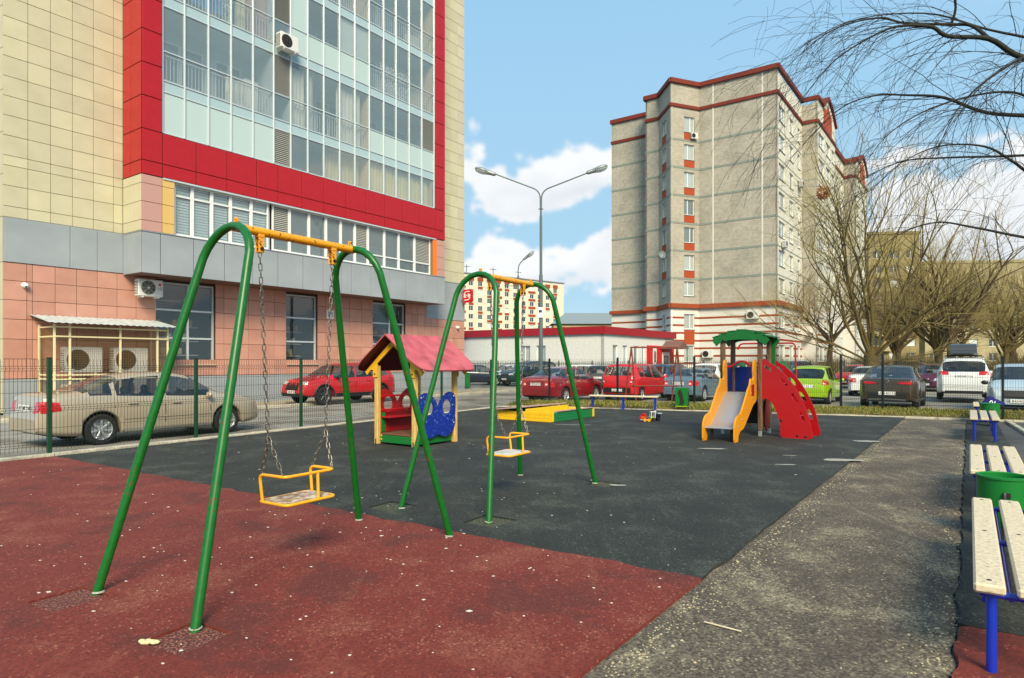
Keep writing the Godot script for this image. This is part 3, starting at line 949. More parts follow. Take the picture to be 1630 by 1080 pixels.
func build_left_house() -> void:
	var h := thing("apartment_house", "tall cream and red panel-clad apartment house with glazed balconies beside the road", "building", V(-13.66, 0, 23.09), GRID)
	var L := -3.47
	var R := 18.62
	# the bearing walls behind the cladding
	core(h, "wall", Vector3(L + 0.02, 4.69, -9.0), Vector3(1.0, 30.0, -0.035), "cream_joint")
	core(h, "wall", Vector3(16.2, 4.69, -9.0), Vector3(R - 0.02, 30.0, -0.035), "cream_joint")
	core(h, "wall", Vector3(1.0, 16.9, -9.0), Vector3(16.2, 30.0, -0.5), "cream_joint")
	# pink ground floor with shop openings: x ranges of wall
	var openings := [[1.12, 3.42], [6.64, 8.29], [11.6, 13.85]]
	var x := L + 0.02
	for o in openings + [[R - 0.02, R]]:
		core(h, "wall", Vector3(x, 0.0, -0.45), Vector3(o[0] - 0.001, 4.68, -0.035), "joint")
		x = o[1] + 0.001
	for o in openings:
		core(h, "wall", Vector3(o[0], -0.1, -0.45), Vector3(o[1], 1.5, -0.035), "joint")
		core(h, "wall", Vector3(o[0], 4.55, -0.45), Vector3(o[1], 4.68, -0.035), "joint")
	core(h, "back_wall", Vector3(L + 0.03, -0.1, -9.0), Vector3(R - 0.03, 4.68, -6.0), "shop_inside")
	core(h, "shop_ceiling", Vector3(L + 0.03, 4.5, -6.0), Vector3(R - 0.03, 4.67, -0.46), "room_ceiling")
	core(h, "shop_floor", Vector3(L + 0.03, 0.0, -6.0), Vector3(R - 0.03, 0.6, -0.46), "shop_inside")
	core(h, "side_wall", Vector3(L + 0.03, 0.6, -6.0), Vector3(L + 0.2, 4.5, -0.46), "shop_inside")
	core(h, "side_wall", Vector3(R - 0.2, 0.6, -6.0), Vector3(R - 0.03, 4.5, -0.46), "shop_inside")
	var in_opening := func(px: float, py: float) -> bool:
		for o in openings:
			if px > o[0] and px < o[1] and py > 1.5: return true
		return false
	# cladding of the recessed wall
	var cy := [6.08, 6.42, 7.06, 7.68, 7.99, 8.61, 9.23, 9.83, 10.44, 11.06, 11.67, 12.28, 12.9, 13.52, 14.14, 14.76, 15.4]
	panels(h, "cream_panel", ["cream_0", "cream_1", "cream_2"], [L, -2.82, -2.2, -1.57, -0.94, -0.31, 0.0], cy, 0.0)
	core(h, "upper_wall", Vector3(L, 15.41, -0.033), Vector3(0.0, 30, 0.0), "cream_1")
	var cy2 := steps(6.08, 25.9, 32)
	panels(h, "cream_panel", ["cream_0", "cream_1", "cream_2"], [15.8, 16.6, 17.4, 18.05, R], cy2, 0.0)
	for q in [[L, -1.65], [-1.65, -0.83], [-0.83, 0.0]]: piece(h, "grey_panel", Vector3((q[0] + q[1]) * 0.5, 5.38, 0.02), Vector3(q[1] - q[0] - 0.012, 1.38, 0.05), M["grey_cladding"], 0.008)
	for q in [[15.4, 16.9], [16.9, 17.7], [17.7, R]]: piece(h, "grey_panel", Vector3((q[0] + q[1]) * 0.5, 5.0, 0.02), Vector3(q[1] - q[0] - 0.012, 2.1, 0.05), M["grey_cladding"], 0.008)
	var px := [L, -2.85, -2.7, -2.07, -1.45, -0.82, -0.19, 0.44, 1.12, 3.42, 3.77, 4.84, 6.05, 6.64, 8.29, 8.72, 9.42, 10.13, 10.87, 11.6, 13.85, 14.3, 14.74, 15.3, 15.81, 16.3, 16.78, 17.2, 17.58, 18.05, R]
	var py := [1.06, 1.68, 2.3, 2.92, 3.52, 4.12, 4.68]
	panels(h, "pink_panel", ["pink_0", "pink_1", "pink_2"], px, py, 0.0, in_opening)
	var pl := [L, -2.6, -1.4, -0.2, 1.12, 2.3, 3.42, 4.84, 6.05, 7.3, 8.29, 9.6, 10.9, 12.2, 13.5, 14.9, 16.3, 17.5, R]
	for k in pl.size() - 1:
		piece(h, "plinth_panel", Vector3((pl[k] + pl[k + 1]) * 0.5, 0.48, 0.03), Vector3(pl[k + 1] - pl[k] - 0.012, 1.13, 0.05), M["grey_cladding"], 0.008)
	# the near side of the house
	side_panels(h, "side_panel", ["cream_1"], [-4.0, -3.2, -2.4, -1.6, -0.8, -0.02], [0.0, 1.06, 2.3, 3.52, 4.68, 6.08, 7.4, 8.7, 10.0, 11.3, 12.6, 13.9], L - 0.002)
	# ---- the grey belt and the red frame that stand out
	core(h, "belt_core", Vector3(0.02, 4.66, 0.03), Vector3(15.37, 6.02, BOX_Z - 0.02), "grey_joint")
	core(h, "soffit", Vector3(0.03, 4.63, 0.03), Vector3(15.36, 4.66, BOX_Z - 0.03), "soffit")
	var gx := [0.0, 0.62, 1.8, 2.98, 4.16, 5.28, 6.48, 7.51, 8.53, 9.07, 10.23, 11.42, 12.51, 13.71, 14.85, 15.39]
	for k in gx.size() - 1: piece(h, "grey_panel", Vector3((gx[k] + gx[k + 1]) * 0.5, 5.33, BOX_Z), Vector3(gx[k + 1] - gx[k] - 0.022, 1.4, 0.03), M["grey_cladding"], 0.006)
	side_panels(h, "grey_panel", ["grey_cladding"], [0.05, 0.8, BOX_Z - 0.02], [4.63, 6.03], 0.0)
	side_panels(h, "grey_panel", ["grey_cladding"], [0.05, 0.8, BOX_Z - 0.02], [4.63, 6.03], 15.39)
	core(h, "belt_cap", Vector3(-0.02, 6.035, 0.03), Vector3(15.41, 6.06, BOX_Z + 0.04), "grey_cladding")
	# first floor: side cladding of the window strip
	panels(h, "rose_panel", ["rose_cladding"], [0.0, 0.69], [6.07, 6.42, 7.06, 7.68, 7.98], BOX_Z - 0.02)
	panels(h, "yellow_panel", ["yellow_cladding"], [0.69, 1.12], [6.07, 6.42, 7.06, 7.68, 7.98], BOX_Z - 0.02)
	panels(h, "orange_panel", ["orange_cladding"], [14.47, 14.77], [6.07, 7.96], BOX_Z - 0.02)
	panels(h, "rose_panel", ["rose_cladding"], [14.77, 15.36], [6.07, 6.42, 7.06, 7.68, 7.96], BOX_Z - 0.02)
	side_panels(h, "cream_panel", ["cream_1"], [0.05, 0.7, BOX_Z - 0.04], [6.07, 6.42, 7.06, 7.68, 7.98], 0.0)
	side_panels(h, "cream_panel", ["cream_1"], [0.05, 0.7, BOX_Z - 0.04], [6.07, 6.42, 7.06, 7.68, 7.98], 15.37)
	core(h, "wall", Vector3(0.03, 6.07, 0.0), Vector3(1.13, 7.99, BOX_Z - 0.06), "cream_joint")
	core(h, "wall", Vector3(14.46, 6.07, 0.0), Vector3(15.34, 7.99, BOX_Z - 0.06), "cream_joint")
	core(h, "room_floor", Vector3(1.13, 6.03, -3.0), Vector3(14.46, 6.08, BOX_Z - 0.1), "room_wall")
	core(h, "room_back", Vector3(1.0, 6.03, -3.2), Vector3(16.2, 9.56, -3.0), "room_wall")
	# red frame
	core(h, "frame_core", Vector3(0.03, 8.0, -3.0), Vector3(15.36, 9.53, BOX_Z - 0.02), "joint")
	core(h, "frame_core", Vector3(0.03, 9.53, 0.0), Vector3(0.66, 30.0, BOX_Z - 0.02), "joint")
	core(h, "frame_core", Vector3(14.68, 9.53, 0.0), Vector3(15.36, 30.0, BOX_Z - 0.02), "joint")
	var rx := [0.0, 0.69, 1.89, 3.08, 4.32, 5.28, 6.42, 7.55, 8.75, 9.92, 11.09, 12.25, 13.44, 14.64, 15.39]
	panels(h, "red_panel", ["red_cladding"], rx, [7.99, 8.46, 9.53], BOX_Z)
	var ry := [9.53]
	while ry[-1] < 25.0: ry.append(ry[-1] + 1.13)
	panels(h, "red_panel", ["red_cladding"], [0.0, 0.69], ry, BOX_Z)
	panels(h, "red_panel", ["red_cladding"], [14.64, 15.39], ry, BOX_Z)
	side_panels(h, "red_panel", ["red_cladding"], [0.03, 0.62, BOX_Z - 0.017], [7.99, 8.46] + ry, 0.0)
	side_panels(h, "red_panel", ["red_cladding"], [0.03, 0.62, BOX_Z - 0.017], [7.99, 8.46] + ry, 15.39)
	core(h, "drip_edge", Vector3(0.7, 7.93, BOX_Z - 0.3), Vector3(14.7, 7.985, BOX_Z + 0.03), "window_metal")
	build_glazing(h)
	build_first_floor(h)
	for o in openings: build_shop_window(h, o)
	build_house_fittings(h)

func build_glazing(h: Node3D) -> void:
	var cx := [0.69, 1.5, 2.39, 3.29, 4.21, 5.13, 5.93, 6.77, 7.6, 8.46, 9.33, 10.19, 11.09, 11.9, 12.8, 13.7, 14.64]
	var z := BOX_Z - 0.09
	var y_rows := [[9.56, 11.0, "pane"]]
	for k in 5:
		y_rows.append([11.0 + 3.0 * k, 11.39 + 3.0 * k, "spandrel"])
		y_rows.append([11.39 + 3.0 * k, 12.42 + 3.0 * k, "pane"])
		y_rows.append([12.42 + 3.0 * k, 14.0 + 3.0 * k, "pane"])
	var top := 26.0
	# frames: every mullion and transom its own piece
	for k in cx.size():
		piece(h, "mullion", Vector3(cx[k] + (0.03 if k == 0 else (-0.03 if k == cx.size() - 1 else 0.0)), (9.56 + top) * 0.5, z + 0.01), Vector3(0.06, top - 9.56, 0.1), M["window_metal"], 0.008)
	for k in y_rows.size():
		for c in cx.size() - 1: piece(h, "transom", Vector3((cx[c] + cx[c + 1]) * 0.5, y_rows[k][0] + 0.02, z), Vector3(cx[c + 1] - cx[c] - 0.06, 0.045, 0.07), M["window_metal"], 0.006)
	for r in y_rows.size():
		var row: Array = y_rows[r]
		var fl := 0 if r == 0 else (r - 1) / 3 + 1
		for c in cx.size() - 1:
			var c0 := Vector3((cx[c] + cx[c + 1]) * 0.5, (row[0] + row[1]) * 0.5 + 0.02, z)
			var s := Vector3(cx[c + 1] - cx[c] - 0.06, row[1] - row[0] - 0.045, 0.012)
			if row[2] == "spandrel":
				piece(h, "spandrel_panel", c0, s, M["spandrel"], 0.002)
			elif c == 5 and (r == 0 or r % 3 == 0 and r < 12):
				louver(h, cx[c] + 0.03, cx[c + 1] - 0.03, row[0] + 0.05, row[1], z + 0.02)
			elif c == 15 and r == 3:
				louver(h, cx[c] + 0.03, cx[c + 1] - 0.03, row[0] + 0.05, row[1], z + 0.02)
			elif r == 0 and c < 5 or r == 2 and c >= 11 or r in [5, 6] and c == 6 or r == 5 and c in [7, 8, 9, 10]:
				piece(h, "frosted_pane", c0, s, M["frosted"], 0.002)
			else:
				piece(h, "pane", c0, s, M["window_glass"], 0.002)
			if r >= 5 and r <= 6 and c >= 8 and c <= 10 and r == 6 and c > 8 or r == 8 and c in [6, 7]:
				piece(h, "roller_blind", c0 + Vector3(0, 0, -0.1), s + Vector3(0.05, 0, 0.01), M["blind_white"], 0.002)
	# balconies behind the glass: slabs, party walls, back walls with windows
	for k in 6:
		var y := 11.0 + 3.0 * k
		core(h, "balcony_slab", Vector3(0.7, y + 0.05, -0.2), Vector3(14.6, y + 0.33, z - 0.06), "room_ceiling")
		var y0 := y - 2.67 if k > 0 else 9.54
		for s in [[0.72, 0.02], [5.06, 0.1], [5.9, 0.1], [10.15, 0.1], [14.5, 0.02]]:
			core(h, "party_wall", Vector3(s[0], y0, -0.2), Vector3(s[0] + s[1] + 0.04, y + 0.05, z - 0.08), "room_warm" if s[0] > 10.0 else "room_wall")
		core(h, "balcony_back", Vector3(0.7, y0, -0.48), Vector3(14.6, y + 0.05, -0.2), "room_wall")
		for w in [[1.2, 3.0], [3.5, 4.6], [6.3, 7.7], [8.3, 9.7], [10.7, 12.0], [12.5, 14.0]]:
			if k == 0: continue
			var wn := node(h, "balcony_window", Vector3((w[0] + w[1]) * 0.5, y0 + 0.7, -0.19))
			piece(wn, "frame", Vector3(0, 0.75, 0.01), Vector3(w[1] - w[0], 1.5, 0.04), M["pvc"], 0.006)
			for q in 2: piece(wn, "pane", Vector3((w[1] - w[0]) * (0.25 * (2 * q - 1)), 0.75, 0.032), Vector3((w[1] - w[0]) * 0.5 - 0.12, 1.36, 0.02), M["far_glass"], 0.002)
		# rails inside the lower panes
		if k > 0:
			for bay in [[0.75, 5.05], [6.0, 10.1], [10.25, 14.5]]:
				var rail := node(h, "railing", Vector3(0, y0 + 0.12, z - 0.14))
				piece(rail, "handrail", Vector3((bay[0] + bay[1]) * 0.5, 0.92, 0), Vector3(bay[1] - bay[0], 0.04, 0.04), M["pvc"], 0.005)
				var bars := MB.new()
				var m := int((bay[1] - bay[0]) / 0.13)
				for q in m: bars.box(Vector3(bay[0] + (q + 0.5) * (bay[1] - bay[0]) / m, 0.47, 0), Vector3(0.018, 0.86, 0.018))
				part(rail, "baluster", bars, M["pvc"]).set_meta("kind", "stuff")
	# what hangs behind the panes
	curtain(h, "curtain", 6.0, 6.75, 11.5, 13.9, z - 0.25, M["curtain_white"])
	curtain(h, "curtain", 6.9, 7.25, 11.5, 13.9, z - 0.25, M["curtain_white"])
	curtain(h, "curtain", 8.5, 9.9, 11.5, 13.9, z - 0.25, M["curtain_white"])
	curtain(h, "curtain", 10.3, 14.4, 9.62, 10.95, z - 0.22, M["curtain_cream"])
	curtain(h, "curtain", 4.25, 4.95, 9.62, 10.95, z - 0.22, M["curtain_white"])
	curtain(h, "curtain", 8.0, 10.0, 9.62, 10.95, z - 0.5, M["curtain_cream"])
	curtain(h, "curtain", 3.4, 4.15, 11.5, 12.6, z - 0.5, M["curtain_white"])
	curtain(h, "washing", 11.1, 13.0, 14.55, 15.9, z - 0.2, M["print_cloth"])
	curtain(h, "washing", 1.9, 3.15, 14.75, 16.3, z - 0.3, M["blue_cloth"])
	curtain(h, "washing", 3.15, 3.6, 14.6, 16.0, z - 0.4, M["print_cloth"])
	curtain(h, "curtain", 3.7, 4.2, 14.5, 16.5, z - 0.4, M["curtain_cream"])
	core(h, "cupboard", Vector3(4.24, 14.4, z - 0.5), Vector3(5.0, 16.8, z - 0.3), "rose_cladding")
	core(h, "cupboard", Vector3(13.2, 17.4, z - 0.7), Vector3(13.9, 18.2, z - 0.4), "curtain_white")
	core(h, "fridge", Vector3(4.3, 11.4, 0.1), Vector3(4.9, 12.9, 0.6), "white_plastic")

func build_first_floor(h: Node3D) -> void:
	var z := 1.2
	var b := [[1.17, 1.83, "blind"], [1.83, 2.57, "blind"], [2.57, 3.32, "blind"], [3.32, 4.19, "blind"], [4.19, 4.95, "blind"], [5.13, 5.94, "louver"], [5.94, 6.9, "pane"], [6.9, 7.79, "pane"], [7.79, 8.6, "pane"], [8.6, 9.41, "pane"], [9.41, 10.19, "louver"], [10.19, 11.22, "pane"], [11.22, 12.17, "pane"], [12.17, 13.27, "pane"], [13.27, 14.42, "louver"]]
	for q in b:
		var w := node(h, "window", Vector3((q[0] + q[1]) * 0.5, 6.09, z))
		var ww: float = q[1] - q[0]
		for s in [-1, 1]: piece(w, "frame", Vector3(s * (ww * 0.5 - 0.03), 0.93, 0), Vector3(0.06, 1.86, 0.09), M["pvc"], 0.006)
		var rows := [0.0, 1.4, 1.86] if q[2] == "blind" else [0.0, 0.52, 1.86]
		for k in 3: piece(w, "frame", Vector3(0, clampf(rows[k], 0.03, 1.83), 0), Vector3(ww - 0.12, 0.06, 0.08), M["pvc"], 0.006)
		for k in 2:
			if q[2] == "louver" and k == 1:
				var y0: float = rows[1] + 0.03
				var bk := MB.new()
				bk.box(Vector3(0, (y0 + rows[2]) * 0.5, -0.06), Vector3(ww - 0.12, rows[2] - y0, 0.01))
				part(w, "backing", bk, M["dark_void"])
				for s in 17: put(w, "slat", block(Vector3(ww - 0.12, 0.012, 0.06), 0.002), M["louver"], Transform3D(Basis(Vector3.RIGHT, 0.6), Vector3(0, y0 + (s + 0.5) * 0.076, -0.01)))
			else:
				piece(w, "pane", Vector3(0, (rows[k] + rows[k + 1]) * 0.5, -0.01), Vector3(ww - 0.12, rows[k + 1] - rows[k] - 0.06, 0.012), M["window_glass"], 0.002)
			if q[2] == "blind":
				var m := int((rows[k + 1] - rows[k] - 0.06) / 0.1)
				for s in m: piece(w, "blind_slat", Vector3(0, rows[k] + 0.05 + s * 0.1 + 0.03, -0.08), Vector3(ww - 0.16, 0.068, 0.006), M["blind"], 0.002)
	for k in 4: piece(h, "planter_box", Vector3(6.2 + k * 1.9, 6.25, z - 0.25), Vector3(1.1, 0.2, 0.2), M["picket"], 0.01)
	core(h, "inner_wall", Vector3(5.0, 6.08, -2.0), Vector3(5.1, 8.0, z - 0.1), "room_wall")

func build_shop_window(h: Node3D, o: Array) -> void:
	var w := node(h, "shop_window", Vector3(o[0], 1.5, -0.16))
	var ww: float = o[1] - o[0]
	var cols := [0.0, ww * 0.55, ww] if ww > 2.0 else [0.0, ww]
	var rows := [0.0, 0.98, 2.03, 3.05]
	for c in cols: piece(w, "frame", Vector3(clampf(c, 0.035, ww - 0.035), 1.525, 0), Vector3(0.07, 3.05, 0.1), M["window_metal"], 0.006)
	for r in rows:
		for c in cols.size() - 1: piece(w, "frame", Vector3((cols[c] + cols[c + 1]) * 0.5, clampf(r, 0.035, 3.015), 0), Vector3(cols[c + 1] - cols[c] - 0.08, 0.07, 0.09), M["window_metal"], 0.006)
	for r in 3:
		for c in cols.size() - 1: piece(w, "pane", Vector3((cols[c] + cols[c + 1]) * 0.5, (rows[r] + rows[r + 1]) * 0.5, -0.01), Vector3(cols[c + 1] - cols[c] - 0.07, rows[r + 1] - rows[r] - 0.07, 0.012), M["shop_glass"], 0.002)
	piece(w, "sill", Vector3(ww * 0.5, -0.03, 0.14), Vector3(ww, 0.03, 0.22), M["cream_1"], 0.004)
	for k in 3: piece(w, "shelf", Vector3(ww * 0.5, 0.35 + k * 0.55, -1.1), Vector3(ww - 0.2, 0.04, 0.4), M["white_plastic"], 0.004)
	for k in 9: piece(w, "box", Vector3(ww * (0.1 + 0.09 * k), 0.5 + 0.55 * (k % 3) + 0.02, -1.05), Vector3(ww * 0.07, rng.randf_range(0.18, 0.34), 0.2), M[["curtain_cream", "white_plastic", "sandbox_yellow"][k % 3]], 0.004)
	piece(w, "ceiling_lamp", Vector3(ww * 0.5, 2.55, -2.0), Vector3(ww * 0.8, 0.05, 0.12), M["sign_white"], 0.004)

func build_house_fittings(h: Node3D) -> void:
	aircon("air_conditioner", "white air conditioner under the grey overhang beside the first shop window", house_at(h, Vector3(0.72, 3.92, 0.36)), GRID, Vector3(0.86, 0.6, 0.3), true, "air conditioners on the clad house")
	aircon("air_conditioner", "white air conditioner high on the glazed balcony front", house_at(h, Vector3(5.55, 14.18, BOX_Z + 0.25)), GRID, Vector3(0.84, 0.62, 0.34), false, "air conditioners on the clad house")
	# camera on the pink wall
	for q in [[-2.92, 4.0, "small white security camera on the pink wall above the wire cage"], [17.95, 3.55, "tiny white security camera near the far end of the pink wall"]]:
		var c := thing("security_camera", q[2], "camera", house_at(h, Vector3(q[0], q[1], 0.02)), GRID, "cameras on the pink wall")
		var b := MB.new()
		b.lathe([Vector2(0, 0), Vector2(0.09, 0), Vector2(0.09, 0.04), Vector2(0.07, 0.05), Vector2(0, 0.05)], 16, Transform3D(Basis(Vector3(1, 0, 0), Vector3(0, 0, 1), Vector3(0, -1, 0)), Vector3.ZERO))
		part(c, "mount", b, M["white_plastic"])
		b = MB.new()
		b.ball(Vector3(0, -0.01, 0.09), Vector3(0.09, 0.085, 0.09), 8)
		part(c, "housing", b, M["white_plastic"])
		b = MB.new()
		b.ball(Vector3(0.0, -0.05, 0.15), Vector3(0.035, 0.035, 0.03), 6)
		part(c, "lens", b, M["black_cap"])
	# plates on the wall
	var p := thing("wall_plate", "small white notice plate on the pink wall between the shop windows", "plate", house_at(h, Vector3(8.98, 3.6, 0.03)), GRID)
	piece(p, "board", Vector3(0, 0.18, 0), Vector3(0.42, 0.4, 0.02), M["sign_white"], 0.004)
	piece(p, "panel", Vector3(0, 0.18, 0.014), Vector3(0.26, 0.24, 0.012), M["grey_cladding"], 0.003)
	# the red shop sign that stands out from the corner
	var s := thing("shop_sign", "red square shop sign with white emblem standing out from the house corner", "sign", house_at(h, Vector3(18.3, 4.98, 0.05)), GRID)
	var b := MB.new()
	b.plate(round_rect(0.66, 0.74, 0.12), 0.16, Transform3D(Basis(Vector3.UP, -PI / 2), Vector3(0, 0.37, 0.5)))
	part(s, "box", b, M["sign_red"])
	for e in [[-1.0, 0.0], [1.0, PI]]:
		var f := node(s, "emblem", Vector3(0.085 * e[0], 0.37, 0.5))
		f.rotation.y = -PI / 2 + e[1]
		b = MB.new()
		var pth := PackedVector3Array()
		for q in [[0.2, 0.24], [-0.08, 0.24], [-0.2, 0.16], [-0.2, -0.1]]: pth.append(Vector3(q[0], q[1], 0))
		b.tube(round_path(Array(pth), 0.12), 0.03, 6)
		pth = PackedVector3Array()
		for q in [[-0.2, -0.24], [0.08, -0.24], [0.2, -0.16], [0.2, 0.1]]: pth.append(Vector3(q[0], q[1], 0))
		b.tube(round_path(Array(pth), 0.12), 0.03, 6)
		b.tube(PackedVector3Array([Vector3(-0.09, -0.1, 0), Vector3(-0.09, 0.12, 0), Vector3(0, 0.0, 0), Vector3(0.09, 0.12, 0), Vector3(0.09, -0.1, 0)]), 0.026, 6)
		part(f, "mark", b, M["sign_white"])
	b = MB.new()
	for q in [0.12, 0.62]: b.bar(Vector3(0, q, -0.03), Vector3(0, q, 0.2), 0.02, 6)
	part(s, "bracket", b, M["grey_joint"])
	# the cage with its four units
	var cg := thing("wire_cage", "cream painted wire cage with corrugated roof guarding air conditioners on the pavement", "cage", house_at(h, Vector3(-2.55, -0.07, 0.06)), GRID)
	var W := 3.45
	var D := 1.25
	var posts := [[0.0, D], [0.42, D], [1.9, D], [W - 0.35, D], [W, D], [0.0, 0.05], [W, 0.05]]
	for q in posts: piece(cg, "post", Vector3(q[0], 1.42, q[1]), Vector3(0.06, 2.84, 0.06), M["cage_paint"], 0.006)
	for y in [0.1, 1.12, 1.25, 2.45, 2.75]:
		piece(cg, "rail", Vector3(W * 0.5, y, D + 0.045), Vector3(W, 0.05, 0.03), M["cage_paint"], 0.006)
		for x in [0.0, W]: piece(cg, "rail", Vector3(x, y, D * 0.5), Vector3(0.03, 0.05, D - 0.1), M["cage_paint"], 0.006)
	for x in [[0.02, 0.4], [0.46, 1.86], [1.94, W - 0.38], [W - 0.32, W - 0.03]]:
		for y in [[0.14, 1.1], [1.28, 2.43], [2.48, 2.73]]:
			var m := MB.new()
			var k := 0.0
			while k < x[1] - x[0]:
				m.box(Vector3(x[0] + k, (y[0] + y[1]) * 0.5, D), Vector3(0.006, y[1] - y[0], 0.006)); k += 0.055
			k = 0.0
			while k < y[1] - y[0]:
				m.box(Vector3((x[0] + x[1]) * 0.5, y[0] + k, D + 0.004), Vector3(x[1] - x[0], 0.006, 0.006)); k += 0.055
			part(cg, "mesh_panel", m, M["cage_mesh"]).set_meta("kind", "stuff")
	for x in [0.0, W]:
		var m := MB.new()
		for k in 22: m.box(Vector3(x, 1.45, 0.06 + k * 0.055), Vector3(0.005, 2.6, 0.005))
		for k in 46: m.box(Vector3(x, 0.15 + k * 0.056, D * 0.5), Vector3(0.005, 0.005, D - 0.1))
		part(cg, "mesh_panel", m, M["cage_mesh"]).set_meta("kind", "stuff")
	var rf := MB.new()
	var waves := 80
	for k in waves:
		var q := []
		for e in [[k, 0], [k + 1, 0], [k + 1, 1], [k, 1]]:
			var xx: float = -0.25 + (W + 0.5) * float(e[0]) / waves
			q.append(Vector3(xx, (3.16 if e[1] == 0 else 2.86) + sin(e[0] * PI * 0.5) * 0.012, -0.02 if e[1] == 0 else D + 0.35))
		rf.quad(q[3], q[2], q[1], q[0])
		rf.quad(q[0] - Vector3(0, 0.006, 0), q[1] - Vector3(0, 0.006, 0), q[2] - Vector3(0, 0.006, 0), q[3] - Vector3(0, 0.006, 0))
	part(cg, "roof_sheet", rf, M["sheet_roof"])
	for q in [[0.95, 1.32, "white air conditioner in the upper row of the cage, farther from the shop window"], [2.4, 1.32, "white air conditioner in the upper row of the cage, nearer the shop window"], [0.95, 0.12, "white air conditioner on the cage floor, behind the silver car's rear window"], [2.35, 0.35, "white air conditioner in the lower row of the cage, nearer the shop window"]]:
		var g := aircon("air_conditioner", q[2], cg.transform * Vector3(q[0], q[1], 0.75), GRID, Vector3(1.1, 0.82, 0.36), false, "air conditioners in the cage")
		g.get_child(0).name = "casing"
func round_rect(w: float, hh: float, r: float) -> PackedVector2Array:
	var p := PackedVector2Array()
	for k in 4:
		var c := Vector2((w * 0.5 - r) * (1 if k in [0, 3] else -1), (hh * 0.5 - r) * (1 if k < 2 else -1))
		for s in 5: p.append(c + Vector2(r, 0).rotated(PI * 0.5 * k + PI * 0.5 * s / 4.0))
	return p

# ---------------------------------------------------------------- other houses
# A wall with window openings: t places its lower left corner, x along the wall, z out of it.
# cols and rows are the [from, to] of the openings; kind(c, r) says "" for no opening.
func facade(h: Node3D, t: Transform3D, w: float, y0: float, y1: float, cols: Array, rows: Array, m: Material, kind = null, detail := 2, deep := 0.18) -> void:
	var b := MB.new()
	var x := 0.0
	for c in cols.size():
		if cols[c][0] > x: b.box(Vector3((x + cols[c][0]) * 0.5, (y0 + y1) * 0.5, -deep * 0.5), Vector3(cols[c][0] - x, y1 - y0, deep), t)
		x = cols[c][1]
		var y := y0
		for r in rows.size():
			if kind and kind.call(c, r) == "": continue
			if rows[r][0] > y: b.box(Vector3((cols[c][0] + cols[c][1]) * 0.5, (y + rows[r][0]) * 0.5, -deep * 0.5), Vector3(cols[c][1] - cols[c][0], rows[r][0] - y, deep), t)
			y = rows[r][1]
			window(h, t * Transform3D(Basis(), Vector3((cols[c][0] + cols[c][1]) * 0.5, rows[r][0], -deep + 0.04)), cols[c][1] - cols[c][0], rows[r][1] - rows[r][0], detail, (c * 7 + r * 3) % 5)
		if y1 > y: b.box(Vector3((cols[c][0] + cols[c][1]) * 0.5, (y + y1) * 0.5, -deep * 0.5), Vector3(cols[c][1] - cols[c][0], y1 - y, deep), t)
	if w > x: b.box(Vector3((x + w) * 0.5, (y0 + y1) * 0.5, -deep * 0.5), Vector3(w - x, y1 - y0, deep), t)
	part(h, "wall", b, m)
func window(h: Node3D, t: Transform3D, w: float, hh: float, detail: int, variant: int) -> void:
	var n := node(h, "window")
	n.transform = t
	if detail >= 2:
		for s in [-1, 1]: piece(n, "frame", Vector3(s * (w * 0.5 - 0.035), hh * 0.5, 0.0), Vector3(0.07, hh, 0.06), M["pvc"], 0.008)
		for s in [0.035, hh - 0.035]: piece(n, "frame", Vector3(0, s, 0.0), Vector3(w - 0.14, 0.07, 0.06), M["pvc"], 0.008)
		if w > 0.9: piece(n, "frame", Vector3(w * (0.12 if variant % 2 else -0.12), hh * 0.5, 0.0), Vector3(0.09, hh - 0.14, 0.058), M["pvc"], 0.008)
		piece(n, "sill", Vector3(0, -0.03, 0.1), Vector3(w + 0.08, 0.03, 0.24), M["roof_grey"], 0.006)
	elif detail == 1:
		piece(n, "frame", Vector3(0, hh * 0.5, -0.005), Vector3(w, hh, 0.03), M["pvc"], 0.01)
	if detail >= 2:
		piece(n, "pane", Vector3(0, hh * 0.5, -0.01), Vector3(w - 0.12, hh - 0.12, 0.012), M["window_glass"], 0.002)
		piece(n, "curtain" if variant in [0, 2, 3] else "room", Vector3(0, hh * 0.5, -0.06), Vector3(w - 0.02, hh - 0.02, 0.02), M[["curtain_white", "far_room", "blind_white", "curtain_white", "far_room"][variant]], 0.002)
	else:
		for s in [-1, 1]: piece(n, "pane", Vector3(s * w * 0.25, hh * 0.5, 0.012), Vector3(w * 0.5 - 0.14, hh - 0.2, 0.02), M["far_glass" if variant != 2 else "blind_white"], 0.002)
func wall_frame(a: Vector2, b: Vector2) -> Transform3D:   # a wall on the plan from a to b (right to left seen from behind), outside to the right of a->b
	var d := (b - a).normalized()
	var x := Vector3(d.x, 0, -d.y)
	var z := x.cross(Vector3.UP)
	return Transform3D(Basis(x, Vector3.UP, z), V(a.x, 0, a.y))
func ledge(h: Node3D, called: String, pts: Array, y0: float, y1: float, out: float, m: Material) -> void:
	var b := MB.new()
	for k in pts.size() - 1:
		var a: Vector2 = pts[k]
		var c: Vector2 = pts[k + 1]
		var t := wall_frame(a, c)
		var w := a.distance_to(c)
		b.box(Vector3(w * 0.5, (y0 + y1) * 0.5, (out - 0.1) * 0.5 + 0.001 * (k % 2)), Vector3(w + out * 1.2, y1 - y0, out + 0.1), t)
	part(h, called, b, m)

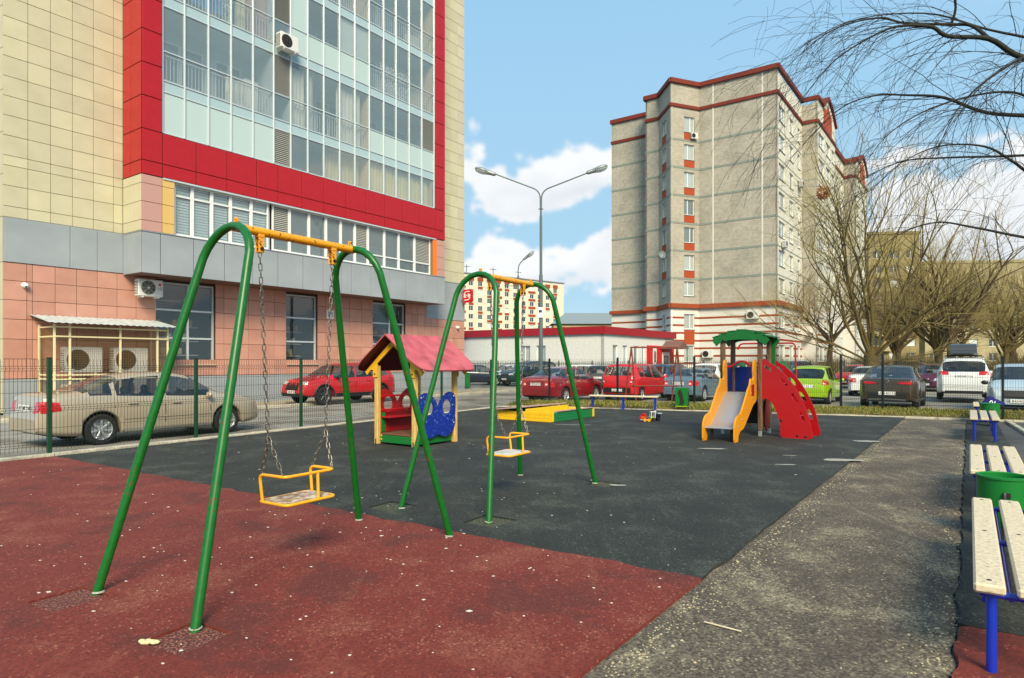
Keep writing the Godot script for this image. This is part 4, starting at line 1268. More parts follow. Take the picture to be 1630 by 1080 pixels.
func build_tower() -> void:
	# plan in tower axes (x along the side face, z towards the camera side), laid out in world axes round the near corner
	var h := thing("brick_tower", "ten-storey grey brick apartment tower with red-brown cornices beyond the car park", "building", V(26.2, 0, 65.0), GRID)
	# in local axes V2(x, -z): wall_frame works on (x, ahead)
	var P := func(x: float, z: float) -> Vector2: return Vector2(x, -z)
	var top := 31.0
	var upper := [[8.5, 10.0], [11.2, 12.8], [14.1, 15.7], [17.0, 18.6], [19.9, 21.5], [22.8, 24.4], [25.7, 27.3]]
	var low := [[1.6, 3.3], [5.0, 6.6]]
	var front := [P.call(2.6, -19.5), P.call(2.6, -13.97), P.call(0, -13.97), P.call(0, -12.4), P.call(-3.0, -9.8), P.call(0, -7.9), P.call(0, 0)]
	# upper walls in brick, from left to right as seen
	var specs := [[0, 1, [], 30.3], [2, 3, [], top], [3, 4, [[1.2, 2.5]], top], [4, 5, [[1.65, 2.95]], top], [5, 6, [], top]]
	for s in specs:
		var a: Vector2 = front[s[0]]
		var b: Vector2 = front[s[1]]
		var w := a.distance_to(b)
		facade(h, wall_frame(a, b), w, 7.5, s[3], s[2], upper, M["grey_brick"])
		facade(h, wall_frame(a, b), w, -0.1, 7.5, s[2], low, M["white_brick"])
		for c in s[2]:
			for r in upper.size():
				if r == 0: continue
				put(h, "orange_panel", block(Vector3(c[1] - c[0], 0.72, 0.06), 0.004), M["orange_brick"], wall_frame(a, b) * Transform3D(Basis(), Vector3((c[0] + c[1]) * 0.5, upper[r][0] - 0.46, 0.01)))
			var pn := put(h, "orange_panel", block(Vector3(c[1] - c[0], 1.5, 0.06), 0.004), M["orange_brick"], wall_frame(a, b) * Transform3D(Basis(), Vector3((c[0] + c[1]) * 0.5, 4.15, 0.01)))
			pn.set_meta("label", "orange brick panel between the two lowest windows")
	facade(h, wall_frame(front[1], front[2]), 2.6, -0.1, top, [], [], M["grey_brick"])
	# side towards the camera's right: plaster, with brick-faced projecting bays
	var side := [P.call(0, 0), P.call(10.8, 0), P.call(10.8, 1.59), P.call(21.5, 1.59), P.call(21.5, 0), P.call(37.5, 0), P.call(37.5, 1.59), P.call(48.2, 1.59), P.call(48.2, 0), P.call(50, 0)]
	var sc := {0: [[0.6, 3.1], [5.0, 6.7], [8.7, 9.9]], 2: [[0.6, 3.8], [4.8, 7.4], [8.4, 10.2]], 4: [[0.8, 2.2], [3.4, 4.8], [6.4, 8.6], [10.2, 12.0], [13.4, 14.8]], 6: [[0.6, 3.8], [5.0, 7.4], [8.4, 10.2]], 8: []}
	for k in side.size() - 1:
		var a: Vector2 = side[k]
		var b: Vector2 = side[k + 1]
		var w := a.distance_to(b)
		var brick: bool = k in [1, 5]
		var cols: Array = sc.get(k, [])
		facade(h, wall_frame(a, b), w, 7.5, top - 0.7, cols, upper, M["grey_brick"] if brick else M["tower_plaster"])
		facade(h, wall_frame(a, b), w, -0.1, 7.5, cols, low, M["white_brick"])
		for f in 6: # thin green belts
			ledge(h, "belt", [a, b], 10.2 + 2.9 * f, 10.3 + 2.9 * f, 0.02, M["band_green"])
	for k in [2, 6]: # gables
		var a: Vector2 = side[k]
		var b: Vector2 = side[k + 1]
		var g := MB.new()
		g.plate(poly([0, top - 0.7, 10.7, top - 0.7, 10.7, top - 0.5, 8.2, top + 1.0, 5.8, top + 1.6, 4.0, top + 0.6, 3.0, top - 0.1, 0, top - 0.1]), 0.3, wall_frame(a, b) * Transform3D(Basis(), Vector3(0, 0, -0.15)))
		part(h, "gable", g, M["tower_plaster"])
		g = MB.new()
		g.plate(poly([3.4, top - 2.4, 8.2, top - 2.4, 8.2, top - 0.2, 6.8, top + 0.3, 5.8, top + 0.7, 5.0, top - 0.1, 3.4, top - 0.1]), 0.06, wall_frame(a, b) * Transform3D(Basis(), Vector3(0, 0, 0.02)))
		part(h, "gable_panel", g, M["orange_brick"])
		var t := wall_frame(a, b)
		for q in [[0, -0.1, 3.0, -0.1], [3.0, -0.1, 4.0, 0.6], [4.0, 0.6, 5.8, 1.6], [5.8, 1.6, 8.2, 1.0], [8.2, 1.0, 10.7, -0.5]]:
			var p0 := Vector2(q[0], q[1])
			var p1 := Vector2(q[2], q[3])
			var e := MB.new()
			e.box(Vector3.ZERO, Vector3(p0.distance_to(p1) + 0.1, 0.3, 0.7), t * Transform3D(Basis(Vector3.BACK, (p1 - p0).angle()), Vector3((p0.x + p1.x) * 0.5, top + (p0.y + p1.y) * 0.5, -0.1)))
			part(h, "cornice", e, M["band_red"])
	# cornices and belts on the front
	ledge(h, "cornice", [front[0], front[1]], 29.9, 30.35, 0.22, M["band_red"])
	ledge(h, "cornice", [front[1], front[2], front[3], front[4], front[5], front[6]], top - 0.4, top + 0.05, 0.25, M["band_red"])
	ledge(h, "cornice", [front[0], front[1]], 27.5, 27.82, 0.12, M["band_red"])
	ledge(h, "cornice", [front[2], front[3], front[4], front[5], front[6]], 28.15, 28.48, 0.14, M["band_red"])
	ledge(h, "cornice", side.slice(0, 9), 28.15, 28.48, 0.14, M["band_red"])
	ledge(h, "cornice", [side[0], side[1]], top - 0.4, top + 0.05, 0.25, M["band_red"])
	ledge(h, "cornice", [side[1], side[2]], top - 0.4, top + 0.05, 0.25, M["band_red"])
	ledge(h, "cornice", [side[4], side[5], side[6]], top - 0.75, top - 0.1, 0.25, M["band_red"])
	ledge(h, "cornice", [front[0], front[1]], 7.2, 7.6, 0.3, M["tower_stripe"])
	ledge(h, "cornice", [front[2], front[3], front[4], front[5], front[6], side[1]], 7.2, 7.65, 0.3, M["tower_stripe"])
	for f in 6:
		ledge(h, "belt", [front[0], front[1]], 10.2 + 2.9 * f, 10.42 + 2.9 * f, 0.03, M["band_green"])
		for k in 4: ledge(h, "belt", [front[k + 2], front[k + 3]], 10.2 + 2.9 * f, 10.42 + 2.9 * f, 0.03, M["band_green"])
	# stripes on the lower walls, broken at the windows
	for f in 8:
		var y := 0.5 + 0.8 * f
		for s in specs:
			striped(h, front[s[0]], front[s[1]], s[2], low, y)
		striped(h, side[0], side[1], sc[0], low, y)
		striped(h, side[2], side[3], sc[2], low, y)
	# corner pilasters
	for q in [[front[5].lerp(front[6], 0.19), 1.4], [front[5].lerp(front[6], 0.82), 1.42]]:
		var t := wall_frame(front[5], front[6])
		var xx: float = front[5].distance_to(q[0])
		var g := MB.new()
		g.box(Vector3(xx, 19.2, 0.02), Vector3(0.14, 23.0, 0.04), t)
		part(h, "pilaster", g, M["white_brick"])
	# the roof and the inner core that keeps the light out
	var r := MB.new()
	r.plate(PackedVector2Array([P.call(2.8, -19.3), P.call(2.8, -13.8), P.call(0.3, -13.8), P.call(0.2, -12.4), P.call(-2.7, -9.8), P.call(0.3, -7.9), P.call(0.3, -0.3), P.call(49.8, -0.3), P.call(49.8, -19.3)]), 0.3, Transform3D(Basis(Vector3(1, 0, 0), Vector3(0, 0, -1), Vector3(0, 1, 0)), Vector3(0, 29.6, 0)))
	part(h, "roof", r, M["roof_grey"])
	var c := MB.new()
	c.span(Vector3(3.2, -0.1, -19.2), Vector3(49.8, 29.4, -0.5))
	c.span(Vector3(0.4, -0.1, -13.8), Vector3(3.3, 29.4, -0.5))
	part(h, "core", c, M["far_room"])
	# air conditioners and a dish
	var T := h.transform
	var f4 := wall_frame(front[4], front[5])
	aircon("air_conditioner", "white air conditioner under the topmost window of the tower's bay", T * (f4 * Vector3(2.75, 25.0, 0.2)), rad_to_deg(Basis(T.basis * f4.basis).get_euler().y), Vector3(0.8, 0.6, 0.3), false, "air conditioners on the tower")
	var f5 := wall_frame(front[5], front[6])
	aircon("air_conditioner", "white air conditioner above the slide on the striped ground floor wall", T * (f5 * Vector3(1.0, 2.0, 0.2)), rad_to_deg(Basis(T.basis * f5.basis).get_euler().y), Vector3(1.1, 0.8, 0.35), false, "air conditioners on the tower")
	aircon("air_conditioner", "white air conditioner just below the orange ledge of the tower", T * (f5 * Vector3(5.6, 5.9, 0.2)), rad_to_deg(Basis(T.basis * f5.basis).get_euler().y), Vector3(1.2, 0.8, 0.35), false, "air conditioners on the tower")
	for q in [[9.4, 20.8, 0.3, "white air conditioner on the plastered tower side, fourth window row from the top"], [1.9, 13.1, 0.3, "white air conditioner on the plastered tower side under a wide window"], [10.2, 4.2, 1.0, "boxy air conditioner at the foot of the tower's projecting brick bay"], [18.0, 15.8, 1.8, "air conditioner on the tower's far bay behind the bare tree"]]:
		aircon("air_conditioner", q[3], T * Vector3(q[0], q[1], q[2]), GRID, Vector3(0.9, 0.7, 0.4), false, "air conditioners on the tower")
	var f3 := wall_frame(front[3], front[4])
	var ds := thing("satellite_dish", "round white satellite dish beside a narrow tower window", "satellite dish", T * (f3 * Vector3(2.5, 12.9, 0.5)), 10.0)
	var g2 := MB.new()
	var prf := []
	for k in 7: prf.append(Vector2(0.42 * k / 6.0, 0.18 * (k / 6.0) * (k / 6.0)))
	for k in 7: prf.append(Vector2(0.42 * (6 - k) / 6.0, 0.18 * ((6 - k) / 6.0) * ((6 - k) / 6.0) - 0.012))
	g2.lathe(prf, 20, Transform3D(Basis(Vector3(1, 0, 0), Vector3(0, 0.25, 0.97), Vector3(0, -0.97, 0.25)), Vector3.ZERO))
	part(ds, "dish", g2, M["roof_grey"])
	g2 = MB.new()
	g2.bar(Vector3(0, -0.1, -0.5), Vector3(0, 0, 0), 0.04)
	g2.bar(Vector3(0, -0.5, 0.1), Vector3(0, -0.12, 0.55), 0.02)
	part(ds, "arm", g2, M["picket"])
func striped(h: Node3D, a: Vector2, b: Vector2, cols: Array, rows: Array, y: float) -> void:
	var t := wall_frame(a, b)
	var w := a.distance_to(b)
	var cut := false
	for r in rows: if y + 0.2 > r[0] - 0.1 and y < r[1] + 0.1: cut = true
	if y > 3.2 and y < 5.0 and cols.size() == 1: cut = true
	var g := MB.new()
	var x := 0.0
	for c in (cols if cut else []):
		if c[0] > x: g.box(Vector3((x + c[0]) * 0.5, y + 0.1, 0.0), Vector3(c[0] - x - 0.002, 0.2, 0.024), t)
		x = c[1]
	g.box(Vector3((x + w) * 0.5, y + 0.1, 0.0), Vector3(w - x - 0.002, 0.2, 0.024), t)
	part(h, "stripe", g, M["tower_stripe"])

func build_low_house() -> void:
	var h := thing("low_house", "single-storey white painted brick shop with red cornice and red entrance", "building", V(6.92, 0, 50.0), GRID)
	# local axes as for the tower: front runs along -z, side along +x
	var a := Vector2(0, 15.0)
	var c := Vector2(0, 0)
	var rt := Vector2(14.0, 0)
	facade(h, wall_frame(a, c), 15.0, -0.1, 3.9, [[7.4, 8.3], [8.9, 9.8]], [[0.9, 2.9]], M["white_paint_brick"])
	facade(h, wall_frame(c, rt), 14.0, -0.1, 3.9, [[1.6, 2.5], [3.3, 4.2], [5.4, 6.3], [7.0, 7.6], [9.6, 11.6]], [[0.9, 2.9]], M["white_paint_brick"])
	var g := MB.new()
	var t := wall_frame(c, rt)
	g.box(Vector3(10.9, 1.5, 0.03), Vector3(6.0, 3.0, 0.05), t)
	part(h, "entrance_panel", g, M["entrance_red"])
	for q in [[9.2, 1.2, 0.5, 1.5, "entrance_window"], [11.2, 0.0, 1.4, 2.4, "door"]]:
		var n := node(h, q[4])
		n.transform = t * Transform3D(Basis(), Vector3(q[0], q[1], 0.06))
		piece(n, "frame", Vector3(q[2] * 0.5, q[3] * 0.5, 0.02), Vector3(q[2] + 0.2, q[3] + 0.1, 0.05), M["pvc"], 0.008)
		for k in 2: piece(n, "pane", Vector3(q[2] * (0.27 + 0.46 * k), q[3] * 0.55, 0.05), Vector3(q[2] * 0.34, q[3] * 0.66, 0.02), M["far_glass"], 0.003)
	# porch roof
	var p := MB.new()
	p.plate(poly([-1.3, 0, 1.3, 0, 0, 0.7]), 1.7, t * Transform3D(Basis(), Vector3(12.0, 2.75, 0.9)))
	part(h, "porch_roof", p, M["soffit"])
	for s in [10.85, 13.15]:
		p = MB.new()
		p.bar(t * Vector3(s, 0, 1.6), t * Vector3(s, 2.75, 1.6), 0.04)
		part(h, "porch_post", p, M["picket"])
	ledge(h, "cornice", [a, c, rt], 3.72, 4.3, 0.2, M["cornice_red"])
	ledge(h, "plinth", [a, c, rt], -0.1, 0.5, 0.05, M["roof_grey"])
	for q in [[7.4, 8.3], [8.9, 9.8]]:
		p = MB.new()
		p.box(Vector3((q[0] + q[1]) * 0.5, 0.55, 0.02), Vector3(q[1] - q[0], 0.68, 0.05), wall_frame(a, c))
		part(h, "brick_panel", p, M["band_red"])
	for q in [[1.6, 2.5], [3.3, 4.2], [5.4, 6.3]]:
		p = MB.new()
		p.box(Vector3((q[0] + q[1]) * 0.5, 0.55, 0.02), Vector3(q[1] - q[0], 0.68, 0.05), t)
		part(h, "brick_panel", p, M["band_red"])
	p = MB.new()
	p.span(Vector3(0.3, 3.6, -14.9), Vector3(13.9, 3.85, -0.3))
	part(h, "roof", p, M["roof_grey"])
	p = MB.new()
	p.span(Vector3(0.5, -0.1, -14.6), Vector3(13.9, 3.5, -0.6))
	part(h, "core", p, M["far_room"])
	var T := h.transform
	var ft := wall_frame(a, c)
	var s := thing("violet_sign", "violet vertical shop sign at the end of the low white shop", "sign", T * (ft * Vector3(0.9, 2.5, 0.3)), rad_to_deg(Basis(T.basis * ft.basis).get_euler().y))
	piece(s, "board", Vector3(0, 0.75, 0), Vector3(1.2, 1.6, 0.12), M["sign_violet"], 0.02)
	lettering(s, "lettering", "ок", 0.5, M["sign_white"], Transform3D(Basis(), Vector3(0.2, 0.75, 0.065)))
	piece(s, "bracket", Vector3(0, 0.75, -0.16), Vector3(0.1, 1.0, 0.2), M["picket"], 0.01)

func build_far_houses() -> void:
	# ten storeys, cream with brick-red belts
	var a := Vector2(-42.0, 210.0)
	var b := Vector2(20.6, 262.0)
	var h := thing("far_apartment_house", "far long cream apartment house with brick red panels between its window rows", "building", V(a.x, 0, a.y), rad_to_deg((b - a).angle()))
	var w := a.distance_to(b)
	var cols := []
	var x := 2.0
	while x < w - 3.0:
		cols.append([x, x + 1.9]); x += 4.1
	var rows := []
	for k in 10: rows.append([2.0 + 2.95 * k, 3.7 + 2.95 * k])
	facade(h, Transform3D(), w, -0.1, 32.6, cols, rows, M["far_cream"], null, 1, 0.25)
	for c in cols.size():
		for r in range(3, 10):
			if (c + r) % 3 == 0 or c % 4 == 3:
				piece(h, "red_panel", Vector3((cols[c][0] + cols[c][1]) * 0.5, rows[r][0] - 0.55, 0.03), Vector3(2.1 if c % 4 != 3 else 3.6, 0.85, 0.12), M["orange_brick"], 0.01)
		piece(h, "red_panel", Vector3((cols[c][0] + cols[c][1]) * 0.5, 31.0, 0.03), Vector3(2.6, 1.3, 0.12), M["orange_brick"], 0.01)
	var p := MB.new()
	p.span(Vector3(0, -0.1, -14), Vector3(w, 32.4, -0.3))
	part(h, "core", p, M["far_cream"])
	p = MB.new()
	p.span(Vector3(-0.3, 32.6, -14), Vector3(w + 0.3, 33.0, 0.3))
	part(h, "roof", p, M["roof_grey"])
	for k in 3:
		p = MB.new()
		p.bar(Vector3(w * (0.45 + 0.15 * k), 33, -4), Vector3(w * (0.45 + 0.15 * k), 36.5, -4), 0.12, 5)
		p.bar(Vector3(w * (0.45 + 0.15 * k) - 1.5, 35.8, -4), Vector3(w * (0.45 + 0.15 * k) + 1.5, 35.8, -4), 0.1, 5)
		part(h, "antenna", p, M["picket"])
	# low beige house under a grey roof
	h = thing("beige_house", "far low beige house with grey hipped roof beside the brick tower", "building", V(9.5, 0, 150.0), 0.0)
	cols = []
	for k in 6: cols.append([1.2 + 2.7 * k, 2.6 + 2.7 * k])
	facade(h, Transform3D(), 17.0, -0.1, 10.2, cols, [[1.5, 3.1], [4.6, 6.2], [7.9, 9.5]], M["beige_wall"], null, 1, 0.2)
	p = MB.new()
	p.span(Vector3(0, -0.1, -9), Vector3(17, 10.0, -0.25))
	part(h, "core", p, M["beige_wall"])
	p = MB.new()
	var e := [Vector3(-0.6, 10.2, 0.6), Vector3(17.6, 10.2, 0.6), Vector3(17.6, 10.2, -9.6), Vector3(-0.6, 10.2, -9.6), Vector3(3.0, 13.0, -4.5), Vector3(14.0, 13.0, -4.5)]
	p.quad(e[0], e[1], e[5], e[4]); p.quad(e[2], e[3], e[4], e[5]); p.tri(e[1], e[2], e[5]); p.tri(e[3], e[0], e[4]); p.quad(e[3], e[2], e[1], e[0])
	part(h, "roof", p, M["roof_grey"])
	# olive blocks behind the trees
	olive(V(71.0, 0, 131.0), 9.5, 26.9, 3, "olive grey nine-storey apartment block behind the big bare tree", "olive_wall")
	olive(V(86.0, 0, 137.0), 46.0, 22.0, 12, "long olive apartment block with pale windows behind the bare trees", "olive_light")
func olive(at: Vector3, w: float, top: float, n: int, label: String, m: String) -> void:
	var h := thing("olive_apartment_block", label, "building", at, -6.0, "olive blocks behind the trees")
	var cols := []
	for k in n: cols.append([w / n * (k + 0.25), w / n * (k + 0.25) + minf(1.7, w / n * 0.55)])
	var rows := []
	var y := 1.8
	while y < top - 3.0:
		rows.append([y, y + 1.55]); y += 2.9
	facade(h, Transform3D(), w, -0.1, top, cols, rows, M[m], null, 1, 0.25)
	var p := MB.new()
	p.span(Vector3(0, -0.1, -12), Vector3(w, top - 0.1, -0.3))
	part(h, "core", p, M[m])
	p = MB.new()
	p.span(Vector3(-0.2, top, -12), Vector3(w + 0.2, top + 0.5, 0.2))
	part(h, "parapet", p, M[m])
	if n == 3:
		for r in rows.size() - 2:
			var bal := node(h, "balcony", Vector3(2.6, rows[r + 1][0] - 0.9, 0.5))
			piece(bal, "parapet", Vector3(0, 0.4, 0.3), Vector3(2.8, 1.0, 0.1), M["olive_light"], 0.01)
			piece(bal, "floor", Vector3(0, -0.12, 0), Vector3(2.8, 0.12, 0.9), M["olive_wall"], 0.01)

# ---------------------------------------------------------------- fences and grass
func wire_panel_mesh(w: float, hh: float) -> ArrayMesh:
	var key := "wire%d_%d" % [roundi(w * 100), roundi(hh * 100)]
	if mesh_cache.has(key): return mesh_cache[key]
	var b := MB.new()
	var folds := [0.12, 0.72, 1.42]
	var prof := [Vector2(0.03, 0)]
	for f in folds:
		prof.append(Vector2(f, 0)); prof.append(Vector2(f + 0.04, 0.035)); prof.append(Vector2(f + 0.08, 0))
	prof.append(Vector2(hh, 0))
	var m := int(w / 0.06)
	for k in m + 1:
		var x := w * k / m
		for s in prof.size() - 1:
			var a := Vector3(x, prof[s].x, prof[s].y)
			var c := Vector3(x, prof[s + 1].x, prof[s + 1].y)
			var r := 0.0024
			b.quad(a + Vector3(-r, 0, r), a + Vector3(r, 0, r), c + Vector3(r, 0, r), c + Vector3(-r, 0, r))
			b.quad(a + Vector3(r, 0, -r), a + Vector3(-r, 0, -r), c + Vector3(-r, 0, -r), c + Vector3(r, 0, -r))
			b.quad(a + Vector3(r, 0, r), a + Vector3(r, 0, -r), c + Vector3(r, 0, -r), c + Vector3(r, 0, r))
			b.quad(a + Vector3(-r, 0, -r), a + Vector3(-r, 0, r), c + Vector3(-r, 0, r), c + Vector3(-r, 0, -r))
	var ys := []
	for f in folds: ys.append_array([[f, 0.004], [f + 0.04, 0.039], [f + 0.08, 0.004]])
	ys.append_array([[0.42, 0.004], [1.05, 0.004], [1.24, 0.004]])
	for y in ys: b.box(Vector3(w * 0.5, y[0], y[1]), Vector3(w, 0.006, 0.006))
	mesh_cache[key] = b.mesh()
	return mesh_cache[key]
func fence_run(called: String, label: String, pts: Array, hh: float, mat: String) -> void:
	var t := thing(called, label, "fence", pts[0], 0.0, "green wire fences round the playground")
	for k in pts.size():
		var p: Vector3 = pts[k] - pts[0]
		var e: float = hh + 0.03 + (0.28 if pts[k].x > 14.0 else 0.0)
		var pm := piece(t, "post", p + Vector3(0, e * 0.5 - 0.1, 0), Vector3(0.062, e + 0.2, 0.062), M[mat], 0.006)
		piece(t, "post_cap", p + Vector3(0, e + 0.012, 0), Vector3(0.068, 0.022, 0.068), M["black_cap"], 0.006)
		pm.rotation_degrees.y = GRID
		if k == pts.size() - 1: continue
		var d: Vector3 = pts[k + 1] - pts[k]
		var n := put(t, "wire_panel", wire_panel_mesh(d.length() - 0.09, hh), M["wire"], Transform3D(Basis(d.normalized(), Vector3.UP, d.normalized().cross(Vector3.UP)), p + d.normalized() * 0.045 + Vector3(0, 0.02, 0)))
		n.set_meta("kind", "stuff")
func build_fences() -> void:
	var a := []
	for k in range(-2, 6): a.append(V(-8.08 + 1.47 * k, 0.0, 11.49 + 2.27 * k))
	fence_run("wire_fence", "green welded wire fence along the road in front of the clad house", a, 1.62, "fence_green")
	fence_run("wire_fence", "dark welded wire fence on the grass in front of the parked cars", [V(-0.66, 0.0, 22.93), V(1.42, 0.05, 25.0), V(3.85, 0.08, 24.0), V(6.4, 0.12, 23.1), V(8.6, 0.14, 22.2), V(10.7, 0.15, 21.4), V(11.55, 0.16, 20.5), V(13.5, 0.07, 18.1), V(16.5, 0.05, 16.6), V(19.3, 0.05, 15.2)], 1.62, "fence_dark")
	# the bar fence before the low shop and the tower
	var t := thing("bar_fence", "thin grey metal bar fence in front of the low white shop", "fence", V(-3.3, -0.12, 52.0))
	var line := [V(-3.3, 0, 52.0), V(7.8, 0, 44.2), V(24.0, 0, 47.5), V(36.0, 0, 52.0)]
	for k in line.size() - 1:
		var d: Vector3 = line[k + 1] - line[k]
		var m := int(d.length() / 2.5)
		for s in m:
			var p: Vector3 = line[k] + d * s / m - line[0]
			piece(t, "post", p + Vector3(0, 0.9, 0), Vector3(0.07, 1.8, 0.07), M["picket"], 0.006)
			var b := MB.new()
			var w := d.length() / m
			for q in 17: b.box(Vector3((q + 0.5) * w / 17, 0.9, 0), Vector3(0.022, 1.62, 0.022))
			b.box(Vector3(w * 0.5, 0.25, 0), Vector3(w, 0.04, 0.03)); b.box(Vector3(w * 0.5, 1.55, 0), Vector3(w, 0.04, 0.03))
			var key := "bars%d" % k
			if not mesh_cache.has(key): mesh_cache[key] = b.mesh()
			put(t, "bar_panel", mesh_cache[key], M["picket"], Transform3D(Basis(d.normalized(), Vector3.UP, d.normalized().cross(Vector3.UP)), p)).set_meta("kind", "stuff")
	# rusty frame on the verge
	var r := thing("rusty_frame", "rusty brown carpet beating frame standing behind the far wire fence", "metal frame", V(5.6, -0.02, 25.9), 0.0)
	for s in [-1, 1]:
		for q in [-0.22, 0.2]:
			var b := MB.new()
			b.bar(Vector3(0.93 * s + q * 0.9, 0, q), Vector3(0.9 * s, 2.18, 0), 0.03)
			part(r, "leg", b, M["rusty_paint"])
	var b2 := MB.new()
	b2.bar(Vector3(-0.95, 2.18, 0), Vector3(0.95, 2.18, 0), 0.03)
	part(r, "top_bar", b2, M["rusty_paint"])
	b2 = MB.new()
	b2.bar(Vector3(-0.93, 0.66, 0), Vector3(0.93, 0.66, 0), 0.03)
	part(r, "lower_bar", b2, M["rusty_paint"])
func build_grass() -> void:
	var blade := MB.new()
	for k in 3:
		var an := k * 2.1
		var d := Vector3(cos(an), 0, sin(an))
		var s := Vector3(-sin(an), 0, cos(an)) * 0.006
		var p0 := d * 0.012
		var p1 := d * 0.03 + Vector3(0, 0.06, 0)
		var p2 := d * 0.075 + Vector3(0, 0.10, 0)
		blade.quad(p0 - s, p0 + s, p1 + s * 0.7, p1 - s * 0.7)
		blade.tri(p1 - s * 0.7, p1 + s * 0.7, p2)
	var bm := blade.mesh()
	var line := [Vector2(-0.1, 23.5), Vector2(0.4, 23.75), Vector2(3, 22.65), Vector2(7, 20.9), Vector2(11.3, 19.05), Vector2(13, 18.15), Vector2(16.5, 16.55), Vector2(24, 12.45)]
	var f := FastNoiseLite.new()
	f.frequency = 0.8
	for kind in [["grass", "grass_blade", "olive green grass tufts on the verge under the far fence", 6500], ["dry_grass", "grass_straw", "pale dry grass blades lying on the verge", 6500], ["fresh_grass", "grass_fresh", "fresh green grass shoots along the verge edge", 3000]]:
		var mm := MultiMesh.new()
		mm.transform_format = MultiMesh.TRANSFORM_3D
		mm.mesh = bm
		mm.instance_count = kind[3]
		for k in kind[3]:
			var s := rng.randf() * 26.5
			var j := 0
			while j < line.size() - 2 and s > line[j].distance_to(line[j + 1]):
				s -= line[j].distance_to(line[j + 1]); j += 1
			var p: Vector2 = line[j].lerp(line[j + 1], clampf(s / line[j].distance_to(line[j + 1]), 0, 1))
			var off := rng.randf_range(0.12, 3.1) if kind[0] != "fresh_grass" else rng.randf_range(0.15, 1.6)
			var hgt := 0.05 + 0.04 * smoothstep(0.0, 1.3, off) - 0.08 * smoothstep(1.6, 3.2, off)
			var q := verge_point(p, [off, hgt], f)
			var sc := rng.randf_range(0.5, 1.25)
			mm.set_instance_transform(k, Transform3D(Basis(Vector3.UP, rng.randf() * TAU).scaled(Vector3(sc * 1.4, sc * (0.6 if kind[0] == "dry_grass" else 1.0), sc * 1.4)), q))
		var o := MultiMeshInstance3D.new()
		o.name = kind[0]
		o.multimesh = mm
		o.material_override = M[kind[1]]
		add_child(o)
		tag(o, kind[2], "grass", "", "stuff")

# ---------------------------------------------------------------- play equipment
func link_mesh() -> ArrayMesh:
	if mesh_cache.has("link"): return mesh_cache["link"]
	var b := MB.new()
	var p := PackedVector3Array()
	for k in 14:
		var a := TAU * k / 14
		p.append(Vector3(cos(a) * 0.0125, sin(a) * 0.0125 + (0.0165 if sin(a) > 0.01 else (-0.0165 if sin(a) < -0.01 else 0.0)), 0))
	b.tube(p, 0.0042, 5, false, true)
	mesh_cache["link"] = b.mesh()
	return mesh_cache["link"]
func chain(parent: Node3D, a: Vector3, b: Vector3) -> void:
	var c := node(parent, "chain")
	var d := b - a
	var m := maxi(2, int(d.length() / 0.05))
	var up := d.normalized()
	var x := up.cross(Vector3(0.3, 0.1, 1)).normalized()
	var bs := Basis(x, up, x.cross(up))
	for k in m: put(c, "chain_link", link_mesh(), M["chain_steel"], Transform3D(bs * Basis(Vector3.UP, 0.7 + (PI / 2 if k % 2 else 0.0) + rng.randf_range(-0.15, 0.15)), a + d * (k + 0.5) / m))
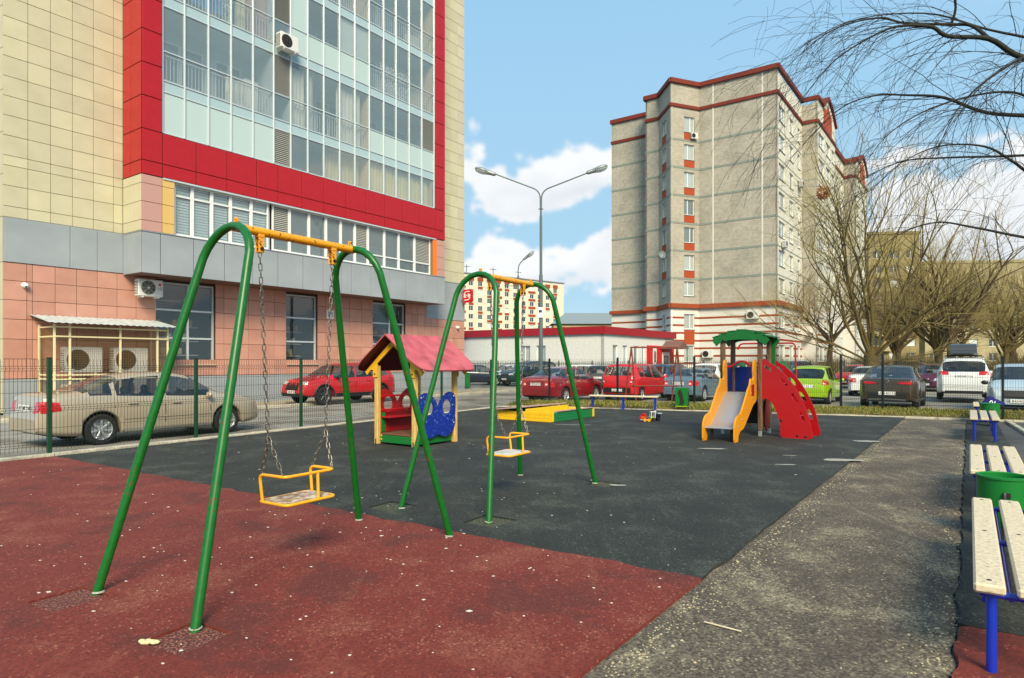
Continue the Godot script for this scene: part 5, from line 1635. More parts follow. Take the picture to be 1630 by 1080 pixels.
func swing(label: String, at: Vector3, deg: float, sway: float, board: String) -> void:
	var t := thing("swing", label, "swing", at, deg, "green swings on the rubber ground")
	for s in [-1.0, 1.0]:
		var b := MB.new()
		var lean := func(z: float, y: float) -> Vector3: return Vector3(s * lerpf(1.24, 0.59, y / 2.6), y, z)
		var pts := [lean.call(0.585, -0.03), lean.call(0.36, 1.75)]
		for k in 13:
			var an := PI * k / 12
			pts.append(lean.call(0.285 * cos(an), 2.29 + 0.30 * sin(an)))
		pts.append_array([lean.call(-0.36, 1.75), lean.call(-0.585, -0.03)])
		b.tube(PackedVector3Array(pts), 0.031, 14)
		part(t, "arch_leg", b, M["green_paint"])
		b = MB.new()
		for z in [-0.575, 0.575]: b.lathe([Vector2(0.04, 0.0), Vector2(0.04, 0.004), Vector2(0.033, 0.012)], 12, Transform3D(Basis(), Vector3(s * 1.235, 0, z)))
		part(t, "foot_collar", b, M["exposed_base"])
	var b := MB.new()
	b.bar(Vector3(-0.60, 2.585, 0), Vector3(0.60, 2.585, 0), 0.033, 16)
	part(t, "crossbar", b, M["yellow_paint"])
	for s in [-1.0, 1.0]:
		b = MB.new()
		b.lathe([Vector2(0.0, 0.0), Vector2(0.018, 0.0), Vector2(0.018, 0.04), Vector2(0.012, 0.046), Vector2(0, 0.046)], 6, Transform3D(Basis(), Vector3(s * 0.56, 2.61, 0)), false)
		part(t, "bolt", b, M["yellow_paint"])
		var h := node(t, "hanger", Vector3(s * 0.36, 2.57, 0))
		b = MB.new()
		for q in [-0.02, 0.02]: b.cbox(Vector3(0, -0.07, q), Vector3(0.05, 0.15, 0.008), 0.003)
		b.cbox(Vector3(0, -0.015, 0), Vector3(0.055, 0.03, 0.055), 0.004)
		part(h, "plate", b, M["yellow_paint"])
		b = MB.new()
		b.bar(Vector3(0, -0.115, -0.036), Vector3(0, -0.115, 0.036), 0.014, 8)
		part(h, "pin", b, M["black_cap"])
	# seat: lower ring with a board, upper rail open at the back
	var st := node(t, "seat", Vector3(0, 0.50, sway))
	var W := 0.245
	var D := 0.17
	b = MB.new()
	b.tube(round_path([Vector3(-W, 0, -D), Vector3(W, 0, -D), Vector3(W, 0, D), Vector3(-W, 0, D)], 0.06, 6, true), 0.0125, 8, false, true)
	part(st, "lower_ring", b, M["seat_yellow"])
	b = MB.new()
	var y := 0.215
	b.tube(round_path([Vector3(-W, 0.0, -D + 0.05), Vector3(-W - 0.005, y, -D + 0.02), Vector3(-W, y, D - 0.02), Vector3(W, y, D - 0.02), Vector3(W + 0.005, y, -D + 0.02), Vector3(W, 0.0, -D + 0.05)], 0.055, 6), 0.0125, 8)
	b.bar(Vector3(0.07, y, D - 0.02), Vector3(0.06, 0, D), 0.0125)
	part(st, "upper_rail", b, M["seat_yellow"])
	b = MB.new()
	var o := round_rect(2 * W - 0.03, 2 * D - 0.03, 0.06)
	b.plate(o, 0.018, Transform3D(Basis(Vector3.RIGHT, PI / 2), Vector3(0, 0.004, 0)))
	part(st, "board", b, M[board])
	for s in [-1.0, 1.0]:
		var top := Vector3(s * 0.36, 2.445, 0)
		var split := Vector3(s * 0.285, 1.02, sway)
		chain(t, top, split)
		for z in [-D + 0.05, D - 0.05]: chain(t, split, Vector3(s * W, 0.50 + y + 0.012, sway + z))
func build_playground() -> void:
	swing("green A-frame swing nearest the camera, feet on the red rubber", V(-1.723, 0, 5.30), 57.6, 0.0, "weathered_board")
	swing("green A-frame swing farther away, feet on the black rubber", V(-0.057, 0, 7.92), 57.6, 0.02, "white_board")
	build_playhouse()
	build_sandbox()
	build_slide()
	build_toys()

func butterfly(w: float, hh: float) -> Array:
	# outline and two oval holes of a wing-shaped side panel, x 0..w, y 0..hh
	var o := smooth_poly([0.0, 0.22 * hh, 0.0, 0.55 * hh, 0.0, 0.86 * hh, 0.10 * w, 0.99 * hh, 0.26 * w, 0.98 * hh, 0.42 * w, 0.84 * hh, 0.5 * w, 0.70 * hh, 0.58 * w, 0.84 * hh, 0.74 * w, 0.98 * hh, 0.90 * w, 0.99 * hh, 1.0 * w, 0.86 * hh, 1.0 * w, 0.55 * hh, 0.985 * w, 0.45 * hh, 1.0 * w, 0.30 * hh, 0.90 * w, 0.08 * hh, 0.72 * w, 0.0, 0.5 * w, 0.06 * hh, 0.28 * w, 0.0, 0.10 * w, 0.08 * hh], 3)
	return [o, [ellipse(0.25 * w, 0.66 * hh, 0.12 * w, 0.17 * hh), ellipse(0.75 * w, 0.66 * hh, 0.12 * w, 0.17 * hh)]]
func build_playhouse() -> void:
	# x along GRID (depth), z to the right
	var t := thing("playhouse", "small wooden playhouse with faded pink roof and blue butterfly panel", "playhouse", V(-1.88, 0, 12.95), GRID)
	var D := 0.56   # half depth along x
	var W := 0.5    # half width along z
	for s in [[-D, -W], [-D, W], [D, -W], [D, W]]:
		var p := piece(t, "post", Vector3(s[0], 0.76, s[1]), Vector3(0.095, 1.52, 0.095), M["pale_post"], 0.012)
		p.name = p.name
	for s in [[-D, -W], [-D, W]]: piece(t, "post_foot", Vector3(s[0] - 0.03, 0.05, s[1]), Vector3(0.045, 0.11, 0.03), M["black_cap"], 0.004)
	# gable frames of yellow board
	for x in [-D - 0.055, D + 0.055]:
		var b := MB.new()
		b.plate(poly([-0.78, 1.40, -0.72, 1.34, -0.62, 1.44, -0.555, 1.44, -0.555, 1.30, -0.445, 1.30, -0.445, 1.56, 0.0, 1.90, 0.445, 1.56, 0.445, 1.30, 0.555, 1.30, 0.555, 1.44, 0.62, 1.44, 0.72, 1.34, 0.78, 1.40, 0.0, 2.03]), 0.03, Transform3D(Basis(Vector3.UP, PI / 2 if x > 0 else -PI / 2), Vector3(x, 0.0, 0)))
		part(t, "gable_board", b, M["beam_yellow"])
		for z in [-0.5, 0.5]:
			b = MB.new()
			b.lathe([Vector2(0, 0), Vector2(0.016, 0), Vector2(0.012, 0.012), Vector2(0, 0.014)], 8, Transform3D(Basis(Vector3(0, 0, 1), Vector3(signf(x), 0, 0), Vector3(0, 1, 0)), Vector3(x + 0.016 * signf(x), 1.36, z)))
			part(t, "bolt", b, M["bolt_steel"])
	# roof halves with rounded lower corners
	for s in [-1.0, 1.0]:
		var b := MB.new()
		var u := 1.12   # slope length
		var o := smooth_poly([-0.84, 0.0, -0.84, u * 0.4, -0.84, u * 0.72, -0.76, u * 0.93, -0.6, u, -0.2, u * 1.01, 0.2, u * 1.01, 0.6, u, 0.76, u * 0.93, 0.84, u * 0.72, 0.84, u * 0.4, 0.84, 0.0], 3, false)
		var dir := Vector3(0, -0.66, 0.88 * s).normalized()
		b.plate(o, 0.02, Transform3D(Basis(Vector3.RIGHT, dir, Vector3.RIGHT.cross(dir)), Vector3(0, 2.11, 0.0)))
		part(t, "roof_panel", b, M["roof_pink"])
		b = MB.new()
		b.plate(o, 0.006, Transform3D(Basis(Vector3.RIGHT, dir, Vector3.RIGHT.cross(dir)), Vector3(0, 2.094, 0.0)))
		part(t, "roof_lining", b, M["roof_maroon"])
	# side panels
	var bf := butterfly(1.02, 0.86)
	var b := MB.new()
	b.plate(bf[0], 0.02, Transform3D(Basis(), Vector3(-0.51, 0.15, W + 0.06)), bf[1])
	part(t, "butterfly_panel", b, M["scuffed_blue"]).set_meta("label", "scuffed blue butterfly shaped side panel")
	b = MB.new()
	b.plate(bf[0], 0.02, Transform3D(Basis(), Vector3(-0.51, 0.20, -W - 0.03)), bf[1])
	part(t, "butterfly_panel", b, M["deep_red"]).set_meta("label", "dark red butterfly shaped side panel")
	for q in [[-0.46, 0.92], [0.46, 0.92], [0.46, 0.4], [-0.46, 0.34]]:
		b = MB.new()
		b.ball(Vector3(q[0], q[1], W + 0.072), Vector3(0.022, 0.022, 0.012), 6)
		part(t, "bolt", b, M["bolt_steel"])
	for y in [0.66, 0.93]: piece(t, "rail", Vector3(0, y, -W + 0.06), Vector3(1.06, 0.035, 0.03), M["play_red"], 0.008)
	piece(t, "bench", Vector3(0, 0.52, -W + 0.14), Vector3(1.0, 0.03, 0.26), M["deep_red"], 0.006)
	piece(t, "bench_front", Vector3(0, 0.36, -W + 0.02), Vector3(1.0, 0.28, 0.02), M["deep_red"], 0.006)
	piece(t, "floor", Vector3(0, 0.20, 0), Vector3(1.06, 0.03, 0.94), M["floor_wood"], 0.006)
	for x in [-D + 0.03, D - 0.03]: piece(t, "floor_beam", Vector3(x, 0.11, 0), Vector3(0.03, 0.14, 0.9), M["play_green"], 0.006)
	for z in [-W + 0.02, W - 0.02]: piece(t, "floor_beam", Vector3(0, 0.11, z), Vector3(0.96, 0.14, 0.03), M["play_green"], 0.006)
	piece(t, "corner_board", Vector3(-D + 0.12, 0.42, -W + 0.03), Vector3(0.1, 0.38, 0.02), M["play_green"], 0.004)
	for y in [0.10, 0.17]:
		for z in [-W + 0.09, W - 0.09]:
			b = MB.new()
			b.ball(Vector3(-D + 0.012, y, z), Vector3(0.01, 0.02, 0.02), 6)
			part(t, "bolt", b, M["beam_yellow"])

func build_sandbox() -> void:
	var t := thing("sandbox", "low yellow and green wooden sandbox with one faded lid leaning open", "sandbox", V(0.97, 0, 18.7), GRID)
	# x from -1.12 to 1.12, z from -0.89 to 0.89 (near corner is -x, +z)
	var X := 1.12
	var Z := 0.89
	for k in 3:
		piece(t, "front_board", Vector3(-X, 0.045 + 0.085 * k, 0), Vector3(0.04, 0.082, 2 * Z), M["sandbox_yellow"], 0.006)
		piece(t, "back_board", Vector3(X, 0.045 + 0.085 * k, 0), Vector3(0.04, 0.082, 2 * Z), M["sandbox_yellow"], 0.006)
		piece(t, "side_board", Vector3(0, 0.045 + 0.085 * k, Z), Vector3(2 * X - 0.05, 0.082, 0.04), M["sandbox_green"], 0.006)
		piece(t, "side_board", Vector3(0, 0.045 + 0.085 * k, -Z), Vector3(2 * X - 0.05, 0.082, 0.04), M["sandbox_green"], 0.006)
	piece(t, "edge_plank", Vector3(0.1, 0.275, Z - 0.02), Vector3(2 * X - 0.3, 0.02, 0.14), M["faded_lid"], 0.005)
	for s in [[-X + 0.02, Z], [X - 0.02, Z]]: piece(t, "corner_block", Vector3(s[0], 0.14, s[1] + 0.022), Vector3(0.09, 0.26, 0.03), M["sandbox_yellow"], 0.006)
	var b := MB.new()
	b.span(Vector3(-X + 0.03, 0.0, -Z + 0.03), Vector3(X - 0.03, 0.12, Z - 0.03))
	part(t, "sand", b, M["sand"])
	var lid := node(t, "lid")
	lid.transform = Transform3D(Basis(Vector3.RIGHT, -0.10), Vector3(-0.1, 0.33, -0.42))
	for k in 6: piece(lid, "plank", Vector3(-0.98 + 0.39 * k, 0, 0), Vector3(0.385, 0.03, 0.9), M["faded_lid"], 0.005)
	piece(t, "inner_wall", Vector3(0.0, 0.22, 0.05), Vector3(2 * X - 0.06, 0.2, 0.03), M["sandbox_yellow"], 0.005)

func build_slide() -> void:
	# x along GRID away from the camera, z to the right; the platform stands at x 0..0.75, z 0..0.8
	var t := thing("slide_tower", "wooden play tower with yellow steel slide, green roof and red arched climbing ladder", "slide", V(4.68, 0, 14.6), GRID)
	for s in [[0.0, 0.0], [0.0, 0.8], [0.72, 0.0], [0.72, 0.8]]:
		var p := MB.new()
		p.cbox(Vector3(s[0], 1.10, s[1]), Vector3(0.1, 1.98, 0.1), 0.022)
		part(t, "post", p, M["brown_post"])
		p = MB.new()
		p.cbox(Vector3(s[0], 0.07, s[1]), Vector3(0.07, 0.16, 0.07), 0.006)
		part(t, "post_foot", p, M["slide_steel"])
	for k in 5: piece(t, "floor_plank", Vector3(0.36, 0.90, 0.08 + 0.16 * k), Vector3(0.74, 0.04, 0.15), M["floor_wood"], 0.006)
	for z in [0.0, 0.8]: piece(t, "floor_beam", Vector3(0.36, 0.82, z), Vector3(0.62, 0.1, 0.05), M["brown_post"], 0.006)
	for x in [0.0, 0.72]: piece(t, "floor_beam", Vector3(x, 0.82, 0.4), Vector3(0.05, 0.1, 0.7), M["brown_post"], 0.006)
	# roof: a stepped arch before and behind with boards between
	for x in [-0.07, 0.79]:
		var b := MB.new()
		var o := poly([-0.21, 2.06, -0.12, 1.94, -0.06, 2.0, 0.05, 2.05, 0.2, 2.075, 0.4, 2.085, 0.6, 2.075, 0.75, 2.05, 0.86, 2.0, 0.92, 1.94, 1.01, 2.06, 0.95, 2.14, 0.88, 2.14, 0.86, 2.20, 0.70, 2.20, 0.68, 2.255, 0.5, 2.255, 0.48, 2.285, 0.32, 2.285, 0.30, 2.255, 0.12, 2.255, 0.10, 2.20, -0.06, 2.20, -0.08, 2.14, -0.18, 2.14])
		b.plate(o, 0.04, Transform3D(Basis(Vector3(0, 0, 1), Vector3.UP, Vector3(-1, 0, 0)), Vector3(x, 0, 0)))
		part(t, "roof_arch", b, M["play_green"])
		for z in [0.03, 0.77]:
			b = MB.new()
			b.ball(Vector3(x + (-0.022 if x < 0 else 0.022), 2.06, z), Vector3(0.012, 0.03, 0.03), 6)
			part(t, "bolt_cap", b, M["black_cap"])
	for q in [[-0.13, 2.16, -0.9], [0.02, 2.225, -0.32], [0.21, 2.27, -0.2], [0.4, 2.295, 0.0], [0.59, 2.27, 0.2], [0.78, 2.225, 0.32], [0.93, 2.16, 0.9]]:
		put(t, "roof_plank", block(Vector3(0.9, 0.02, 0.17), 0.004), M["play_green"], Transform3D(Basis(Vector3.RIGHT, q[2] * 0.3), Vector3(0.36, q[1], q[0])))
	# slide: steel chute between two shaped yellow sides
	var chute := [[0.02, 0.93], [-0.12, 0.93], [-0.35, 0.80], [-0.7, 0.56], [-1.0, 0.37], [-1.18, 0.30], [-1.42, 0.275]]
	var cp := smooth_poly([0.02, 0.93, -0.12, 0.93, -0.35, 0.79, -0.7, 0.55, -1.0, 0.36, -1.18, 0.295, -1.42, 0.275], 5, false)
	var b := MB.new()
	for k in cp.size() - 1:
		b.quad(Vector3(cp[k].x, cp[k].y, 0.1), Vector3(cp[k + 1].x, cp[k + 1].y, 0.1), Vector3(cp[k + 1].x, cp[k + 1].y, 0.7), Vector3(cp[k].x, cp[k].y, 0.7))
		b.quad(Vector3(cp[k].x, cp[k].y - 0.012, 0.7), Vector3(cp[k + 1].x, cp[k + 1].y - 0.012, 0.7), Vector3(cp[k + 1].x, cp[k + 1].y - 0.012, 0.1), Vector3(cp[k].x, cp[k].y - 0.012, 0.1))
	b.bar(Vector3(-1.42, 0.262, 0.1), Vector3(-1.42, 0.262, 0.7), 0.022, 10)
	part(t, "chute", b, M["slide_steel"])
	var so := smooth_poly([-1.50, 0.0, -1.52, 0.2, -1.50, 0.36, -1.36, 0.50, -1.12, 0.56, -0.86, 0.78, -0.62, 1.02, -0.50, 1.10, -0.42, 1.24, -0.30, 1.20, -0.22, 1.26, -0.24, 1.42, -0.2, 1.60, -0.1, 1.64, -0.03, 1.6, -0.02, 1.2, -0.02, 0.8, -0.3, 0.66, -0.66, 0.42, -0.95, 0.24, -1.16, 0.2, -1.28, 0.12, -1.33, 0.0], 3)
	for z in [0.085, 0.715]:
		b = MB.new()
		b.plate(so, 0.035, Transform3D(Basis(), Vector3(0, 0, z)))
		part(t, "slide_side", b, M["play_yellow"])
		for q in [[-0.46, 1.1], [-0.4, 0.93], [-0.36, 0.82], [-0.72, 0.62], [-1.05, 0.42], [-1.3, 0.3]]:
			b = MB.new()
			b.ball(Vector3(q[0], q[1], z + (0.02 if z > 0.4 else -0.02)), Vector3(0.018, 0.018, 0.01), 5)
			part(t, "bolt", b, M["bolt_steel"])
	piece(t, "side_insert", Vector3(-0.33, 1.0, 0.74), Vector3(0.16, 0.24, 0.02), M["deep_red"], 0.01)
	for z in [0.2, 0.6]: piece(t, "slide_leg", Vector3(-1.3, 0.13, z), Vector3(0.05, 0.27, 0.05), M["black_cap"], 0.006)
	# bar over the slide's top, barriers
	b = MB.new()
	b.tube(smooth_path([Vector3(-0.02, 1.48, 0.05), Vector3(-0.02, 1.50, 0.2), Vector3(-0.02, 1.59, 0.34), Vector3(-0.02, 1.6, 0.48), Vector3(-0.02, 1.52, 0.62), Vector3(-0.02, 1.49, 0.76)]), 0.022, 10)
	part(t, "hand_bar", b, M["play_red"])
	b = MB.new()
	b.plate(smooth_poly([0.06, 0.93, 0.06, 1.4, 0.08, 1.47, 0.4, 1.48, 0.7, 1.47, 0.74, 1.4, 0.74, 0.93], 3), 0.02, Transform3D(Basis(Vector3(0, 0, 1), Vector3.UP, Vector3(-1, 0, 0)), Vector3(0.72, 0, 0)))
	part(t, "barrier", b, M["play_blue"])
	b = MB.new()
	b.plate(poly([0.06, 0.93, 0.66, 0.93, 0.66, 1.52, 0.06, 1.60]), 0.02, Transform3D(Basis(), Vector3(0, 0, -0.01)))
	part(t, "barrier", b, M["play_blue"])
	# arched climbing ladder on the right: two red sides and rungs between; it runs out along z
	var outer := [0.02, 0.96]
	var ro := smooth_poly([0.03, 1.62, 0.2, 1.57, 0.40, 1.42, 0.61, 1.18, 0.79, 0.88, 0.93, 0.54, 1.0, 0.24, 1.02, 0.02, 0.7, 0.0, 0.42, 0.02, 0.40, 0.24, 0.34, 0.48, 0.26, 0.68, 0.15, 0.80, 0.03, 0.84], 4)
	var slots := []
	for q in [[0.16, 1.45, -0.55], [0.47, 1.17, -0.85], [0.68, 0.84, -1.02], [0.83, 0.46, -1.22]]:
		var o := PackedVector2Array()
		for k in 12: o.append(Vector2(q[0], q[1]) + (Vector2(cos(TAU * k / 12) * 0.13, sin(TAU * k / 12) * 0.034)).rotated(q[2]))
		slots.append(o)
	for x in [-0.02, 0.74]:
		b = MB.new()
		b.plate(ro, 0.022, Transform3D(Basis(Vector3(0, 0, 1), Vector3.UP, Vector3(-1, 0, 0)), Vector3(x, 0, 0.82)), slots)
		part(t, "ladder_side", b, M["play_red"])
		for q in [[0.1, 0.8], [0.42, 0.36], [0.74, 0.06], [0.9, 0.05]]:
			b = MB.new()
			b.ball(Vector3(x + (-0.014 if x < 0.1 else 0.014), q[1], 0.82 + q[0]), Vector3(0.008, 0.026, 0.026), 6)
			part(t, "bolt_cap", b, M["black_cap"])
	for q in [[0.16, 1.28], [0.36, 1.12], [0.52, 0.92], [0.66, 0.70], [0.76, 0.46], [0.84, 0.22]]:
		b = MB.new()
		b.bar(Vector3(-0.01, q[1], 0.82 + q[0]), Vector3(0.73, q[1], 0.82 + q[0]), 0.018)
		part(t, "rung", b, M["play_red"])
	# under the platform: a round red panel and a green one
	b = MB.new()
	b.plate(ellipse(0.2, 0.45, 0.16, 0.38), 0.02, Transform3D(Basis(), Vector3(0.25, 0, 0.82)))
	part(t, "round_panel", b, M["deep_red"])
	piece(t, "lower_panel", Vector3(0.3, 0.45, 0.78), Vector3(0.5, 0.6, 0.02), M["play_green"], 0.01)
	piece(t, "lower_panel", Vector3(0.72, 0.45, 0.4), Vector3(0.02, 0.5, 0.7), M["black_cap"], 0.01)
	# behind: a green arched bridge with a red pole
	for z in [-0.1, 0.9]:
		b = MB.new()
		b.plate(smooth_poly([0.0, 1.32, 0.3, 1.52, 0.65, 1.62, 1.0, 1.60, 1.3, 1.44, 1.5, 1.2, 1.42, 1.12, 1.2, 1.32, 0.95, 1.48, 0.65, 1.5, 0.3, 1.38, 0.06, 1.2], 3), 0.03, Transform3D(Basis(), Vector3(0.78, 0, z)))
		part(t, "bridge_arch", b, M["play_green"])
	piece(t, "bridge_deck", Vector3(1.5, 0.9, 0.4), Vector3(1.4, 0.05, 0.8), M["floor_wood"], 0.01)
	for s in [[2.2, -0.05], [2.2, 0.85]]: piece(t, "post", Vector3(s[0], 0.8, s[1]), Vector3(0.1, 1.6, 0.1), M["brown_post"], 0.012)
	b = MB.new()
	b.tube(round_path([Vector3(2.3, 0, 1.05), Vector3(2.3, 2.05, 1.0), Vector3(2.25, 2.05, -0.3), Vector3(2.25, 1.9, -0.35)], 0.1), 0.02, 8)
	part(t, "red_pole", b, M["play_red"])
	piece(t, "green_panel", Vector3(0.72, 1.75, 0.88), Vector3(0.02, 0.5, 0.12), M["play_green"], 0.006)

func build_toys() -> void:
	var t := thing("toy_engine", "small toy engine with red hood and yellow wheels on the black rubber", "toy", V(3.55, 0.001, 17.6), -20.0, "toys left on the black rubber")
	var b := MB.new()
	b.cbox(Vector3(-0.02, 0.045, 0), Vector3(0.2, 0.03, 0.12), 0.01)
	part(t, "chassis", b, M["pale_paint"])
	b = MB.new()
	b.plate(smooth_poly([-0.11, 0.06, -0.115, 0.15, -0.06, 0.21, 0.02, 0.2, 0.05, 0.14, 0.05, 0.06], 3), 0.11, Transform3D())
	part(t, "hood", b, M["play_red"])
	for y in [0.09, 0.12]: piece(t, "grille", Vector3(-0.03, y, 0.058), Vector3(0.13, 0.015, 0.01), M["orange_cladding"], 0.003)
	for x in [0.02, 0.12]:
		for z in [-0.06, 0.06]:
			b = MB.new()
			b.lathe([Vector2(0, -0.015), Vector2(0.04, -0.015), Vector2(0.04, 0.015), Vector2(0, 0.015)], 14, Transform3D(Basis(Vector3.RIGHT, PI / 2), Vector3(x, 0.04, z)), false)
			part(t, "wheel", b, M["seat_yellow"])
	piece(t, "tender", Vector3(0.1, 0.1, 0), Vector3(0.12, 0.05, 0.1), M["teal_paint"], 0.01)
	t = thing("toy_lorry", "small toy lorry with white cab and green bed on the black rubber", "toy", V(3.86, 0.001, 17.75), 10.0, "toys left on the black rubber")
	piece(t, "bed", Vector3(-0.1, 0.07, 0), Vector3(0.12, 0.09, 0.12), M["lime_paint"], 0.01)
	for s in [[-0.125, 0.03], [-0.02, 0.03]]:
		for z in [-0.055, 0.055]: piece(t, "cab_post", Vector3(s[0], 0.16, z), Vector3(0.018, 0.16, 0.018), M["white_plastic"], 0.004)
	piece(t, "cab_roof", Vector3(-0.06, 0.245, 0), Vector3(0.16, 0.02, 0.13), M["white_plastic"], 0.006)
	piece(t, "body", Vector3(0.07, 0.12, 0), Vector3(0.13, 0.16, 0.12), M["navy_paint"], 0.02)
	piece(t, "wing", Vector3(0.12, 0.2, 0), Vector3(0.12, 0.03, 0.13), M["pale_paint"], 0.01)
	piece(t, "beacon", Vector3(0.0, 0.27, 0), Vector3(0.05, 0.03, 0.04), M["beam_yellow"], 0.008)
	for x in [-0.09, 0.08]:
		for z in [-0.065, 0.065]:
			b = MB.new()
			b.lathe([Vector2(0, -0.015), Vector2(0.045, -0.015), Vector2(0.045, 0.015), Vector2(0, 0.015)], 14, Transform3D(Basis(Vector3.RIGHT, PI / 2), Vector3(x, 0.045, z)), false)
			part(t, "wheel", b, M["car_black"])

# ---------------------------------------------------------------- benches, bins, cap
func bench(label: String, at: Vector3, deg: float, length := 2.6, boards := 3) -> void:
	# at: the near end of the left board, seat height 0.47; x runs along the bench, z across it
	var t := thing("bench", label, "bench", at, deg, "benches of three boards on blue legs")
	for k in boards:
		var z := 0.07 + k * 0.18
		var p := MB.new()
		p.cbox(Vector3(length * 0.5, 0.445, z), Vector3(length, 0.05, 0.135), 0.012)
		part(t, "board", p, M["bench_board"])
		for x in [0.09, length * 0.5, length - 0.09]:
			p = MB.new()
			p.lathe([Vector2(0.013, 0.0), Vector2(0.012, 0.003), Vector2(0, 0.004)], 8, Transform3D(Basis(), Vector3(x, 0.4695, z)))
			part(t, "bolt", p, M["black_cap"])
	for x in [0.09, length * 0.5, length - 0.09]:
		var f := node(t, "leg_frame", Vector3(x, 0, 0))
		for z in [0.08, 0.08 + 0.18 * (boards - 1) - 0.02]:
			var p := MB.new()
			p.bar(Vector3(0, -0.02, z), Vector3(0, 0.41, z), 0.024, 10)
			part(f, "leg", p, M["bench_blue"])
		var q := MB.new()
		q.bar(Vector3(0, 0.40, 0.03), Vector3(0, 0.40, 0.18 * (boards - 1) + 0.11), 0.019, 8)
		part(f, "bracket", q, M["bench_blue"])
	if boards == 3:
		var q := MB.new()
		for z in [0.16, 0.34]: q.bar(Vector3(0.09, 0.385, z), Vector3(length - 0.09, 0.385, z), 0.014, 6)
		part(t, "stretcher", q, M["bench_blue"])
func drum_bin(label: String, at: Vector3, deg: float) -> void:
	var t := thing("litter_bin", label, "bin", at, deg, "round green litter bins between the benches")
	var b := MB.new()
	b.lathe([Vector2(0.0, 0.1), Vector2(0.195, 0.1), Vector2(0.2, 0.12), Vector2(0.205, 0.53), Vector2(0.214, 0.535), Vector2(0.214, 0.555), Vector2(0.2, 0.56), Vector2(0.19, 0.55), Vector2(0.19, 0.13), Vector2(0, 0.13)], 28)
	part(t, "drum", b, M["bin_green"])
	b = MB.new()
	for s in [-1, 1]:
		b.tube(round_path([Vector3(0.22 * s, 0.0, 0), Vector3(0.22 * s, 0.42, 0), Vector3(0.2 * s, 0.42, 0)], 0.03), 0.014, 6)
	b.bar(Vector3(-0.22, 0.03, 0), Vector3(0.22, 0.03, 0), 0.014, 6)
	part(t, "stand", b, M["picket"])
	piece(t, "slot", Vector3(-0.202, 0.4, 0.02), Vector3(0.012, 0.05, 0.05), M["bin_rust"], 0.003)
func build_benches() -> void:
	var deg := 55.2
	bench("scratched pale board bench nearest the camera at the edge of the playground", V(2.36, 0, 3.37), deg)
	bench("pale board bench just beyond the near green bin", V(4.79, 0, 6.89), deg)
	bench("pale board bench in front of the far green bin", V(9.25, 0, 13.3), deg)
	bench("pale board bench with a dark blue bag on it beside the far fence", V(12.05, 0, 17.2), deg, 1.6)
	drum_bin("round green litter bin between the two nearest benches", V(4.52, 0, 6.05), deg)
	drum_bin("round green litter bin between the two farthest benches of the row", V(11.95, 0, 16.45), deg)
	var far := -rad_to_deg(atan2(0.40, 0.917))
	bench("narrow bench on blue legs between the sandbox and the far fence", V(2.72, 0, 22.55), far, 2.3, 2)
	bench("narrow bench mostly hidden behind the play tower", V(6.55, 0, 20.9), far, 2.3, 2)
	# tipping urn by the verge
	var t := thing("tipping_bin", "square green tipping bin with a rusted face beside the far bench", "bin", V(5.62, 0, 21.75), far + 0.0)
	for s in [-1, 1]:
		var b := MB.new()
		b.bar(Vector3(0.215 * s, 0, 0), Vector3(0.215 * s, 0.62, 0), 0.014, 6)
		part(t, "post", b, M["fence_green"])
	var b := MB.new()
	b.plate(poly([-0.14, 0.16, 0.12, 0.16, 0.17, 0.74, -0.19, 0.74]), 0.39, Transform3D(Basis(Vector3(0, 0, 1), Vector3.UP, Vector3(-1, 0, 0)), Vector3.ZERO))
	part(t, "bucket", b, M["bin_green"])
	b = MB.new()
	b.plate(smooth_poly([-0.10, 0.6, -0.03, 0.68, 0.04, 0.56, 0.06, 0.4, 0.1, 0.26, 0.05, 0.2, -0.04, 0.22, -0.02, 0.4], 3), 0.006, Transform3D(Basis(Vector3.RIGHT, 0.0), Vector3(0, 0.0, 0.18)))
	part(t, "rust_stain", b, M["bin_rust"])
	piece(t, "base_strip", Vector3(0, 0.13, 0.15), Vector3(0.38, 0.03, 0.04), M["lime_paint"], 0.004)
	# the cap
	var c := thing("bag", "dark blue soft bag with white marks lying on the farthest bench", "bag", V(12.52, 0.47, 17.2), -8.0)
	b = MB.new()
	var hump := smooth_poly([-0.24, 0.0, -0.25, 0.06, -0.16, 0.14, -0.08, 0.22, 0.02, 0.24, 0.08, 0.19, 0.2, 0.15, 0.28, 0.11, 0.36, 0.09, 0.40, 0.05, 0.36, 0.01], 4)
	for k in 9: # rounded slices across
		var f := (k - 4) / 4.5
		var sc := sqrt(1.0 - f * f * 0.9)
		var o := PackedVector2Array()
		for q in hump: o.append(Vector2(q.x * (0.75 + 0.25 * sc), q.y * sc))
		b.plate(o, 0.042, Transform3D(Basis(), Vector3(0, 0.0, f * 0.17)))
	part(c, "body", b, M["cap_blue"])
	b = MB.new()
	b.tube(smooth_path([Vector3(-0.16, 0.07, 0.175), Vector3(-0.1, 0.12, 0.165), Vector3(-0.06, 0.08, 0.178), Vector3(-0.12, 0.03, 0.182)]), 0.014, 6)
	b.tube(smooth_path([Vector3(0.03, 0.11, 0.165), Vector3(0.0, 0.06, 0.178), Vector3(-0.06, 0.03, 0.182)]), 0.014, 6)
	part(c, "emblem", b, M["sign_white"])
	c.scale = Vector3(0.74, 0.95, 0.9)
	# green box by the road
	var g := thing("green_box", "small green waste box by the road end", "box", V(-2.9, -0.1, 41.5), 0.0)
	piece(g, "body", Vector3(0, 0.5, 0), Vector3(0.5, 0.9, 0.5), M["bin_green"], 0.02)
	piece(g, "lid", Vector3(0, 0.97, 0), Vector3(0.56, 0.06, 0.56), M["bin_green"], 0.02)

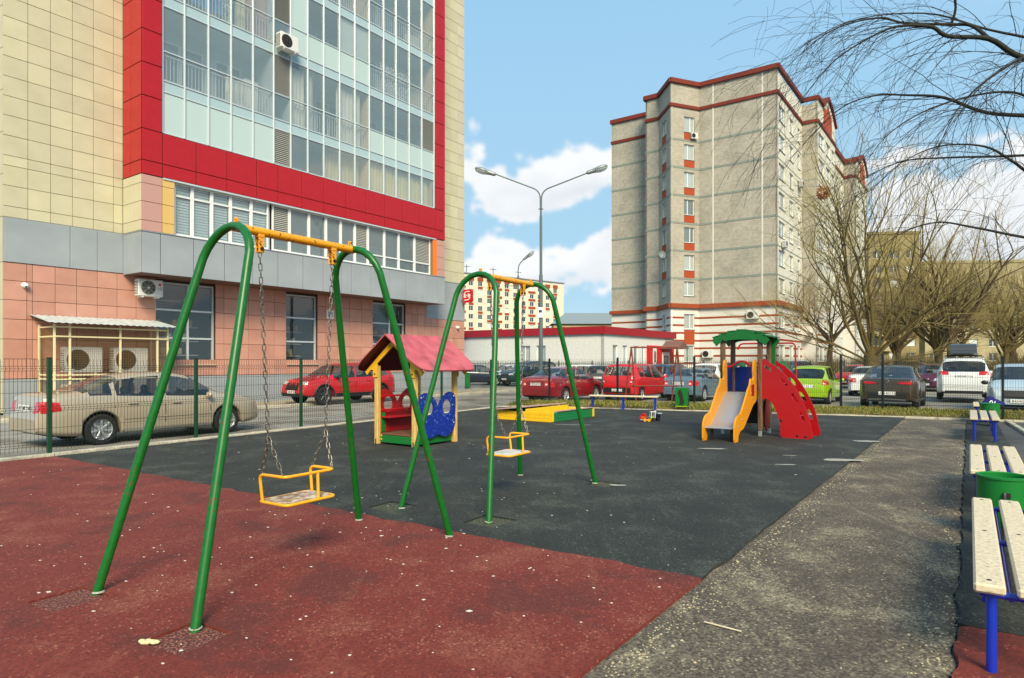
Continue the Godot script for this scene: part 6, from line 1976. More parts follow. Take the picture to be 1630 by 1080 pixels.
# ---------------------------------------------------------------- cars
# A car body is lofted from cross sections along x (front at +x). Heights run from the ground; z is half width.
func key_at(keys: Array, x: float) -> float:
	if x <= keys[0][0]: return keys[0][1]
	for k in keys.size() - 1:
		if x <= keys[k + 1][0]:
			return lerpf(keys[k][1], keys[k + 1][1], (x - keys[k][0]) / maxf(keys[k + 1][0] - keys[k][0], 0.0001))
	return keys[-1][1]
func car_top(s: Dictionary, x: float) -> float:
	return (key_at(s.top, x) * 2.0 + key_at(s.top, x - 0.035) + key_at(s.top, x + 0.035)) * 0.25
func car_section(s: Dictionary, x: float) -> Array:
	var half: float = s.L * 0.5
	var tr: float = clampf((half - absf(x)) / 0.85, 0.0, 1.0)
	var w: float = s.W * 0.5 * (1.0 - 0.24 * pow(1.0 - tr, 3.0))
	var top := car_top(s, x)
	var belt := minf(key_at(s.belt, x), top - 0.015)
	var c := clampf((top - belt - 0.05) / (s.H - belt - 0.05), 0.0, 1.0)
	var sill: float = s.sill + 0.10 * pow(1.0 - tr, 2.0)
	for xw in s.axles:
		var dx: float = absf(x - xw)
		var r: float = s.R * 1.17
		if dx < r: sill = maxf(sill, s.R + sqrt(r * r - dx * dx) - 0.005)
	sill = minf(sill, belt - 0.12)
	var wr: float = lerpf(w * 0.86, s.W * 0.5 * s.tumble, c)
	var mid := maxf(belt * 0.60, sill + 0.05)
	var crease := maxf(belt - 0.11, mid + 0.03)
	return [Vector2(w * 0.78, sill + 0.02), Vector2(w * 0.965, sill), Vector2(w * 0.99, minf(sill + 0.10, mid - 0.02)), Vector2(w, mid), Vector2(w * 0.992, crease), Vector2(w * 0.955, belt),
		Vector2(w * 0.93, belt + 0.012 * c + (top - belt) * 0.3 * (1.0 - c)), Vector2(lerpf(w * 0.90, wr, 1.0), lerpf(belt + (top - belt) * 0.72, top - 0.085, c)), Vector2(wr * 0.84, top - 0.022 * c - (top - belt) * 0.1 * (1.0 - c)), Vector2(wr * 0.45, top - 0.004), Vector2(0.0, top)]
func car_half(s: Dictionary, x: float, y: float) -> float:
	var q := car_section(s, x)
	if y >= q[10].y: return -1.0
	if y <= q[1].y: return q[1].x
	for k in range(1, 10):
		if y <= q[k + 1].y: return lerpf(q[k].x, q[k + 1].x, (y - q[k].y) / maxf(q[k + 1].y - q[k].y, 0.0001))
	return 0.0
func car_end_x(s: Dictionary, sg: float, z: float, y: float) -> float:
	var half: float = s.L * 0.5
	var d := 0.0
	while d < half:
		if car_half(s, sg * (half - d), y) >= absf(z): return sg * (half - d)
		d += 0.012
	return sg * half * 0.5
# a patch that follows the body: on an end (corners in z, y) or on a side (corners in x, y)
func car_patch(c: Node3D, s: Dictionary, called: String, where: String, corners: Array, m: Material, lift := 0.008, sides := [-1.0, 1.0]) -> void:
	for sd in sides:
		var b := MB.new()
		var g := []
		var nu := 7
		var nv := 4
		for j in nv + 1:
			for i in nu + 1:
				var u := float(i) / nu
				var v := float(j) / nv
				var p: Vector2 = Vector2(corners[0], corners[1]).lerp(Vector2(corners[2], corners[3]), u).lerp(Vector2(corners[6], corners[7]).lerp(Vector2(corners[4], corners[5]), u), v)
				if where == "side": g.append(Vector3(p.x, p.y, (car_half(s, p.x, p.y) + lift) * sd))
				else:
					var sg := -1.0 if where == "rear" else 1.0
					g.append(Vector3(car_end_x(s, sg, p.x, p.y) + sg * lift, p.y, p.x * sd))
		for j in nv:
			for i in nu:
				var a: int = j * (nu + 1) + i
				var q := [g[a], g[a + 1], g[a + nu + 2], g[a + nu + 1]]
				var flip: bool = sd > 0 if where != "rear" else sd < 0
				if where == "front": flip = not (sd > 0)
				if where == "side": flip = sd < 0
				if flip: q.reverse()
				b.quad(q[0], q[1], q[2], q[3])
		part(c, called, b, m)
func wheel_mesh(r: float, which: String) -> ArrayMesh:
	var key := "%s%d" % [which, roundi(r * 1000)]
	if mesh_cache.has(key): return mesh_cache[key]
	var b := MB.new()
	var t := Transform3D(Basis(Vector3.RIGHT, PI / 2), Vector3.ZERO)   # lathe axis y -> z
	if which == "tyre":
		b.lathe([Vector2(r * 0.66, -0.10), Vector2(r * 0.9, -0.105), Vector2(r * 0.985, -0.085), Vector2(r, -0.05), Vector2(r, 0.05), Vector2(r * 0.985, 0.085), Vector2(r * 0.9, 0.105), Vector2(r * 0.66, 0.10)], 28, t)
	else:
		b.lathe([Vector2(0.0, 0.03), Vector2(r * 0.6, 0.03), Vector2(r * 0.62, 0.075), Vector2(r * 0.68, 0.098), Vector2(r * 0.7, 0.08)], 24, t)
		b.lathe([Vector2(r * 0.7, -0.09), Vector2(r * 0.2, -0.09)], 24, t)
		var n := 7 if which == "rim7" else (12 if which == "rim12" else 5)
		for k in n:
			b.cbox(Vector3(0, r * 0.36, 0.07), Vector3(r * (0.9 / n + 0.02), r * 0.56, 0.04), 0.008, Transform3D(Basis(Vector3.BACK, TAU * k / n), Vector3.ZERO))
		b.lathe([Vector2(0.0, 0.105), Vector2(r * 0.12, 0.1), Vector2(r * 0.15, 0.06)], 14, t)
	mesh_cache[key] = b.mesh()
	return mesh_cache[key]

func make_car(called: String, label: String, s: Dictionary, paint: String, at: Vector3, deg: float, opt := {}) -> Node3D:
	var c := thing(called, label, opt.get("category", "car"), at, deg, opt.get("group", "cars parked in rows beyond the fence"))
	var half: float = s.L * 0.5
	# stations
	var xs := []
	var d := 0.0
	for q in [0.0, 0.015, 0.04, 0.08, 0.13, 0.2, 0.28, 0.37]:
		xs.append(-half + q); xs.append(half - q)
	for xw in s.axles:
		for k in 15: xs.append(xw + s.R * 1.17 * cos(PI * k / 14))
	for q in s.win: xs.append_array(q)
	xs.append_array(s.ws); xs.append_array(s.rw)
	for q in s.top: xs.append(q[0])
	d = -half
	while d < half:
		xs.append(d); d += 0.12
	xs.sort()
	var st := []
	for x in xs:
		if x < -half - 0.001 or x > half + 0.001: continue
		if st.size() == 0 or x - st[-1] > 0.006: st.append(clampf(x, -half, half))
	var sec := []
	for x in st: sec.append(car_section(s, x))
	# normals from neighbours
	var nk := 11
	var groups := {"body": MB.new(), "windscreen": MB.new(), "rear_window": MB.new()}
	for k in s.win.size():
		groups["side_window%d1" % k] = MB.new()
		groups["side_window%d-1" % k] = MB.new()
	var pos := func(j: int, k: int, sd: float) -> Vector3: return Vector3(st[j], sec[j][k].y, sec[j][k].x * sd)
	var nor := func(j: int, k: int, sd: float) -> Vector3:
		var a: Vector3 = pos.call(maxi(j - 1, 0), k, 1.0)
		var b: Vector3 = pos.call(mini(j + 1, st.size() - 1), k, 1.0)
		var e: Vector3 = pos.call(j, maxi(k - 1, 0), 1.0)
		var f: Vector3 = pos.call(j, mini(k + 1, nk - 1), 1.0)
		if k == nk - 1:
			f = Vector3(f.x, f.y, -0.1)
			e = Vector3(f.x, f.y, 0.1)
		var n := (b - a).cross(f - e).normalized()
		return Vector3(n.x, n.y, n.z * sd)
	for j in st.size() - 1:
		var xm: float = (st[j] + st[j + 1]) * 0.5
		for k in nk - 1:
			var into := "body"
			if k == 6:
				for q in s.win.size():
					if xm > s.win[q][0] and xm < s.win[q][1] and car_top(s, xm) > key_at(s.belt, xm) + 0.16: into = "side_window%d" % q
			if k >= 7:
				if xm > s.ws[0] and xm < s.ws[1]: into = "windscreen"
				if xm > s.rw[0] and xm < s.rw[1]: into = "rear_window"
			for sd in [1.0, -1.0]:
				var mb: MB = groups[into if not into.begins_with("side") else into + str(int(sd))]
				var p := [pos.call(j, k, sd), pos.call(j + 1, k, sd), pos.call(j + 1, k + 1, sd), pos.call(j, k + 1, sd)]
				var n := [nor.call(j, k, sd), nor.call(j + 1, k, sd), nor.call(j + 1, k + 1, sd), nor.call(j, k + 1, sd)]
				if sd > 0: mb.quad_n(p[0], p[1], p[2], p[3], n[0], n[1], n[2], n[3])
				else: mb.quad_n(p[1], p[0], p[3], p[2], n[1], n[0], n[3], n[2])
	for e in [0, st.size() - 1]: # close the ends
		var mb: MB = groups["body"]
		for k in range(0, nk - 1):
			var p := [pos.call(e, k, 1.0), pos.call(e, k + 1, 1.0), pos.call(e, k + 1, -1.0), pos.call(e, k, -1.0)]
			if e == 0: p.reverse()
			mb.quad(p[3], p[2], p[1], p[0])
	part(c, "body", groups["body"], M[paint])
	var gl: Material = M[opt.get("glass", "car_glass")]
	part(c, "windscreen", groups["windscreen"], gl)
	part(c, "rear_window", groups["rear_window"], gl)
	for k in s.win.size():
		for sd in [1, -1]: part(c, "side_window", groups["side_window%d%d" % [k, sd]], gl)
	# floor pan and wheel wells
	var u := MB.new()
	u.span(Vector3(-half + 0.25, s.sill + 0.02, -s.W * 0.40), Vector3(half - 0.25, s.sill + 0.12, s.W * 0.40))
	for xw in s.axles: u.span(Vector3(xw - s.R * 1.25, s.sill + 0.12, -s.W * 0.42), Vector3(xw + s.R * 1.25, s.R * 2.2, s.W * 0.42))
	part(c, "underbody", u, M["under"])
	# the cabin: a floor tub, two rows of seats, a dashboard
	var x0: float = s.rw[1] - 0.1
	var x1: float = s.ws[0] + 0.1
	var fy: float = minf(key_at(s.belt, x0), key_at(s.belt, x1)) - 0.32
	var tub := MB.new()
	tub.span(Vector3(s.rw[0] + 0.05, fy - 0.12, -s.W * 0.42), Vector3(s.ws[1], fy, s.W * 0.42))
	part(c, "cabin_floor", tub, M["car_cabin"])
	tub = MB.new()
	tub.cbox(Vector3(s.ws[0] + 0.28, fy + 0.13, 0), Vector3(0.4, 0.26, s.W * 0.78), 0.06)
	part(c, "dashboard", tub, M["car_cabin"])
	for sx in [lerpf(x0, x1, 0.22), lerpf(x0, x1, 0.66)]:
		for sz in [-0.36, 0.36]:
			var seat := MB.new()
			seat.cbox(Vector3(sx, fy + 0.2, sz), Vector3(0.16, 0.5, 0.46), 0.06)
			seat.cbox(Vector3(sx - 0.02, fy + 0.52, sz), Vector3(0.1, 0.17, 0.26), 0.045)
			part(c, "seat", seat, M["car_seat"])
	for xw in s.axles:
		for sd in [-1.0, 1.0]:
			var wn := node(c, "wheel", Vector3(xw, s.R, sd * (s.W * 0.5 - 0.125)))
			if sd < 0: wn.rotation.y = PI
			put(wn, "tyre", wheel_mesh(s.R, "tyre"), M["tyre"])
			put(wn, "rim", wheel_mesh(s.R, opt.get("rim", "rim5")), M[opt.get("rim_paint", "rim_silver")])
	# mirrors, handles
	var mx: float = s.ws[1] - 0.32
	for sd in [-1.0, 1.0]:
		var b := MB.new()
		b.ball(Vector3(mx, key_at(s.belt, mx) + 0.07, sd * (s.W * 0.5 + 0.05)), Vector3(0.06, 0.075, 0.11), 6)
		part(c, "mirror", b, M[opt.get("mirror", paint)])
	if opt.get("near", false):
		for k in s.handles.size():
			for sd in [-1.0, 1.0]:
				var hx: float = s.handles[k]
				var b := MB.new()
				b.cbox(Vector3(hx, key_at(s.belt, hx) - 0.13, sd * (car_half(s, hx, key_at(s.belt, hx) - 0.13) + 0.02)), Vector3(0.2, 0.035, 0.03), 0.012)
				part(c, "door_handle", b, M[opt.get("handle", paint)])
		for x in s.seams:
			car_patch(c, s, "door_seam", "side", [x[0], s.sill + 0.06, x[0] + 0.012, s.sill + 0.06, x[1] + 0.012, key_at(s.belt, x[1]) - 0.02, x[1], key_at(s.belt, x[1]) - 0.02], M["car_black"], 0.0025)
		car_patch(c, s, "side_moulding", "side", [s.axles[0] + 0.42, 0.50, s.axles[1] - 0.42, 0.50, s.axles[1] - 0.42, 0.55, s.axles[0] + 0.42, 0.55], M[opt.get("moulding", paint)], 0.014)
		car_patch(c, s, "sill_strip", "side", [s.axles[0] + 0.42, s.sill + 0.03, s.axles[1] - 0.42, s.sill + 0.03, s.axles[1] - 0.42, s.sill + 0.07, s.axles[0] + 0.42, s.sill + 0.07], M["chrome"], 0.008)
	# lamps, bumpers, plates
	for q in s.tail: car_patch(c, s, "tail_light", "rear", q, M["tail_red"], 0.012)
	for q in s.get("tail_white", []): car_patch(c, s, "reversing_light", "rear", q, M["tail_clear"], 0.016)
	for q in s.head: car_patch(c, s, "headlight", "front", q, M["head_clear"], 0.012)
	for q in s.get("grille", []): car_patch(c, s, "grille", "front", q, M["car_black"], 0.01)
	for q in s.get("bumper_dark", []): car_patch(c, s, "bumper_insert", "rear", q, M["car_black"], 0.01)
	for q in s.get("bumper_bright", []): car_patch(c, s, "bumper_strip", "rear", q, M["chrome"], 0.018)
	for q in s.get("lip", []): car_patch(c, s, "front_lip", "front", q, M["car_black"], 0.012)
	if s.get("clad", false):
		for xw in s.axles:
			var arch := MB.new()
			for sd in [-1.0, 1.0]:
				var p := PackedVector3Array()
				for k in 19:
					var an := PI * (k / 18.0) * 1.1 - 0.05 * PI
					p.append(Vector3(xw + cos(an) * s.R * 1.22, s.R + sin(an) * s.R * 1.22, sd * (s.W * 0.5 - 0.012)))
				arch.tube(p, 0.035, 6)
			part(c, "arch_trim", arch, M["car_black"])
		car_patch(c, s, "sill_trim", "side", [s.axles[0] + 0.4, s.sill, s.axles[1] - 0.4, s.sill, s.axles[1] - 0.4, s.sill + 0.16, s.axles[0] + 0.4, s.sill + 0.16], M["car_black"], 0.014)
	for e in [["rear", -1.0, s.plate[0]], ["front", 1.0, s.plate[1]]]:
		var px: float = car_end_x(s, e[1], 0.2, e[2]) + e[1] * 0.016
		var pl := node(c, "number_plate", Vector3(px, e[2], 0))
		pl.rotation.y = PI / 2 if e[1] > 0 else -PI / 2
		piece(pl, "board", Vector3.ZERO, Vector3(0.52, 0.115, 0.012), M["plate_white"], 0.004)
		lettering(pl, "lettering", opt.get("plate", "В 318 ОК 116"), 0.075, M["plate_ink"], Transform3D(Basis(), Vector3(0, 0, 0.008)))
	if s.has("rack"):
		for sd in [-1.0, 1.0]:
			var b := MB.new()
			b.tube(round_path([Vector3(s.rack[0], s.H - 0.09, sd * s.W * 0.36), Vector3(s.rack[0] + 0.06, s.H + 0.03, sd * s.W * 0.36), Vector3(s.rack[1] - 0.06, s.H + 0.03, sd * s.W * 0.36), Vector3(s.rack[1], s.H - 0.09, sd * s.W * 0.36)], 0.08), 0.016, 6)
			part(c, "roof_rail", b, M["chrome"])
	return c

func sedan(L := 4.5, W := 1.74, H := 1.45) -> Dictionary:
	var k := L / 4.5
	var hh := H / 1.45
	var top := []
	for q in [[-2.25, 0.50], [-2.235, 0.66], [-2.19, 0.90], [-2.13, 1.0], [-2.0, 1.045], [-1.55, 1.075], [-0.85, 1.385], [-0.45, 1.44], [0.0, 1.455], [0.35, 1.43], [0.6, 1.37], [1.22, 1.00], [1.75, 0.90], [2.05, 0.80], [2.19, 0.69], [2.24, 0.56], [2.25, 0.48]]: top.append([q[0] * k, q[1] * hh])
	return {"L": L, "W": W, "H": H, "R": 0.315, "sill": 0.21, "tumble": 0.70, "axles": [-1.22 * k, 1.36 * k], "top": top, "belt": [[-2.25 * k, 0.96 * hh], [0.0, 0.93 * hh], [2.25 * k, 0.74 * hh]],
		"win": [[-1.42 * k, -1.02 * k], [-0.94 * k, -0.06 * k], [0.02 * k, 1.0 * k]], "ws": [0.60 * k, 1.20 * k], "rw": [-1.52 * k, -0.86 * k], "handles": [-0.66 * k, 0.22 * k], "seams": [[-0.98 * k, -1.0 * k], [-0.02 * k, -0.02 * k], [0.98 * k, 0.94 * k]],
		"tail": [[0.44, 0.70, 0.80, 0.68, 0.78, 0.90, 0.46, 0.90]], "tail_white": [[0.46, 0.74, 0.58, 0.74, 0.58, 0.82, 0.47, 0.82]], "head": [[0.42, 0.60, 0.74, 0.62, 0.72, 0.74, 0.44, 0.70]], "grille": [[0.0, 0.52, 0.34, 0.52, 0.34, 0.66, 0.0, 0.66]], "lip": [[0.0, 0.30, 0.5, 0.30, 0.5, 0.40, 0.0, 0.40]], "plate": [0.78, 0.46]}
func hatch(L := 3.7, W := 1.62, H := 1.52) -> Dictionary:
	var k := L / 3.7
	var hh := H / 1.52
	var top := []
	for q in [[-1.85, 0.52], [-1.84, 0.72], [-1.80, 0.92], [-1.74, 1.02], [-1.50, 1.42], [-1.40, 1.49], [-1.1, 1.51], [-0.4, 1.53], [0.1, 1.52], [0.4, 1.45], [1.12, 1.02], [1.5, 0.92], [1.72, 0.80], [1.82, 0.66], [1.85, 0.5]]: top.append([q[0] * k, q[1] * hh])
	return {"L": L, "W": W, "H": H, "R": 0.29, "sill": 0.2, "tumble": 0.74, "axles": [-1.22 * k, 1.16 * k], "top": top, "belt": [[-1.85 * k, 1.0 * hh], [1.85 * k, 0.8 * hh]],
		"win": [[-1.34 * k, -0.95 * k], [-0.9 * k, -0.16 * k], [-0.08 * k, 0.86 * k]], "ws": [0.42 * k, 1.10 * k], "rw": [-1.74 * k, -1.50 * k], "handles": [-0.5 * k, 0.3 * k], "seams": [],
		"tail": [[0.56, 0.78, 0.76, 0.78, 0.74, 1.0, 0.58, 1.0]], "tail_white": [[0.60, 0.80, 0.7, 0.80, 0.7, 0.86, 0.61, 0.86]], "head": [[0.44, 0.62, 0.7, 0.66, 0.66, 0.82, 0.46, 0.74]], "grille": [[0.0, 0.42, 0.4, 0.42, 0.4, 0.58, 0.0, 0.6]], "plate": [0.72, 0.42]}
func suv(L := 4.5, W := 1.84, H := 1.68) -> Dictionary:
	var k := L / 4.5
	var hh := H / 1.68
	var top := []
	for q in [[-2.25, 0.56], [-2.24, 0.76], [-2.20, 1.0], [-2.14, 1.10], [-1.92, 1.52], [-1.80, 1.62], [-1.5, 1.66], [-0.6, 1.69], [0.1, 1.67], [0.45, 1.59], [1.15, 1.16], [1.7, 1.06], [2.02, 0.96], [2.18, 0.82], [2.24, 0.66], [2.25, 0.52]]: top.append([q[0] * k, q[1] * hh])
	return {"L": L, "W": W, "H": H, "R": 0.355, "sill": 0.28, "tumble": 0.74, "axles": [-1.33 * k, 1.37 * k], "top": top, "belt": [[-2.25 * k, 1.13 * hh], [0.0, 1.06 * hh], [2.25 * k, 0.92 * hh]],
		"win": [[-1.72 * k, -1.12 * k], [-1.04 * k, -0.14 * k], [-0.06 * k, 0.92 * k]], "ws": [0.46 * k, 1.13 * k], "rw": [-2.13 * k, -1.90 * k], "handles": [-0.7 * k, 0.25 * k], "seams": [[-1.08 * k, -1.08 * k], [-0.1 * k, -0.1 * k], [0.95 * k, 0.9 * k]],
		"tail": [[0.46, 0.92, 0.86, 0.92, 0.84, 1.06, 0.48, 1.06]], "head": [[0.42, 0.78, 0.80, 0.80, 0.76, 0.92, 0.44, 0.88]], "grille": [[0.0, 0.56, 0.44, 0.56, 0.40, 0.84, 0.0, 0.86]], "lip": [[0.0, 0.32, 0.7, 0.32, 0.7, 0.46, 0.0, 0.46]], "bumper_dark": [[0.0, 0.34, 0.72, 0.34, 0.76, 0.52, 0.0, 0.52]], "plate": [0.82, 0.5]}

func build_cars() -> void:
	var Y := -0.1
	# silver saloon on the road behind the wire fence
	var s := sedan(4.8, 1.76, 1.47)
	s.tail = [[0.46, 0.70, 0.76, 0.69, 0.75, 0.92, 0.50, 0.92]]
	s.tail_white = []
	var a := make_car("silver_saloon", "beige silver saloon on the road behind the near wire fence", s, "silver_paint", V(-8.32, Y, 14.98), 55.0, {"near": true, "rim": "rim7", "plate": "Т 427 МК 116", "handle": "silver_paint", "group": "cars on the road beside the clad house"})
	car_patch(a, s, "tail_light", "side", [-2.30, 0.70, -2.02, 0.74, -2.06, 0.90, -2.28, 0.92], M["tail_red"], 0.01)
	car_patch(a, s, "fuel_flap", "side", [-1.42, 0.74, -1.24, 0.74, -1.24, 0.88, -1.42, 0.88], M["silver_paint"], 0.004, [1.0])
	# crimson crossover facing the camera beside the house
	s = suv(4.55, 1.85, 1.62)
	s.clad = true
	var b := make_car("red_crossover", "bright red crossover with dark wheels parked before the clad house", s, "crimson_paint", V(-7.05, -0.07, 27.1), 54.24 + 180.0 - 4.0, {"near": true, "rim_paint": "rim_dark", "mirror": "car_black", "moulding": "crimson_paint", "plate": "К 204 ЕР 716", "group": "cars on the road beside the clad house"})
	# the row behind the far fence, all tails towards us
	make_car("wine_saloon", "dark red saloon behind the tall double lamp post", sedan(4.5, 1.76, 1.49), "wine_paint", V(2.25, Y, 28.6), GRID, {"rim": "rim7", "plate": "Н 731 АТ 116", "glass": "car_glass"})
	s = hatch(4.1, 1.79, 1.61)
	s.top = [[-2.05, 0.55], [-2.04, 0.8], [-2.01, 1.0], [-1.97, 1.08], [-1.84, 1.5], [-1.74, 1.58], [-1.3, 1.61], [-0.3, 1.62], [0.3, 1.59], [0.62, 1.5], [1.2, 1.1], [1.62, 1.0], [1.9, 0.88], [2.02, 0.7], [2.05, 0.5]]
	s.rw = [-1.97, -1.83]
	s.tail = [[0.62, 0.95, 0.82, 0.95, 0.72, 1.45, 0.60, 1.42]]
	s.bumper_dark = [[0.0, 0.34, 0.66, 0.34, 0.62, 0.58, 0.0, 0.58]]
	s.plate = [0.46, 0.42]
	make_car("red_boxy_hatchback", "boxy bright red hatchback behind the rusty frame", s, "scarlet_paint", V(5.75, Y, 30.2), GRID, {"rim": "rim5", "plate": "О 655 УВ 116"})
	make_car("steel_blue_saloon", "steel blue saloon with pale plate next to the boxy red hatchback", sedan(4.3, 1.68, 1.44), "steel_blue_paint", V(8.25, Y, 29.5), GRID, {"rim": "rim12", "plate": "М 163 ОО 16", "glass": "car_glass"})
	s = hatch(3.64, 1.6, 1.53)
	make_car("lime_hatchback", "small lime green hatchback behind the red climbing ladder", s, "lime_paint", V(12.75, Y, 27.6), GRID, {"rim": "rim7", "plate": "У 577 ЕА 116"})
	# brown crossover coupe
	s = suv(4.55, 1.85, 1.58)
	s.top = [[-2.275, 0.56], [-2.26, 0.8], [-2.22, 1.02], [-2.16, 1.1], [-2.05, 1.13], [-1.2, 1.50], [-0.9, 1.56], [-0.3, 1.59], [0.2, 1.57], [0.5, 1.5], [1.15, 1.14], [1.7, 1.04], [2.05, 0.94], [2.2, 0.8], [2.27, 0.55]]
	s.rw = [-2.02, -1.16]
	s.win = [[-1.3, -1.0], [-0.94, -0.1], [-0.02, 0.95]]
	s.tail = [[0.30, 0.93, 0.88, 0.90, 0.86, 1.03, 0.34, 0.98]]
	s.bumper_dark = [[0.0, 0.30, 0.66, 0.30, 0.52, 0.66, 0.0, 0.66]]
	s.bumper_bright = [[0.0, 0.38, 0.56, 0.36, 0.58, 0.40, 0.0, 0.42]]
	s.plate = [0.60, 0.5]
	var k := make_car("bronze_coupe_crossover", "dark bronze coupe crossover with a wide tail light bar behind the fence", s, "bronze_paint", V(14.35, Y, 24.7), GRID, {"plate": "А 279 ВО 716", "glass": "car_glass", "rim_paint": "rim_dark"})
	var ex := car_end_x(s, -1.0, 0.0, 0.93)
	var tl := node(k, "tail_badge", Vector3(ex - 0.012, 0.92, 0))
	tl.rotation.y = -PI / 2
	lettering(tl, "lettering", "A R K A N A", 0.07, M["chrome"], Transform3D(Basis(), Vector3(0, -0.06, 0)))
	var em := MB.new()
	em.tube(PackedVector3Array([Vector3(0, 0.02, 0), Vector3(0.05, 0.1, 0), Vector3(0, 0.18, 0), Vector3(-0.05, 0.1, 0)]), 0.012, 5, false, true)
	part(tl, "emblem", em, M["chrome"])
	# white SUV with a box on its roof
	s = suv(4.75, 1.89, 1.78)
	s.rack = [-1.7, 0.5]
	s.tail = [[0.5, 1.06, 0.88, 1.06, 0.86, 1.22, 0.52, 1.20]]
	s.bumper_dark = [[0.0, 0.30, 0.7, 0.30, 0.72, 0.42, 0.0, 0.42]]
	s.plate = [1.0, 0.5]
	k = make_car("white_suv", "white sport utility car with grey roof box behind the fence", s, "white_paint", V(19.6, 0.0, 28.6), GRID + 2.0, {"plate": "Е 905 НХ 116"})
	var rb := thing("roof_box", "grey roof box on top of the white car", "roof box", k.transform * Vector3(-0.55, s.H + 0.09, 0.0), GRID + 2.0)
	var mb := MB.new()
	mb.plate(smooth_poly([-0.95, 0.02, -0.98, 0.22, -0.85, 0.42, -0.5, 0.48, 0.3, 0.46, 0.9, 0.26, 1.0, 0.06, 0.9, 0.0], 3), 0.92, Transform3D())
	part(rb, "shell", mb, M["graphite_paint"])
	piece(rb, "lid_seam", Vector3(-0.06, 0.12, 0), Vector3(1.8, 0.02, 0.94), M["car_black"], 0.004)
	for x in [-0.6, 0.5]: piece(rb, "crossbar", Vector3(x, -0.025, 0), Vector3(0.06, 0.05, 1.3), M["car_black"], 0.01)
	# silver car facing us at the right edge
	s = hatch(4.2, 1.76, 1.62)
	s.grille = [[0.0, 0.50, 0.46, 0.50, 0.42, 0.76, 0.0, 0.76]]
	s.head = [[0.44, 0.60, 0.80, 0.66, 0.76, 0.84, 0.46, 0.74]]
	make_car("pale_people_carrier", "pale silver people carrier facing the fence behind the bench with the blue bag", s, "pale_paint", V(17.6, Y, 22.9), GRID + 180.0, {"plate": "С 842 КО 116", "glass": "car_glass", "mirror": "car_black"})
	# farther cars
	make_car("red_hatchback", "red hatchback facing the camera beside the big bare tree", hatch(3.9, 1.7, 1.5), "scarlet_paint", V(22.6, Y, 43.2), GRID + 165.0, {"plate": "Р 110 ТУ 116"})
	make_car("white_hatchback", "white hatchback behind the steel blue saloon", hatch(4.2, 1.75, 1.62), "white_paint", V(11.6, Y, 37.6), GRID, {"plate": "К 338 АА 116"})
	make_car("blue_hatchback", "dull blue car between the red hatchback and the shop entrance", hatch(4.0, 1.7, 1.55), "blue_paint", V(9.3, Y, 38.0), GRID - 10.0, {"plate": "Х 246 МР 116"})
	make_car("teal_hatchback", "dull teal car in front of the striped tower wall", hatch(4.0, 1.7, 1.66), "teal_paint", V(18.9, Y + 0.1, 43.5), GRID - 20.0, {"plate": "В 700 СТ 116"})
	make_car("navy_saloon", "dark navy saloon at the far end of the road", sedan(4.4, 1.72, 1.47), "navy_paint", V(-2.55, Y, 47.8), 10.0, {"plate": "Т 512 ВВ 116"})
	make_car("small_white_car", "small white car between the navy saloon and the dark green car", hatch(3.8, 1.66, 1.5), "white_paint", V(-0.3, Y, 50.0), GRID + 150.0, {"plate": "О 019 РК 116"})
	make_car("dark_green_suv", "dark green off-road car facing the road", suv(4.5, 1.85, 1.75), "forest_paint", V(1.2, Y, 46.6), GRID + 165.0, {"plate": "Е 373 ОР 16"})
	make_car("white_estate", "white car behind the dark red saloon", hatch(4.2, 1.72, 1.5), "white_paint", V(4.2, Y, 42.0), GRID + 100.0, {"plate": "А 601 КН 116"})
	make_car("graphite_hatchback", "graphite grey hatchback half hidden behind the dark red saloon", hatch(4.0, 1.7, 1.48), "graphite_paint", V(5.75, Y, 42.0), GRID + 20.0, {"plate": "М 454 ЕЕ 116"})
	make_car("plum_car", "dark plum car between the bronze crossover and the white one", hatch(4.0, 1.72, 1.55), "plum_paint", V(24.6, Y, 38.5), GRID + 172.0, {"plate": "У 088 НТ 116", "glass": "car_glass"})
	make_car("distant_white_saloon", "white saloon peeping out behind the bronze crossover", sedan(4.4, 1.72, 1.47), "white_paint", V(18.2, Y, 33.5), GRID + 4.0, {"plate": "Н 217 СА 116"})
	# machinery shelter: a hooded rubbish chute among the trees
	var t := thing("covered_trailer", "pale hooded trailer among the trees behind the parked cars", "trailer", V(26.5, -0.12, 41.5), 30.0)
	mb = MB.new()
	mb.plate(smooth_poly([-0.7, 0.5, -0.72, 1.3, -0.5, 2.0, 0.0, 2.25, 0.45, 1.9, 0.7, 1.3, 0.72, 0.5], 3), 1.6, Transform3D())
	t.scale = Vector3.ONE * 0.55
	part(t, "hood", mb, M["concrete"])
	piece(t, "bed", Vector3(0, 0.42, 0), Vector3(1.5, 0.12, 1.7), M["car_black"], 0.02)
	for z in [-0.85, 0.85]:
		var wn := node(t, "wheel", Vector3(0, 0.29, z))
		put(wn, "tyre", wheel_mesh(0.29, "tyre"), M["tyre"])
		put(wn, "rim", wheel_mesh(0.29, "rim5"), M["rim_silver"])

